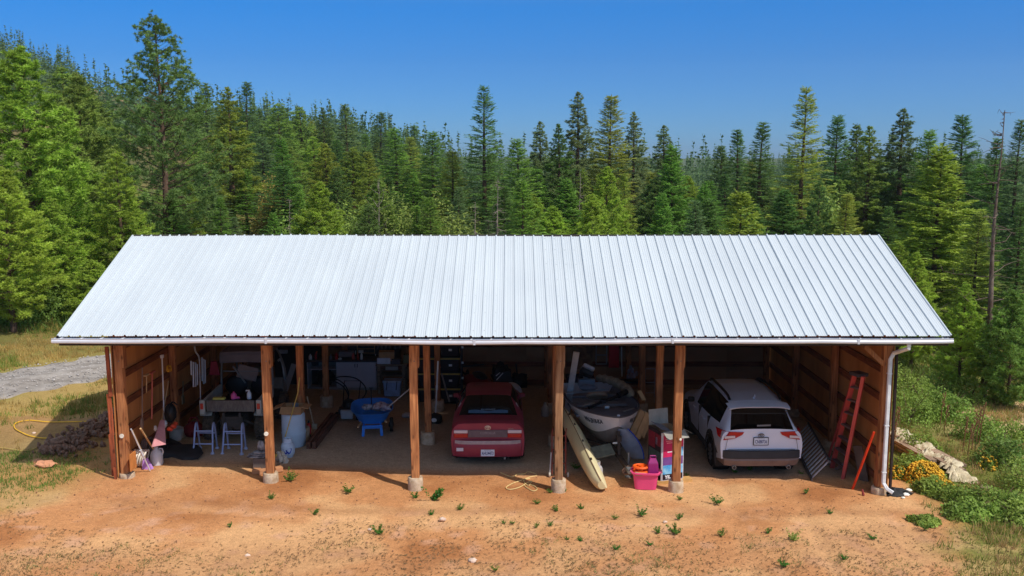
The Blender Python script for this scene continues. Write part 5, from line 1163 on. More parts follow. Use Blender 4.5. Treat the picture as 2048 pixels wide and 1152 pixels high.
MB().box((-.38, -.05, .46), (.48, .34, .05), (.5, -.15, .1)).build('fender_board', mat('mouldy_grey_board', (116, 118, 104), .9, 0, .25, 9), trl, bevel=.015)
MB().cyl((.10, -.5, .0), (.10, -.5, .55), .025).cyl((.10, -.5, 0), (.10, -.5, .03), .08).build('jockey_leg', STEEL, trl)
MB().box((-.10, -.02, .63), (.10, .02, .035)).build('bow_strap', WHT, trl)
# ---------------- things in the barn ----------------
def G(px, py): return gr(px, py)
def rod(name, a, b, r, m, label, cat, extra=None, n=8, group=None):
    mb = MB().cyl(a, b, r, r * .95, n)
    if extra: extra(mb)
    return solo(name, mb, m, label, cat, group, smooth=True, ang=40)
TAN = mat('cardboard', (186, 146, 102), .9, 0, .12, 6, .1, 40); TAND = mat('cardboard_inside', (150, 120, 92), .9, 0, .1, 6)
REDP = mat('red_plastic', (176, 34, 38), .5, 0, .1); HANDLE = mat('ash_handle', (196, 160, 112), .7, 0, .12, 6); HRED = mat('red_handle', (196, 104, 84), .7, 0, .1)
BLUE = mat('blue_plastic_tub', (36, 122, 214), .45, 0, .08, 4, spec=.5); PINK = mat('pink_tub', (226, 74, 128), .45, 0, .05, 3, spec=.5); PUR = mat('magenta_jug', (146, 28, 104), .45, 0, .06, spec=.5); ORG = mat('orange_plastic', (240, 96, 24), .45, 0, .05, spec=.5)
GRYM = mat('grey_wood_board', (150, 146, 140), .85, 0, .12, 4); BCLOTH = mat('black_sheet', (34, 33, 34), .7, 0, .2, 5, .3, 8)
XL = -7.93
# --- left wall: hung tools
rod('spade', onx(284.5, 735, XL), onx(284.5, 838, XL), .016, mat('worn_grey_handle', (128, 104, 88), .8, 0, .2, 9), 'long-handled spade hanging blade-down, first tool from the left corner post', 'spade', lambda mb: mb.blob(onx(284, 847, XL), (.03, .09, .13), 6, .02, 1))
rod('hoe', onx(293, 752, XL), onx(293, 785, XL), .014, HANDLE, 'short brown-handled tool hanging beside the spade', 'hoe', lambda mb: mb.box(onx(293, 750, XL), (.06, .2, .03)))
rod('rake', onx(304.5, 746, XL), onx(303.5, 838, XL), .018, HRED, 'rake with a salmon red handle hanging head-up on the left wall', 'rake', lambda mb: mb.box(onx(304, 745, XL), (.05, .28, .03)))
rod('grass_trimmer', onx(324, 712, XL), onx(328.5, 842, XL + .05), .017, WHT, 'white-shafted string trimmer hung on the left wall', 'trimmer', lambda mb: (mb.blob(onx(328.5, 848, XL + .1), (.07, .09, .09), 6, .1, 1), mb.box(onx(324, 713, XL), (.06, .08, .07))))
rod('hoe', onx(337, 762, XL), onx(322, 850, XL + .05), .014, HANDLE, 'thin brown pole leaning behind the white string trimmer', 'pole')
mb = MB().tube(catmull([onx(334, 742, XL + .1), onx(335, 733, XL + .1), onx(340, 732, XL + .1), onx(342, 742, XL + .1)], 4), .025, 6).box(onx(338, 740, XL + .1), (.05, .14, .07)); solo('strap_bundle', mb, mat('yellow_strap', (206, 150, 30), .6), 'yellow strap bundle hung on the second post of the left wall', 'strap', smooth=True)
for k, (px, t, b) in enumerate(((382, 722, 750), (386.5, 724, 774), (391, 725, 773), (394.5, 728, 770), (404, 715, 762), (407, 718, 768), (410, 720, 766))):
    a_, b_ = onx(px, t, -7.6 - .03 * (k % 3)), onx(px + .5, b, -7.6 - .03 * (k % 3)); o = solo('metal_tube', MB().cyl(a_, b_, .024, None, 8), ALU, ['shortest silver tube of the bundle hanging on the left wall', 'silver tube hanging in the left-hand cluster of the bundle on the left wall', 'silver tube hanging in the right-hand cluster of the bundle on the left wall'][0 if k == 0 else 1 if k < 4 else 2], 'tube', 'silver tubes hanging on the left wall', smooth=True)
mb = MB().tube(catmull([onx(389, 693, -7.6), onx(391, 703, -7.6), onx(397, 712, -7.55), onx(399, 722, -7.5)], 4), .02, 6).cyl(onx(399, 720, -7.5), onx(402, 832, -7.4), .014, None, 6); solo('pole_pruner', mb, mat('dull_white_metal', (190, 190, 186), .5), 'pole pruner with a curved pale head over the silver tubes', 'pruner', smooth=True)
mb = MB(); q = onx(428, 737, -7.3); mb._a([q + Vector(v) for v in ((-.07, 0, .17), (.07, 0, .17), (.13, .02, -.17), (-.13, .02, -.17), (-.05, .1, .17), (.05, .1, .17), (.11, .12, -.17), (-.11, .12, -.17))], [(0, 1, 2, 3), (7, 6, 5, 4), (0, 3, 7, 4), (1, 5, 6, 2), (0, 4, 5, 1), (3, 2, 6, 7)]); solo('hanging_bag', mb, mat('dark_red_cloth', (120, 34, 52), .9), 'dark red bag hanging above the left side of the utility vehicle', 'bag')
rod('garden_fork', onx(366, 762, XL), onx(366, 792, XL), .012, mat('olive_handle', (110, 104, 78), .8), 'small olive tool hanging between the posts of the left wall', 'tool', lambda mb: mb.box(onx(366, 799, XL), (.03, .14, .2)))
mb = MB(); q = onx(341, 826, -7.72); mb.blob(q, (.13, .17, .22), 8, .08, 4); mb.tube(catmull([q + Vector((0, -.2, -.05)), q + Vector((.05, -.25, .14)), q + Vector((.05, .0, .25)), q + Vector((.05, .28, .12))], 5), .018, 6); solo('backpack_blower', mb, BLK, 'black backpack blower with a pale looped strap hung on the left wall', 'blower', smooth=True)
mb = MB(); q = onx(345, 854, -7.62)
for k in range(5): mb.blob(q + Vector((.0, -.2 + .1 * k, .02 * (-1) ** k)), (.05, .06, .045), 5, .15, k)
solo('hedge_trimmer', mb, mat('orange_red_plastic', (214, 74, 40), .6), 'orange-red power tool below the black backpack blower', 'power tool', smooth=True)
mb = MB(); mb.blob(onx(311, 857, XL + .02), (.03, .06, .06), 5, .3, 4); solo('hanging_glove', mb, WHT, 'small white glove hooked on the left wall below the red rake', 'glove', smooth=True)
a_ = onx(324, 840, -7.75); l_, r_ = onx(303, 893, -7.6), onx(330, 888, -7.45)
mb = MB()._a([a_ + Vector((-.03, -.04, 0)), a_ + Vector((.03, .04, 0)), r_, l_, a_ + Vector((.0, -.06, 0)), a_ + Vector((.05, .02, 0)), r_ + Vector((.03, -.03, 0)), l_ + Vector((.03, -.03, 0))], [(0, 1, 2, 3), (7, 6, 5, 4), (4, 5, 1, 0), (3, 2, 6, 7), (0, 3, 7, 4), (5, 6, 2, 1)]); solo('scoop_shovel', mb, mat('dusty_pink_plastic', (204, 140, 142), .6), 'broad dusty pink shovel blade leaning on the left wall', 'shovel')
# --- left corner: brooms, jug, hose, sheet
p = G(280, 933)
sp = thing('hose_coil', 'coil of white hose piled against the first footing', 'hose', (p.x - .14, p.y + .02, p.z))
for k in range(9):
    a0 = -1.15 + .26 * k; cx = -.18 + .055 * k
    MB().tube([(cx + .05 * math.sin(t * .52), .17 * math.cos(t * .5236), .02 + .17 + .17 * math.sin(t * .5236)) for t in range(12)], .021, 6, closed=True).build('loop', mat('white_hose', (226, 216, 200), .6), sp, True)
top1, top2 = onx(262, 858, -7.85), onx(265, 862, -7.85)
b1, b2 = G(300, 944), G(292, 938)
rod('mop', top1, b1 + Vector((0, 0, .03)), .014, mat('pale_mop_handle', (204, 204, 208), .5), 'pale mop handle with a light blue grip leaning at the left corner post', 'mop', lambda mb: mb.cyl(top1.lerp(b1, .48), top1.lerp(b1, .62), .028, None, 10))
br = thing('broom', 'broom with a tan handle and lilac bristles standing beside the left corner post', 'broom', b2)
hb_ = b2 + Vector((.0, 0, .22)); MB().cyl(Vector(top2) - b2, (0, 0, .22), .014).build('handle', HANDLE, br, True); MB()._a([(-.04, -.03, .24), (.04, -.03, .24), (.15, -.05, .0), (-.07, -.05, .0), (-.04, .03, .24), (.04, .03, .24), (.15, .05, .0), (-.07, .05, .0)], [(0, 1, 2, 3), (7, 6, 5, 4), (4, 5, 1, 0), (0, 3, 7, 4), (1, 5, 6, 2)]).build('bristles', mat('lilac_bristle', (184, 136, 206), .8), br)
p = G(314, 929); mb = MB(); mb.lathe([(.125, 0), (.135, .03), (.135, .22), (.11, .30), (.045, .36), (.045, .40)], p, 18)
mb.tube([p + Vector((.06, 0, .36)), p + Vector((.13, 0, .36)), p + Vector((.15, 0, .28)), p + Vector((.12, 0, .22))], .016, 6); solo('plastic_jug', mb, mat('translucent_jug', (206, 208, 212), .4), 'cloudy white jug standing at the left corner with a wooden stick behind it', 'jug', smooth=True, ang=50)
rod('wooden_stick', onx(281, 857, -7.8), p + Vector((-.06, .02, .33)), .02, HANDLE, 'wooden stick leaning from the white jug to the left wall', 'stick')
p = G(335, 905); mb = MB().blob(p + Vector((0, 0, .0)), (.62, .62, .16), 12, .35, 9); solo('black_sheet', mb, BCLOTH, 'crumpled black plastic sheet on the floor by the left wall', 'plastic sheet', smooth=True, ang=180)
p = G(296, 920); mb = MB()
for k in range(3): mb.tube([p + Vector((-.05 + .05 * k, .24 * math.cos(t * .52), .26 + .24 * math.sin(t * .52))) for t in range(12)], .03, 6, closed=True)
solo('rubber_belt', mb, mat('brown_rubber', (104, 84, 74), .8), 'brown rubber loops leaning on the left wall behind the brooms', 'rubber loops', smooth=True)
p = G(352, 880); solo('bucket', MB().lathe([(.13, 0), (.17, .30), (.18, .30), (.165, .285), (.125, .02)], p, 20), mat('grey_white_bucket', (176, 168, 156), .6), 'grey-white bucket at the foot of the second left-wall post', 'bucket', smooth=True, ang=40)
p = G(388, 872); solo('tote_bag', MB().blob(p + Vector((0, 0, .15)), (.26, .2, .2), 8, .12, 5).tube([p + Vector((-.12, 0, .33)), p + Vector((-.06, 0, .46)), p + Vector((.08, 0, .46)), p + Vector((.14, 0, .33))], .02, 6), mat('dark_red_bag', (124, 26, 32), .7), 'dark red tote bag on the floor left of the utility vehicle', 'bag', smooth=True)
mb = MB(); q = onx(266, 922, -7.9); mb.box(q, (.02, .3, .36)); solo('plank_offcut', mb, mat('orange_plank', (190, 120, 60), .8), 'orange-brown plank offcut behind the brooms at the left corner', 'plank')
# --- step stands
STB = mat('blue_grey_tube', (150, 164, 200), .4, .2, .06)
for k, (px, py) in enumerate(((408, 906), (466, 907))):
    p = G(px, py); st = thing('step_stand', ['left-hand', 'right-hand'][k] + ' blue-grey tubular folding step stand behind the utility vehicle', 'step stand', p, 0, 'tubular step stands')
    for s_ in (-1, 1):
        MB().tube(catmull([(s_ * .22, -.08, .02), (s_ * .21, .0, .30), (s_ * .20, .08, .60), (s_ * .20, .16, .66), (s_ * .20, .22, .58), (s_ * .20, .34, .02)], 5), .022, 8).build('side_frame', STB, st, True)
        for y_, x_ in ((-.08, .22), (.34, .20)): MB().lathe([(.045, 0), (.05, .01), (.035, .04), (.02, .05)], (s_ * x_, y_, 0), 12).build('foot', mat('pale_rubber_foot', (170, 178, 204), .6), st, True)
    for y_, z_ in ((.06, .50), (-.02, .22), (.25, .40)): MB().cyl((-.21, y_, z_), (.21, y_, z_), .018, None, 8).build('rung', STB, st, True)
# --- clutter at the second footing
p = G(517, 938); solo('concrete_block', MB().box(p + Vector((.06, .1, .12)), (.36, .26, .24)), mat('grey_block', (104, 92, 84), .9, 0, .2, 8, .3), 'grey block holding a bundle of rags by the second footing', 'block', bevel=.02)
mb = MB()
for k in range(3): mb.blob(p + Vector((-.06 + .05 * k, .06, .27 + .05 * k)), (.22 - .02 * k, .12, .035), 6, .1, k)
mb.blob(p + Vector((.06, .05, .5)), (.08, .06, .12), 6, .2, 4); solo('rag_pile', mb, mat('white_cloth', (176, 176, 178), .9, 0, .3, 9, col2=(70, 68, 72)), 'folded white and black rags on the grey block by the second footing', 'rags', smooth=True)
for k, (px, py, lab) in enumerate(((512, 948, 'small pale wood block left of the second footing'), (524, 949, 'wood block touching the second footing'), (556, 944, 'wood block on the right of the second footing'))): solo('wood_block', MB().box(G(px, py) + Vector((0, .05, .05)), (.16, .14, .10), (0, 0, .3 * k)), mat('block_wood', (190, 134, 92), .8), lab, 'wood block', bevel=.006)
p = G(562, 925); solo('work_gloves', MB().blob(p + Vector((0, 0, .12)), (.10, .07, .12), 7, .4, 3).blob(p + Vector((.1, -.03, .06)), (.06, .05, .1), 6, .4, 5), mat('pale_leather', (206, 196, 178), .9), 'pale work gloves dropped between the second footing and the propane tank', 'gloves', smooth=True)
# --- barrel, box, propane, broom, extinguisher, shovel
p = G(583, 898) + Vector((0, .28, 0)); brl = solo('plastic_barrel', MB().lathe([(.24, 0), (.27, .03), (.275, .3), (.285, .33), (.275, .36), (.275, .62), (.27, .76), (.25, .80), (.02, .80)], p, 26), mat('milky_blue_barrel', (186, 208, 224), .45, 0, .05, 3), 'milky white barrel between the second front post and the post behind it', 'barrel', smooth=True, ang=50)
bx = thing('open_carton', 'open cardboard carton on top of the white barrel', 'carton', p + Vector((.0, 0, .802)))
for c_, d_, r_ in (((0, -.2, .09), (.46, .012, .18), 0), ((0, .2, .09), (.46, .012, .18), 0), ((-.22, 0, .09), (.012, .38, .18), 0), ((.22, 0, .09), (.012, .38, .18), 0), ((0, 0, .006), (.44, .4, .012), 0)): MB().box(c_, d_).build('side', TAN, bx)
for c_, d_, r_ in (((0, -.30, .13), (.46, .22, .01), (.5, 0, 0)), ((-.34, 0, .15), (.24, .4, .01), (0, -.35, 0)), ((.31, 0, .16), (.18, .4, .01), (0, .2, 0))): MB().box(c_, d_, r_).build('flap', TAN, bx)
solo('glass_jars', MB().lathe([(.07, 0), (.07, .16), (.05, .18)], p + Vector((.05, .05, .84)), 12), mat('dusty_glass', (120, 124, 130), .3), 'dusty jar standing in the carton on the barrel', 'jar', smooth=True)
def propane(px, py, m, label, sw=None, s=1.0):
    p = G(px, py) + Vector((0, .13, 0)); t = thing('propane_tank', label, 'gas tank', p)
    MB().lathe([(.11, 0), (.11, .03), (.13, .05), (.155, .10), (.158, .26), (.13, .33), (.07, .36), (.03, .365)], (0, 0, 0), 22).build('tank', m, t, True, 60)
    MB().lathe([(.10, .34), (.10, .44), (.092, .44), (.092, .34)], (0, 0, 0), 20).build('collar', m, t, True, 40); MB().cyl((0, 0, .36), (0, 0, .42), .025).build('valve', STEEL, t)
    if sw:
        def w(u, v): a = u / .158 - math.pi / 2; return (.161 * math.cos(a), .161 * math.sin(a), v)
        for pl in ([(-.09, .22), (.0, .2), (.06, .24), (.11, .245), (.12, .20), (.09, .13), (.05, .10), (.02, .13), (-.02, .10), (-.05, .14)],):
            mb = MB(); mb._a([w(u, v) for u, v in pl], [tuple(range(len(pl) - 1, -1, -1))]); mb.build('printed_swoosh', sw, t)
    return t
propane(574, 917, mat('white_tank', (196, 212, 228), .45), 'white propane tank with a blue swoosh beside the milky barrel', mat('royal_blue_print', (24, 54, 160), .5))
propane(1192, 966, mat('grey_tank', (164, 158, 156), .7, 0, .2, 8), 'dull grey propane tank beside the trailer coupler')
yb_ = G(560, 915); rod('push_broom', at(596, 785, yb_.y + .75), yb_ + Vector((0, 0, .06)), .013, mat('yellow_handle', (212, 182, 92), .6), 'broom with a long yellow handle leaning over the white barrel', 'broom', lambda mb: (mb.cyl(at(599, 755, yb_.y + .85), at(596, 785, yb_.y + .75), .016), mb.box(yb_ + Vector((0, 0, .05)), (.30, .06, .06), (0, 0, .3))))
p = G(618, 873); fe = thing('fire_extinguisher', 'small red fire extinguisher at the foot of the post behind the barrel', 'fire extinguisher', p); MB().lathe([(.05, .06), (.055, .08), (.055, .28), (.03, .33), (.015, .34)], (0, 0, 0), 14).build('cylinder', REDP, fe, True, 60); MB().box((0, 0, .37), (.05, .04, .06)).build('valve_handle', BLK, fe); MB().cyl((0, 0, 0), (0, 0, .06), .05).build('foot_ring', BLK, fe)
p = G(628, 858); rod('shovel', at(614, 793, p.y + .35), p + Vector((0, 0, .1)), .014, mat('pale_handle', (190, 178, 150), .7), 'shovel with a pale handle leaning on the post behind the barrel', 'shovel', lambda mb: mb.box(p + Vector((.02, 0, .06)), (.12, .04, .16)))
BEAMW = wood('dark_beam_wood', (128, 88, 70), (88, 58, 46), 'y')
for k, (a_, b_) in enumerate((((617, 899), (664, 838)), ((628, 899), (676, 836)))):
    pa, pb = G(*a_), G(*b_); solo('timber_beam', MB().bar(pa + Vector((0, 0, .09)), pb + Vector((0, 0, .09)), .10, .17), BEAMW, ['left of two long dark timber beams lying on the floor behind the barrel', 'right of two long dark timber beams lying on the floor'][k], 'beam', bevel=.008)
# --- behind: dark tall cabinet, leaning frame
solo('dark_cabinet', MB().box((-6.4, 27.9, .8), (1.3, .5, 1.5)), mat('black_cabinet', (30, 30, 33), .6), 'black cabinet on the back wall behind the utility vehicle', 'cabinet', bevel=.01)
q = at(567, 703, 27.6); solo('white_label_box', MB().box(q, (.24, .14, .10)), mat('grey_white_box', (150, 152, 158), .6), 'small white box on the black cabinet', 'box')
q0, q1 = at(563, 800, 25.6), at(588, 728, 25.9); q0.z = gzs(q0.x, q0.y); solo('leaning_board', MB().bar(q0, q1, .14, .03, up=(0, 1, 0)), GRYM, 'grey board leaning between the utility vehicle and the workbench', 'board')
solo('bent_tube', MB().tube(catmull([at(556, 722, 25.4), at(561, 719, 25.4), at(566, 735, 25.4), at(573, 788, 25.4)], 5), .03, 8), ALU, 'bent silver tube right of the utility vehicle roof', 'tube', smooth=True)
q = at(462, 703, 26.6); solo('wire_shelf', MB().bar(at(430, 716, 27.2), at(458, 703, 27.2), .03, .03).bar(at(430, 728, 27.2), at(445, 722, 27.2), .03, .03).bar(at(461, 694, 27.2), at(463, 713, 27.2), .08, .03, up=(0, 1, 0)), mat('pale_bracket', (150, 146, 138), .6), 'pale shelf bracket on the wall above the utility vehicle', 'bracket')
# --- workbench along the back wall
CAB = mat('cabinet_door_white', (196, 192, 194), .6, 0, .05, 3); TOP = mat('dark_countertop', (62, 60, 64), .5, 0, .2, 8)
zf = gzs(-4.5, 27.3); wbn = thing('workbench', 'long workbench with a dark top, white double doors and open shelves at the back', 'workbench', (-5.28, 27.45, zf))
MB().box((.30, 0, .88), (2.08, .66, .045)).build('worktop', TOP, wbn, bevel=.006); MB().box((.72, .04, .46), (1.18, .52, .80)).build('carcass', CAB, wbn)
for s_ in (-1, 1):
    d_ = MB().box((.72 + s_ * .295, -.235, .48), (.575, .02, .76)).build('cupboard_door', CAB, wbn, bevel=.004); MB().box((.72 + s_ * .035, -.255, .74), (.014, .02, .10)).build('handle', BLK, d_)
MB().box((.72, -.2, .04), (1.18, .04, .08)).build('plinth', GRYM, wbn)
MB().box((-.70, .0, .44), (.03, .52, .84)).build('side_panel', CAB, wbn); MB().box((-.28, .22, .44), (.83, .02, .84)).build('back_panel', mat('pegboard_grey', (130, 128, 122), .8, 0, .1, 20), wbn); MB().box((-.28, 0, .62), (.8, .48, .02)).build('shelf', CAB, wbn); MB().box((-.28, -.1, .05), (.84, .3, .08)).build('plinth', GRYM, wbn)
MB().blob((-.25, 0, .32), (.26, .2, .28), 8, .25, 5).build('stored_bag', BLK, wbn, True)
def bw2(px, z=.905): q = at(px, 735, 27.35); return Vector((q.x, 27.35, zf + z))
def bottle(px, h, r, m, label, cat='bottle', nm='bottle', z=.905, Y=27.3, grp=None):
    q = bw2(px, z); q.y = Y; return solo(nm, MB().lathe([(r * .9, 0), (r, .01), (r, h * .65), (r * .4, h * .82), (r * .4, h)], q, 12), m, label, cat, grp, smooth=True, ang=50)
bottle(622, .16, .05, WHT, 'white-labelled can at the left end of the workbench', 'can'); bottle(633, .22, .035, REDP, 'red tool standing at the left end of the workbench', 'tool')
bottle(663, .16, .04, mat('grey_can', (120, 122, 128), .5, .3), 'grey spray can beside the post on the workbench', 'can', 'spray_can'); bottle(674, .20, .045, REDP, 'squat red canister left of the centre of the workbench', 'canister', 'canister'); bottle(681, .05, .06, WHT, 'small white dish on the workbench beside the red canister', 'dish', 'dish')
bottle(708, .19, .045, mat('red_white_can', (200, 90, 80), .5), 'red and white can in the middle of the workbench', 'can', 'can'); bottle(717, .22, .035, mat('rust_red_can', (150, 44, 30), .5), 'tall rust-red can right of the red and white can', 'can', 'can'); bottle(724, .22, .035, WHT, 'white squeeze bottle on the workbench', 'bottle')
solo('toolbox', MB().box(bw2(692, .98) + Vector((0, .12, .06)), (.42, .2, .16)), mat('grey_toolbox', (112, 108, 110), .6), 'grey toolbox at the back of the workbench', 'toolbox', bevel=.01)
solo('orange_handled_saw', MB().bar(bw2(632, .92), bw2(635, 1.14), .03, .02, up=(0, 1, 0)), ORG, 'orange-handled tool leaning at the left end of the workbench', 'tool')
rk = thing('wall_rack', 'thin wooden wall rack above the workbench', 'rack', at(732, 706, 28.2))
for z_ in (0, .13, .27): MB().bar((-.26, 0, z_), (.26, 0, z_), .03, .015).build('rail', HANDLE, rk)
for x_ in (-.26, .26): MB().bar((x_, 0, -.02), (x_, 0, .30), .02, .02).build('upright', HANDLE, rk)
solo('boxed_hardware', MB().box(at(722, 703, 28.15), (.14, .08, .08)), WHT, 'little white box of hardware on the wall rack', 'box')
for k, (px, py) in enumerate(((686, 711), (690, 716), (711, 705), (751, 712))): solo('hanging_tool', MB().box(at(px, py, 28.2), (.03, .03, .12)), WHT, ['left of two pale tools hanging above the toolbox', 'right of two pale tools hanging above the toolbox', 'pale tool hanging left of the wall rack', 'pale tool hanging right of the wall rack'][k], 'hand tool')
MB_ = MB().box(at(745, 712, 28.3), (1.7, .012, .9)); solo('pegboard', MB_, mat('pegboard_dark', (74, 76, 76), .9, 0, .25, 30, .3, 60), 'dark pegboard on the back wall above the workbench', 'pegboard')
for k, px in enumerate((756, 764, 772, 780, 790, 800)): solo('screw_jar', MB().lathe([(.035, 0), (.035, .08), (.03, .1)], at(px, 698, 28.22), 8), mat('jar_lid', (130, 128, 134), .4, .4), 'small jar in the row on the pegboard right of the wall rack', 'jar', 'small jars in a row on the pegboard', smooth=True)
# --- wooden table with cooler
zt = gzs(-3.35, 27.2); tb = thing('wooden_table', 'rough wooden work table right of the white cupboard doors', 'table', (-3.50, 27.2, zt))
TW = wood('table_wood', (150, 132, 110), (112, 94, 76), 'x'); MB().box((0, 0, .86), (.90, .6, .05)).build('tabletop', TW, tb, bevel=.005)
for x_ in (-.36, .36):
    for y_ in (-.24, .24): MB().box((x_, y_, .42), (.09, .09, .83)).build('leg', TW, tb)
MB().box((0, -.26, .78), (.78, .04, .10)).build('apron', wood('apron_wood', (128, 88, 70), (96, 64, 50), 'x'), tb); dr = MB().box((.02, -.295, .77), (.36, .03, .10)).build('drawer', GRYM, tb)
MB().box((.03, -.1, .55), (.62, .4, .02)).build('shelf', TW, tb)
p = Vector((-3.44, 26.72, zt)); cl = thing('cooler', 'light blue cooler with black straps standing under the wooden table', 'cooler', p); MB().box((0, 0, .22), (.50, .36, .40), taper=.9).build('body', mat('light_blue_cooler', (150, 176, 212), .45), cl, bevel=.03); MB().box((0, 0, .45), (.53, .39, .07)).build('lid', mat('cooler_lid', (176, 192, 214), .45), cl, bevel=.02)
for x_ in (-.13, .15): MB().bar((x_, -.195, .47), (x_ - .03, -.20, .22), .02, .012).build('strap', BLK, cl)
q = Vector((-3.72, 27.15, zt + .885)); solo('cardboard_box', MB().box(q + Vector((.06, .05, .20)), (.44, .34, .26), (0, 0, .1)), TAN, 'brown cardboard box on the wooden table', 'box'); solo('document_box', MB().box(q + Vector((.0, -.16, .085)), (.38, .05, .17)), mat('white_box', (196, 204, 214), .6), 'white printed box in front of the brown one on the wooden table', 'box')
solo('storage_tub', MB().box(q + Vector((.36, -.08, .06)), (.24, .28, .11)).box(q + Vector((.36, -.08, .125)), (.26, .3, .02)), mat('dark_tub', (64, 64, 74), .5), 'small dark tub with a pale lid on the wooden table', 'tub'); solo('olive_box', MB().box(q + Vector((.66, 0, .12)), (.20, .2, .24)), mat('olive_box', (118, 118, 84), .7), 'olive box at the right end of the wooden table', 'box')
# --- black pipe loops
PIPE = mat('black_pipe', (26, 26, 28), .5)
lp = thing('pipe_coil', 'springy loops of black poly pipe standing in front of the cupboard doors', 'pipe', (-4.9, 25.9, gzs(-4.9, 25.9)))
def pl(pts): return [Vector(at(a, b, 25.9)) - Vector(lp.location) for a, b in pts]
for pts in ([(648, 765), (668, 756), (690, 753), (712, 757), (728, 770), (732, 785), (722, 800), (712, 806)], [(640, 762), (655, 757), (672, 758), (688, 768), (696, 782), (697, 794), (688, 806)], [(655, 766), (668, 763), (684, 771), (694, 784), (697, 797), (690, 808)], [(640, 790), (646, 802), (660, 806), (680, 806)]): MB().tube(catmull(pl(pts), 6), .017, 6).build('loop', PIPE, lp, True)
# --- lawn mower
p = G(694, 842); mw = thing('lawn_mower', 'push mower with a pale grey front deck and black engine beside the wheelbarrow', 'lawn mower', p)
MB().box((0, .02, .17), (.34, .10, .24), taper=.9).build('front_deck', mat('pale_grey_deck', (172, 180, 188), .5), mw, bevel=.03); MB().box((0, .35, .22), (.48, .62, .16)).build('deck', DARKPL, mw, bevel=.05); MB().lathe([(.16, 0), (.16, .12), (.12, .17), (.02, .18)], (0, .35, .30), 16).build('engine', BLK, mw, True, 50)
for x_, y_ in ((-.27, .08), (.27, .08), (-.27, .62), (.27, .62)): MB().lathe([(.03, -.03), (.10, -.03), (.11, 0), (.10, .03), (.03, .03)], (x_, y_, .11), 16, axis='x').build('wheel', RUB, mw, True)
MB().tube([(-.2, .6, .3), (-.24, 1.1, .8), (.2, 1.1, .8), (.2, .6, .3)], .014, 6).build('handle', BLK, mw, True)
# --- wheelbarrow
p = G(745, 874); wb = thing('wheelbarrow', 'blue plastic wheelbarrow full of odds and ends in the second bay', 'wheelbarrow', p, R(8)); wb.scale = (1.12, 1, .95)
tr_ = []; 
for (wx, wy, z_) in ((.30, .36, .36), (.44, .60, .68), (.47, .63, .69), (.44, .60, .66), (.28, .34, .39)):
    tr_.append([(wx * math.copysign(abs(math.cos(t)) ** .6, math.cos(t)), .48 + wy * math.copysign(abs(math.sin(t)) ** .6, math.sin(t)), z_ + .05 * math.sin(t)) for t in [k * math.pi / 12 for k in range(25)]])
mb = MB().grid(tr_); mb._a(tr_[-1][:24], [tuple(range(24))]); mb._a(tr_[0][:24], [tuple(range(23, -1, -1))]); mb.build('tray', BLUE, wb, True, 50)
for x_ in (-.17, .17): MB().tube([(x_, .2, .40), (x_ * 1.1, .04, .28), (x_ * 1.2, .0, .02)], .02, 6).bar((x_ * 1.2, 0, .03), (x_ * 1.1, .04, .30), .06, .05).build('leg', BLUE, wb)
MB().box((0, .03, .26), (.44, .05, .09)).build('crosspiece', BLUE, wb, bevel=.01)
for x_ in (-.2, .2): MB().bar((x_ * 1.5, -.35 if x_ < 0 else .0, .38), (x_ * .6, 1.3, .34), .035, .035).build('handle', HANDLE, wb)
w_ = MB().lathe([(.07, -.04), (.17, -.04), (.19, -.02), (.19, .02), (.17, .04), (.07, .04)], (.42, .42, .19), 18, axis='x').build('wheel', RUB, wb, True); MB().cyl((.36, .42, .19), (.47, .42, .19), .06).build('rim', BLK, w_)
wq = Vector(p)
solo('cap', MB().blob(wq + Vector((-.17, .30, .68)), (.13, .1, .07), 7, .35, 2), mat('black_white_cloth', (206, 206, 214), .8, 0, .3, 14, col2=(50, 46, 60)), 'black and white cap lying in the wheelbarrow', 'cap', smooth=True)
solo('tool_bag', MB().blob(wq + Vector((.16, .40, .66)), (.22, .2, .1), 8, .3, 7), mat('maroon_print', (120, 84, 98), .8, 0, .3, 12, col2=(196, 190, 196)), 'lumpy patterned bag in the middle of the wheelbarrow', 'bag', smooth=True)
a_ = at(826, 772, 22.9); rod('long_pole', wq + Vector((.30, .35, .62)), a_, .017, mat('grey_handle', (176, 168, 160), .7), 'long pale handle sticking out of the wheelbarrow towards the third front post', 'handle')
solo('spade_grip', MB().cyl(wq + Vector((-.1, .6, .6)), at(742, 776, wq.y + .85), .014).bar(at(738, 776, wq.y + .85), at(746, 776, wq.y + .85), .03, .03), BLK, 'black spade handle with a T-grip standing in the wheelbarrow', 'spade', smooth=True)
p = G(814, 835); solo('work_shoe', MB().blob(p + Vector((0, 0, .06)), (.14, .1, .07), 7, .2, 4), mat('worn_white_shoe', (176, 170, 168), .8), 'worn pale shoe on the floor by the third front post', 'shoe', smooth=True)
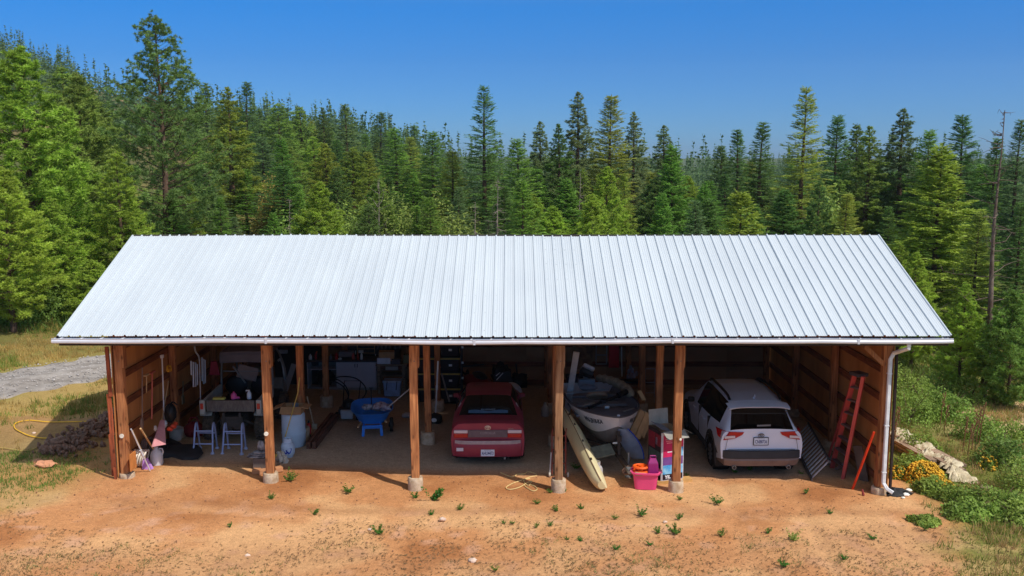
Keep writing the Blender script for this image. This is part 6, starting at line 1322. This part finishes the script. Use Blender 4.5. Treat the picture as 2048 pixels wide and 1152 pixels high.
# --- shelving with black totes
tz = gzs(-2.0, 26.4); TB = mat('black_tote', (28, 29, 34), .5); TY = mat('yellow_tote_lid', (204, 178, 92), .55)
rkx = thing('storage_rack', 'dark metal rack holding two columns of black totes', 'rack', (-2.05, 26.4, tz))
for x_ in (-.66, .62):
    for y_ in (-.28, .28): MB().box((x_, y_, .92), (.04, .04, 1.84)).build('upright', BLK, rkx)
for k in range(4):
    for c_ in range(2):
        x_ = -2.37 + .62 * c_; z_ = tz + .02 + .44 * k
        lab = '%s black tote with a yellow lid in the %s column of the rack' % (['bottom', 'second', 'third', 'top'][k], ['left', 'right'][c_])
        t = thing('storage_tote', lab, 'tote', (x_, 26.4, z_), 0, 'black totes with yellow lids')
        MB().box((0, 0, .19), (.54, .56, .36), taper=.88).build('tub', TB, t, bevel=.015); MB().box((0, 0, .385), (.59, .6, .035)).build('lid', TY, t, bevel=.008)
        if c_: MB().box((.02, -.275, .20), (.09, .008, .06)).build('paper_label', WHT, t)
    MB().box((.66, -.29, .30 + .44 * k), (.06, .02, .06)).build('clip', WHT, rkx)
for k in range(4): MB().box((-.02, 0, .008 + .44 * k), (1.26, .56, .014)).build('shelf', BLK, rkx)
p = G(870, 848); solo('drawstring_bag', MB().blob(p + Vector((0, .1, .12)), (.2, .16, .15), 8, .12, 8), BLK, 'small black bag with a white logo behind the third front post', 'bag', smooth=True)
solo('logo_patch', MB().blob(p + Vector((-.02, -.06, .12)), (.07, .01, .05), 6, .25, 8), WHT, 'white logo patch on the small black bag', 'patch', smooth=True)
rod('pole_saw', at(876, 722, p.y + .45), at(871, 832, p.y + .1), .02, WHT, 'long white pole saw standing in the small black bag', 'pole saw', lambda mb: mb.cyl(at(873.7, 771, p.y + .27), at(873.4, 780, p.y + .25), .03))
solo('leaning_stick', MB().bar(at(883, 747, 25.8), Vector((at(899, 804, 25.0).x, 25.0, at(899, 804, 25.0).z)), .04, .02), GRYM, 'thin grey stick leaning on the storage rack', 'stick')
# --- behind the sedan
aq = Vector((-.95, 26.2, gzs(-.95, 26.2))); atv = thing('quad_bike', 'red and black quad bike in the shadows in front of the sedan', 'quad bike', aq, R(25))
MB().blob((0, 0, .62), (.34, .7, .24), 9, .12, 3).build('body', mat('deep_red_plastic', (112, 18, 24), .5), atv, True); MB().blob((0, -.1, .84), (.16, .42, .1), 8, .05, 3).build('saddle', BLK, atv, True); MB().bar((-.36, .45, 1.02), (.36, .45, 1.02), .03, .03).build('handlebar', BLK, atv)
for x_ in (-.45, .45):
    for y_ in (-.5, .55): MB().lathe([(.1, -.1), (.24, -.1), (.27, -.05), (.27, .05), (.24, .1), (.1, .1)], (x_, y_, .27), 16, axis='x').build('wheel', RUB, atv, True)
q = at(1000, 748, 26.6); mb = MB(); mb.blob(q, (.26, .2, .3), 8, .3, 6); solo('folded_stroller', mb, BLK, 'black folded pushchair shape behind the sedan roof', 'pushchair', smooth=True)
solo('leaning_sheet', MB().box(at(1006, 757, 26.3), (.5, .02, .4), (.3, -.25, 0)), mat('dark_grey_sheet', (70, 68, 66), .8), 'dark grey sheet leaning behind the sedan roof', 'sheet')
for k, (a_, b_) in enumerate((((993, 760), (1006, 746)), ((992, 752), (1000, 745)))): rod('chrome_bar', at(*a_, 26.2), at(*b_, 26.2), .012, mat('bright_bar', (226, 226, 226), .3, .3), ['longer bright metal bar behind the sedan roof', 'shorter bright metal bar behind the sedan roof'][k], 'bar')
q = at(1020, 778, 24.95); mb = MB(); mb.blob(q - Vector((0, 0, .12)), (.34, .3, .30), 10, .03, 3); hh_ = solo('water_jug', mb, mat('dusty_white_plastic', (186, 190, 196), .6), 'round dusty white container with a dark slot beside the sedan roof', 'container', smooth=True)
mb = MB().box((.17, -.22, .38), (.12, .04, .05), (0, .8, 0)); mb.build('slot', BLK, hh_)
q = at(1036, 762, 27.6); solo('hanging_blower', MB().blob(q, (.26, .14, .2), 8, .4, 11).cyl(at(1032, 728, 27.8), q, .02), BLK, 'black garden machine hanging on the back wall above the white container', 'machine', smooth=True)
mb = MB().tube([at(917, 738, 27.6), at(930, 748, 27.5), at(936, 756, 27.5)], .03, 6).blob(at(935, 752, 27.5), (.07, .07, .2), 6, .1, 1); solo('leaf_blower', mb, BLK, 'black curved machine part right of the storage rack', 'machine part', smooth=True)
p = G(1090, 832); solo('white_canister', MB().lathe([(.10, 0), (.11, .02), (.11, .22), (.05, .30), (.035, .38)], p, 14), mat('dusty_white_can', (170, 166, 160), .6), 'dusty white canister at the post right of the sedan', 'canister', smooth=True, ang=50)
# --- hand truck, board, cord
p = G(1104, 955); ht = thing('hand_truck', 'small rusty red hand truck leaning behind the fourth front post', 'hand truck', p)
RR = mat('rusty_red_steel', (132, 58, 44), .7, .2, .15)
for x_ in (0, .30): MB().tube([(x_, 0, .08), (x_ + .0, .14, .95), (x_ + .02, .2, 1.05)], .016, 6).build('rail', RR, ht, True)
for z_ in (.3, .6, .9): MB().cyl((0, .03 + z_ * .13, z_), (.30, .03 + z_ * .13, z_), .012).build('crossbar', RR, ht)
MB().bar((-.05, 0, .05), (-.02, .06, .55), .025, .02).build('kick_stand', mat('pale_steel', (190, 188, 184), .5, .4), ht)
for x_ in (-.05, .35): MB().lathe([(.02, -.02), (.055, -.02), (.06, 0), (.055, .02), (.02, .02)], (x_, .02, .06), 14, axis='x').build('wheel', mat('cream_wheel', (204, 190, 172), .6), ht, True)
MB().box((.15, -.08, .015), (.3, .16, .012)).build('toe_plate', RR, ht)
p = G(1128, 858); q = at(1153, 704, 22.7); solo('long_board', MB().bar(Vector((p.x, p.y, p.z)), q, .15, .03, up=(0, 1, 0)), mat('primed_grey_board', (184, 184, 182), .7), 'long grey-white board leaning to the left of the boat', 'board', bevel=.003)
CORD = mat('cream_cord', (226, 196, 132), .6)
cpts = [(1001, 946), (1012, 951), (1024, 955), (1035, 950), (1048, 949), (1056, 945), (1068, 947), (1074, 952), (1060, 955), (1042, 962), (1025, 968), (1012, 976), (1020, 980), (1038, 976), (1052, 968), (1063, 963), (1058, 972), (1050, 968), (1048, 961), (1060, 958)]
mb = MB().tube(catmull([G(*c_) + Vector((0, 0, .012)) for c_ in cpts], 5), .011, 6); mb.tube(catmull([G(*c_) + Vector((0, 0, .012)) for c_ in ((1048, 972), (1056, 978), (1066, 983), (1074, 980), (1070, 974), (1060, 970))], 5), .010, 6)
solo('power_cord', mb, CORD, 'cream extension cord lying loosely on the dirt behind the red sedan', 'cord', smooth=True)
# --- kayak
kp, kq = Vector((1.90, 19.05, gzs(1.9, 19.05))), Vector((1.30, 22.6, .62)); KT = mat('sand_plastic', (206, 192, 146), .5, 0, .05, 3, .05, 30, spec=.4); d_ = (kq - kp); LK = d_.length
kay = thing('kayak', 'sand-coloured kayak on its side, leaning on the boat trailer with one end in the sun', 'kayak', kp); kay.rotation_euler = (kq - kp).to_track_quat('Y', 'Z').to_euler()
def ks(t): return (math.sin(math.pi * min(1, max(0, t)) ** .85) ** .42) if 0 < t < 1 else 0
RK = Matrix.Rotation(R(58), 3, 'Y')
P = []; PD_ = []
for i in range(29):
    t = .004 + .992 * i / 28; w_ = .37 * ks(t) + .02; dp = .30 * ks(t) ** .7 + .02; off = Vector((0, t * LK, .20 + .10 * math.sin(math.pi * t)))
    P.append([off + RK @ Vector((w_ * c, 0, -dp * .9 * s_)) for c, s_ in ((1, 0), (.97, .35), (.8, .72), (.45, .95), (0, 1), (-.45, .95), (-.8, .72), (-.97, .35), (-1, 0))])
    PD_.append([off + RK @ Vector((w_ * c * 1.03, 0, h_ * ks(t))) for c, h_ in ((1, .0), (1, .03), (.7, .06), (.25, .07 if not .35 < t < .62 else -.10), (0, .075 if not .35 < t < .62 else -.14), (-.25, .07 if not .35 < t < .62 else -.10), (-.7, .06), (-1, .03), (-1, 0))])
mb = MB().grid(P); mb._a(P[0], [tuple(range(9))]); mb._a(P[-1], [tuple(range(8, -1, -1))]); mb.build('hull', KT, kay, True, 50)
mb = MB().grid(PD_, flip=True); mb._a(PD_[0], [tuple(range(8, -1, -1))]); mb._a(PD_[-1], [tuple(range(9))]); dk_ = mb.build('deck', mat('sand_deck', (222, 210, 164), .5, 0, .04), kay, True, 50)
for i in (4, 9, 15, 20): MB().box(PD_[i][7] + Vector((0, 0, .0)), (.03, .06, .03)).build('lug', BLK, dk_)
MB().tube([p_[8] + Vector((0, 0, .0)) for p_ in P], .014, 5).build('seam_strip', mat('brown_seam', (116, 86, 56), .7), kay)
p = G(1276, 926) + Vector((0, 0, .1)); q = at(1246, 858, 20.75); sl_ = thing('plastic_sled', 'grey-blue plastic sled with a bright blue edge behind the orange toy', 'sled', p)
dv = q - p; P = []
for i in range(13):
    t = i / 12; w_ = .21 * (math.sin(math.pi * (.12 + .80 * t)) ** .5); c = p.lerp(q, t) - p; P.append([c + Vector((w_ * a, -.12 * (1 - a * a), .04 * (1 - a * a))) for a in (-1, -.6, -.2, .2, .6, 1)])
MB().grid(P).build('shell', mat('grey_blue_plastic', (158, 168, 188), .5), sl_, True); MB().tube([r_[-1] for r_ in P], .016, 6).build('rim', mat('bright_blue_rim', (24, 74, 200), .5), sl_, True)
# --- pink tub with toys
p = G(1293, 981) + Vector((0, .2, 0)); tub = thing('storage_tub', 'bright pink plastic tub standing in the sun at the fifth front post', 'tub', p, R(-6)); tub.scale = (1, 1, 1.12)
Pq = []
for (wx, wy, z_) in ((.22, .15, .01), (.225, .155, 0), (.265, .19, .28), (.27, .195, .30), (.30, .225, .30), (.305, .23, .33), (.275, .20, .335), (.262, .188, .30), (.215, .145, .04)):
    Pq.append([(wx * math.copysign(min(1, abs(math.cos(t)) ** .35), math.cos(t)), wy * math.copysign(min(1, abs(math.sin(t)) ** .35), math.sin(t)), z_) for t in [k * math.pi / 14 for k in range(29)]])
mb = MB().grid(Pq); mb._a(Pq[0][:28], [tuple(range(27, -1, -1))]); mb._a(Pq[-1][:28], [tuple(range(28))]); mb.build('tub', PINK, tub, True, 50); MB().box((.325, 0, .32), (.05, .16, .03)).build('grip', mat('pale_pink', (240, 120, 150), .45), tub, bevel=.01); MB().box((-.31, 0, .32), (.03, .16, .03)).build('grip', mat('pale_pink', (240, 120, 150)), tub, bevel=.01)
q = p + Vector((-.10, .02, .33)); tw = thing('toy_wheel', 'bright orange plastic reel stacked in the pink tub', 'toy', q)
for z_ in (.02, .12): MB().tube([(.15 * math.cos(t * .35), .13 * math.sin(t * .35), z_) for t in range(18)], .028, 7, closed=True).build('ring', ORG, tw, True)
MB().cyl((0, 0, .0), (0, 0, .15), .05, None, 12).build('hub', ORG, tw, True)
for k in range(4): MB().bar((0, 0, .12), (.14 * math.cos(k * 1.57 + .4), .12 * math.sin(k * 1.57 + .4), .13), .03, .02).build('spoke', ORG, tw)
q = p + Vector((-.12, -.13, .30)); solo('rolled_mat', MB().cyl(q + Vector((-.12, 0, .04)), q + Vector((.12, -.02, .02)), .045, .04, 12), mat('khaki_plastic', (150, 128, 98), .7), 'khaki roll lying against the orange reel in the pink tub', 'roll', smooth=True)
q = p + Vector((.15, .0, .28)); jg = thing('jerry_can', 'magenta plastic jug standing in the pink tub', 'jug', q); MB().box((0, 0, .14), (.21, .18, .28), taper=1.08).build('body', PUR, jg, bevel=.02)
MB()._a([(-.10, -.085, .28), (.10, -.085, .28), (.10, .085, .28), (-.10, .085, .28), (-.06, -.045, .37), (.06, -.045, .37), (.06, .045, .37), (-.06, .045, .37)], [(4, 5, 6, 7), (0, 1, 5, 4), (1, 2, 6, 5), (2, 3, 7, 6), (3, 0, 4, 7)]).build('shoulder', PUR, jg); MB().tube([(-.06, -.02, .36), (-.06, -.02, .42), (.06, -.02, .42), (.06, -.02, .36)], .016, 6).build('handle', PUR, jg, True)
# --- cardboard sheets and printed carton
for k, (a_, b_) in enumerate((((1264, 868), (1284, 822)), ((1273, 876), (1294, 826)), ((1283, 872), (1300, 832)))):
    pa = at(*a_, 21.2 + .1 * k); pb = at(*b_, 21.5 + .1 * k); solo('flattened_carton', MB().bar(pa, pb, .17, .05 + .02 * (k == 1), up=(-.6, .8, 0)), TAN, ['leftmost of three flattened cartons leaning on the boat trailer', 'thick middle one of three flattened cartons leaning on the boat trailer', 'rightmost of three flattened cartons, beside the printed carton'][k], 'carton', bevel=.004)
solo('wood_offcuts', MB().bar(at(1288, 800, 22.2), at(1278, 782, 22.4), .10, .03), HANDLE, 'pale board end sticking up behind the flattened cartons', 'board')
cp = Vector((3.215, 19.62, gzs(3.3, 19.9) + .09)); cx = thing('printed_carton', 'tall open printed carton with pink and blue pictures behind the fifth front post', 'carton', cp, R(20))
DKP = mat('print_dark', (36, 20, 30), .6); Wc, Dc, Hc_ = .52, .66, 1.06
MB().box((Wc / 2, .008, Hc_ / 2), (Wc, .012, Hc_)).build('front_side', mat('carton_white_edge', (206, 204, 206), .6), cx); MB().box((.008, Dc / 2, Hc_ / 2), (.012, Dc - .03, Hc_)).build('left_side', DKP, cx); MB().box((Wc - .008, Dc / 2, Hc_ / 2), (.012, Dc - .03, Hc_)).build('right_side', TAN, cx); MB().box((Wc / 2, Dc - .008, Hc_ / 2), (Wc, .012, Hc_)).build('back_side', TAND, cx)
MB().box((Wc / 2, Dc + .02, Hc_ + .17), (Wc - .05, .008, .34), (-.12, 0, 0)).build('flap', mat('carton_inside_grey', (150, 146, 136), .8), cx); MB().box((Wc / 2, -.11, Hc_ - .03), (Wc, .24, .008), (.5, 0, 0)).build('flap', mat('carton_inside_grey', (150, 146, 136)), cx); MB().box((Wc + .1, Dc * .4, Hc_ - .02), (.24, Dc * .8, .008), (0, .5, 0)).build('flap', mat('carton_inside_grey', (150, 146, 136)), cx); MB().box((Wc * .35, Dc * .55, Hc_ + .02), (.36, .40, .008), (.2, .35, .2)).build('flap', mat('carton_grey_blue', (110, 112, 122), .8), cx)
def pr_(x0, z0, x1, z1, m, k=0): MB().box(((x0 + x1) / 2, -.0005 - .002 * k, (z0 + z1) / 2), (x1 - x0, .006, z1 - z0)).build('printed_picture', m, cx)
PRP = mat('print_pink', (206, 34, 92), .5, 0, .15, 6); PRB = mat('print_blue', (48, 150, 214), .5, 0, .2, 7, col2=(150, 206, 230)); PRV = mat('print_violet', (112, 70, 136), .5, 0, .2, 6); PRW = mat('print_white', (232, 232, 236), .5)
pr_(.02, .72, .50, 1.0, PRP, 1); pr_(.02, .52, .30, .72, PRP, 1); pr_(.30, .52, .50, .72, PRB, 1); pr_(.02, .34, .50, .52, PRV, 1); pr_(.02, .14, .50, .34, PRB, 1); pr_(.02, .02, .50, .14, DKP, 1)
text_mb('YIL', .10, lambda u, v: (.14 + u, -.0065, .075 + v), bold=.004).build('lettering', PRW, cx); pr_(.33, .035, .44, .12, mat('print_pale_pink', (240, 150, 176), .5), 2)
for k, z_ in enumerate((.90, .86, .82, .62)): pr_(.06 + .02 * k, z_, .24, z_ + .02, mat('print_light_text', (240, 150, 160), .5) if k < 3 else PRW, 2)
def pl_(y0, z0, y1, z1, m): MB().box((-.0005, (y0 + y1) / 2, (z0 + z1) / 2), (.006, y1 - y0, z1 - z0)).build('printed_picture', m, cx)
pl_(.33, .64, .62, .98, mat('print_maroon', (126, 24, 44), .5, 0, .3, 14)); pl_(.06, .72, .30, .98, mat('print_maroon', (126, 24, 44))); pl_(.08, .34, .60, .60, mat('print_grey_green', (74, 84, 78), .5, 0, .3, 9)); pl_(.22, .74, .30, .90, mat('print_pale', (160, 176, 200), .5))
MB().lathe([(.01, 0), (.20, 0), (.20, .004), (.01, .004)], (-.008, .34, .24), 22, axis='x').build('printed_disc', mat('print_royal', (22, 70, 170), .5), cx); MB().bar((-.004, .02, 0), (-.004, .02, Hc_), .03, .02, up=(0, 1, 0)).build('edge_strip', mat('carton_white_edge', (206, 204, 206)), cx)
solo('wood_plank', MB().box(cp + Vector((.26, .16, -.045)), (.85, .18, .085), (0, 0, .25)), mat('pine_plank', (206, 160, 96), .8), 'pine plank lying under the printed carton', 'plank', bevel=.004)
# --- back wall right of centre
ld = thing('wall_ladder', 'short pale ladder hanging on the back wall behind the boat', 'ladder', at(1202, 728, 28.2)); lo_ = Vector(ld.location)
for px in (1192, 1213): MB().bar(at(px, 728, 28.2) - lo_, at(px + 1, 672, 28.2) - lo_, .03, .03).build('rail', GRYM, ld)
for py in (728, 710, 689): MB().bar(at(1192, py, 28.2) - lo_, at(1213.5, py, 28.2) - lo_, .03, .03).build('rung', GRYM, ld)
solo('red_sled', MB().box(at(1228, 708, 28.15), (.32, .04, .85)), mat('bright_red_plastic', (190, 20, 26), .45), 'bright red plastic panel hanging on the back wall right of the ladder', 'panel', bevel=.03)
rod('white_rod', at(1243, 694, 28.0), at(1244, 753, 28.0), .018, WHT, 'thin white rod hanging right of the red panel', 'rod')
for k, (px, py) in enumerate(((1256, 754), (1262, 753), (1268, 752), (1258, 744), (1265, 742), (1272, 748), (1261, 736))): solo('spray_can', MB().lathe([(.04, 0), (.045, .01), (.045, .12), (.02, .15)], at(px, py + 4, 27.4), 9), mat('can_grey_white', (150, 150, 166), .4, .3), 'small grey-white can in the heap of cans on the back shelf', 'can', 'heap of small cans on the back shelf', smooth=True)
solo('back_shelf', MB().box(at(1262, 760, 27.5) + Vector((0, 0, -.03)), (.7, .4, .04)).box(at(1262, 760, 27.5) + Vector((-.3, 0, -.3)), (.04, .35, .5)).box(at(1262, 760, 27.5) + Vector((.3, 0, -.3)), (.04, .35, .5)), BLK, 'dark shelf on the back wall carrying a heap of small cans', 'shelf')
q = at(1300, 775, 26.5); ws = thing('wire_stand', 'thin grey wire stand between the two posts right of the boat', 'stand', Vector((q.x, 26.5, gzs(q.x, 26.5))))
for x_ in (-.14, .14): MB().cyl((x_, 0, 0), (x_, 0, 1.0), .01).build('upright', ALU, ws)
for z_ in (.3, .6, 1.0): MB().cyl((-.14, 0, z_), (.14, 0, z_), .008).build('crossbar', ALU, ws)
solo('storage_bin', MB().box(at(1160, 768, 26.5), (.8, .5, .5)), mat('dark_blue_bin', (34, 42, 66), .6), 'dark blue bin behind the stern of the boat', 'bin', bevel=.03)
solo('hanging_plywood', MB().box(at(1165, 712, 28.28), (.6, .02, .8)), mat('mottled_board', (150, 116, 82), .9, 0, .3, 8, col2=(96, 66, 48)), 'mottled board on the back wall left of the hanging ladder', 'board')
# --- right wall: ladders, bars
def fl(px, py): return G(px, py)
lad = thing('step_ladder', 'tall red fibreglass stepladder leaning folded against the right wall', 'stepladder', fl(1675, 950)); lo_ = Vector(lad.location)
RL = mat('faded_red_fibreglass', (196, 82, 74), .6, 0, .12, 5); 
aL0, aL1 = fl(1664, 935), onx(1709, 750, 7.35); bL0, bL1 = fl(1686, 957), onx(1727, 752, 7.45)
MB().bar(aL0 - lo_, aL1 - lo_, .05, .10, up=(1, 0, 0)).build('rail', RL, lad); MB().bar(bL0 - lo_, bL1 - lo_, .07, .13, up=(.6, 1, 0)).build('rail', RL, lad)
for k in range(7): t = .10 + k * .13; MB().bar(aL0.lerp(aL1, t) - lo_, bL0.lerp(bL1, t) - lo_, .10, .035).build('step', mat('grey_step', (112, 92, 88), .6, .2), lad)
c0 = fl(1652, 930); MB().bar(c0 - lo_, aL1.lerp(bL1, .1) - lo_ + Vector((.0, .1, -.05)), .035, .05).build('rear_leg', mat('rear_leg_red', (158, 66, 58), .6), lad)
for a_, b_ in ((c0, aL0.lerp(aL1, .16)), (fl(1672, 938), bL0.lerp(bL1, .16))): MB().bar(a_ - lo_, b_ - lo_, .04, .05).build('foot_brace', ALU, lad)
MB().box(aL1.lerp(bL1, .5) - lo_ + Vector((0, .02, .03)), (.26, .3, .07), (0, 0, .3)).build('top_cap', mat('dark_top_cap', (70, 60, 58), .6), lad)
ext = thing('extension_ladder', 'aluminium ladder lying on its side along the right wall beside the white car', 'ladder', fl(1632, 890)); lo_ = Vector(ext.location)
e0, e1 = Vector((6.55, 19.95, gzs(6.6, 19.9) + .03)), Vector((6.98, 22.9, gzs(7, 22.9) + .03)); up_ = Vector((.38, .02, .40))
MB().bar(e0 - lo_, e1 - lo_, .03, .07).build('rail', mat('dark_side_rail', (90, 92, 96), .5, .6), ext); MB().bar(e0 + up_ - lo_, e1 + up_ - lo_, .03, .07).build('rail', mat('dark_side_rail', (90, 92, 96)), ext)
for k in range(14): t = (k + .5) / 14; MB().bar(e0.lerp(e1, t) - lo_, e0.lerp(e1, t) + up_ - lo_, .04, .02).build('rung', mat('pale_rung', (190, 194, 200), .45, .5), ext)
p = fl(1705, 979); rod('orange_bar', p, onx(1748, 864, 7.5), .02, mat('orange_red_paint', (222, 62, 26), .5), 'bright orange-red bar leaning against the front of the right wall', 'bar', lambda mb: (mb.bar(p, onx(1748, 864, 7.5), .055, .03)))
p = fl(1728, 962); solo('leaning_offcut', MB().bar(p, p + Vector((-.12, .15, .75)), .22, .03, up=(.8, .6, 0)), mat('grey_brown_board', (116, 96, 82), .9), 'grey-brown board leaning behind the orange-red bar', 'board')
p = fl(1727, 991); solo('red_spout', MB().cyl(p, p + Vector((-.02, .04, .12)), .03, .02, 8), mat('dull_red_spout', (128, 44, 38), .6), 'little dull red stump in the dirt by the right footing', 'stump', smooth=True)
p = fl(1790, 988); solo('black_plastic_scrap', MB().blob(p + Vector((0, 0, .02)), (.26, .14, .08), 8, .6, 5), BCLOTH, 'crumpled black scrap at the outlet of the downspout', 'plastic scrap', smooth=True)
for k, (px, py, s_) in enumerate(((1811, 992, .075), (1817, 983, .07), (1806, 998, .04))): solo('white_stone', MB().blob(fl(px, py) + Vector((0, 0, .03)), (s_, s_ * .8, s_ * .5), 6, .15, k), mat('white_stone', (226, 222, 210), .8), ['white stone beside the black scrap', 'white stone nearest the bushes right of the downspout', 'smallest white stone by the black scrap'][k], 'stone', smooth=True)
# ---------------- outside, right: lumber pile ----------------
a0 = fl(1795, 885); b0 = fl(1925, 962)
lum = thing('lumber_pile', 'weathered lumber pile running off beside the right wall', 'lumber pile', a0); dv = (b0 - a0); dv.z = 0; Lp = dv.length; dn = dv.normalized(); sdv = Vector((-dn.y, dn.x, 0))
LW = wood('weathered_lumber', (168, 142, 118), (120, 96, 78), 'x'); rnd = random.Random(12)
ang_ = math.atan2(dn.y, dn.x); lum.rotation_euler = (0, 0, ang_)
for layer in range(3):
    for k in range(4 if layer < 2 else 3):
        l0 = rnd.uniform(-.25, .35); l1 = Lp - rnd.uniform(.1, .9); y_ = -.32 + .21 * k + rnd.uniform(-.02, .02); z_ = .07 + .09 * layer
        MB().box(((l0 + l1) / 2, y_, z_ + gzs(*(a0 + dn * (Lp / 2)).xy[:]) - a0.z), (l1 - l0, .17, .06), (rnd.uniform(-.04, .04), rnd.uniform(-.01, .01), rnd.uniform(-.02, .02))).build('board', LW, lum)
mb = MB(); P = []
for i in range(46):
    t = -.03 + 1.16 * i / 45; row = []
    wdt = .19 + .10 * math.sin(i * .8) + .07 * math.sin(i * 2.3); off = -.05 + .10 * math.sin(i * .45)
    for j in range(13):
        u = (j - 6) / 6; q = a0 + dn * (t * Lp) + sdv * (u * wdt + off); z_ = .31 + .045 * math.sin(i * 1.3 + j * 1.9) + .035 * math.sin(i * 2.9 - j * 1.3) + .02 * math.sin(i * 5.1 + j * 4) - .10 * abs(u) ** 3
        if t > .95: z_ -= (t - .95) * 1.6
        row.append((q.x, q.y, gzs(q.x, q.y) + max(.05, z_)))
    P.append(row)
TARP = mat('bleached_tarp', (222, 208, 176), .9, 0, .18, 6, .8, 25, col2=(176, 160, 128)); solo('tarp', MB().grid(P), TARP, 'torn bleached tarp draped over the lumber pile', 'tarp', smooth=True, ang=180)
for v in bpy.data.objects['tarp'].data.polygons: pass
p = fl(1993, 985); solo('loose_plank', MB().box(p + Vector((0, 0, .05)), (.62, .20, .05), (0, .05, -.55)), LW, 'short loose plank lying in the weeds at the right', 'plank', bevel=.004)
p = fl(1945, 968); solo('loose_plank', MB().box(p + Vector((0, 0, .04)), (.3, .12, .04), (0, .05, -.4)), LW, 'small board scrap just past the end of the lumber pile', 'plank')
# ---------------- outside, left: rock pile, hose ----------------
rp = thing('rock_pile', 'long low pile of reddish broken rocks in the shade left of the barn', 'rock pile', fl(165, 890)); lo_ = Vector(rp.location)
RKM = mat('reddish_rock', (158, 122, 98), .9, 0, .25, 5, .5, 20, col2=(108, 84, 70)); rmesh = []
for v in range(5):
    mb = MB(); mb.blob((0, 0, 0), (1, .8, .6), 4, .22, v * 3 + 1); rmesh.append(mb.mesh('rock', RKM))
rnd = random.Random(31)
pa, pb = fl(105, 915), fl(232, 835)
for k in range(250):
    t = rnd.random(); c = pa.lerp(pb, t); w_ = .16 + .26 * math.sin(math.pi * min(1, t * 1.1 + .08)); u = rnd.gauss(0, .5) * w_; d_ = (pb - pa).normalized(); sd = Vector((-d_.y, d_.x, 0)); q = c + sd * u * 1.9
    h_ = max(0, 1 - (u / (w_ * 1.2)) ** 2) * .16 * rnd.random(); z_ = gzs(q.x, q.y) + .03 + h_
    o = link('rock', rmesh[k % 5], rp, Vector((q.x, q.y, z_)) - lo_); s_ = rnd.choice((.04, .055, .07, .09, .065)) * rnd.uniform(.8, 1.3); o.scale = (s_, s_, s_); o.rotation_euler = (rnd.uniform(0, 6), rnd.uniform(0, 6), rnd.uniform(0, 6))
for k, (px, py, s_) in enumerate(((118, 893, .26), (128, 885, .20), (155, 870, .15), (185, 845, .14), (100, 908, .15))):
    o = link('rock', rmesh[k % 5], rp, fl(px, py) - lo_ + Vector((0, 0, s_ * .3))); o.scale = (s_, s_, s_ * .7); o.rotation_euler = (.2, .1, k)
for k, (px, py, s_, lab) in enumerate(((90, 933, .22, 'flat orange slab of rock in the sun at the near end of the rock pile'), (75, 925, .12, 'small upright rock beside the flat orange slab'), (108, 930, .09, 'pale rock chip just right of the flat orange slab'))):
    mb = MB().blob(fl(px, py) + Vector((0, 0, s_ * .25)), (s_, s_ * .7, s_ * .35), 5, .22, k + 3); solo('rock_slab', mb, mat('orange_rock', (200, 140, 104), .9, 0, .2, 4, .3, 20), lab, 'rock')
YH = mat('yellow_hose', (226, 176, 48), .6)
solo('garden_hose', MB().tube(catmull([fl(*q) + Vector((0, 0, .03)) for q in ((175, 845), (130, 846), (95, 846), (62, 843), (42, 845), (29, 851), (31, 860), (45, 868), (60, 874), (80, 878), (98, 879))], 6), .014, 6), YH, 'yellow garden hose lying in a wide loop left of the barn', 'hose', smooth=True)
solo('garden_hose', MB().tube(catmull([fl(*q) + Vector((0, 0, .03)) for q in ((-10, 898), (10, 899), (30, 902), (45, 904), (60, 903), (75, 897), (95, 886), (115, 880), (130, 874))], 6), .013, 6), mat('dull_yellow_hose', (176, 150, 84), .7), 'dull yellow hose running past the near end of the rock pile', 'hose', smooth=True)
for k, (px, py, s_, lab) in enumerate(((885, 1040, .07, 'pale fist-sized stone below the third footing weeds'), (740, 1060, .045, 'small white pebble left of centre in the foreground'), (68, 867, .05, 'white pebble inside the loop of the yellow hose'), (945, 1123, .08, 'flat pinkish stone low in the foreground, centre'), (495, 1112, .05, 'white pebble low in the foreground left of centre'), (1330, 1045, .045, 'small stone between two weeds in front of the fifth footing'))):
    solo('stone', MB().blob(fl(px, py) + Vector((0, 0, s_ * .25)), (s_, s_ * .8, s_ * .55), 5, .15, k), mat('pale_stone', (206, 180, 160), .8, 0, .15), lab, 'stone', smooth=True)
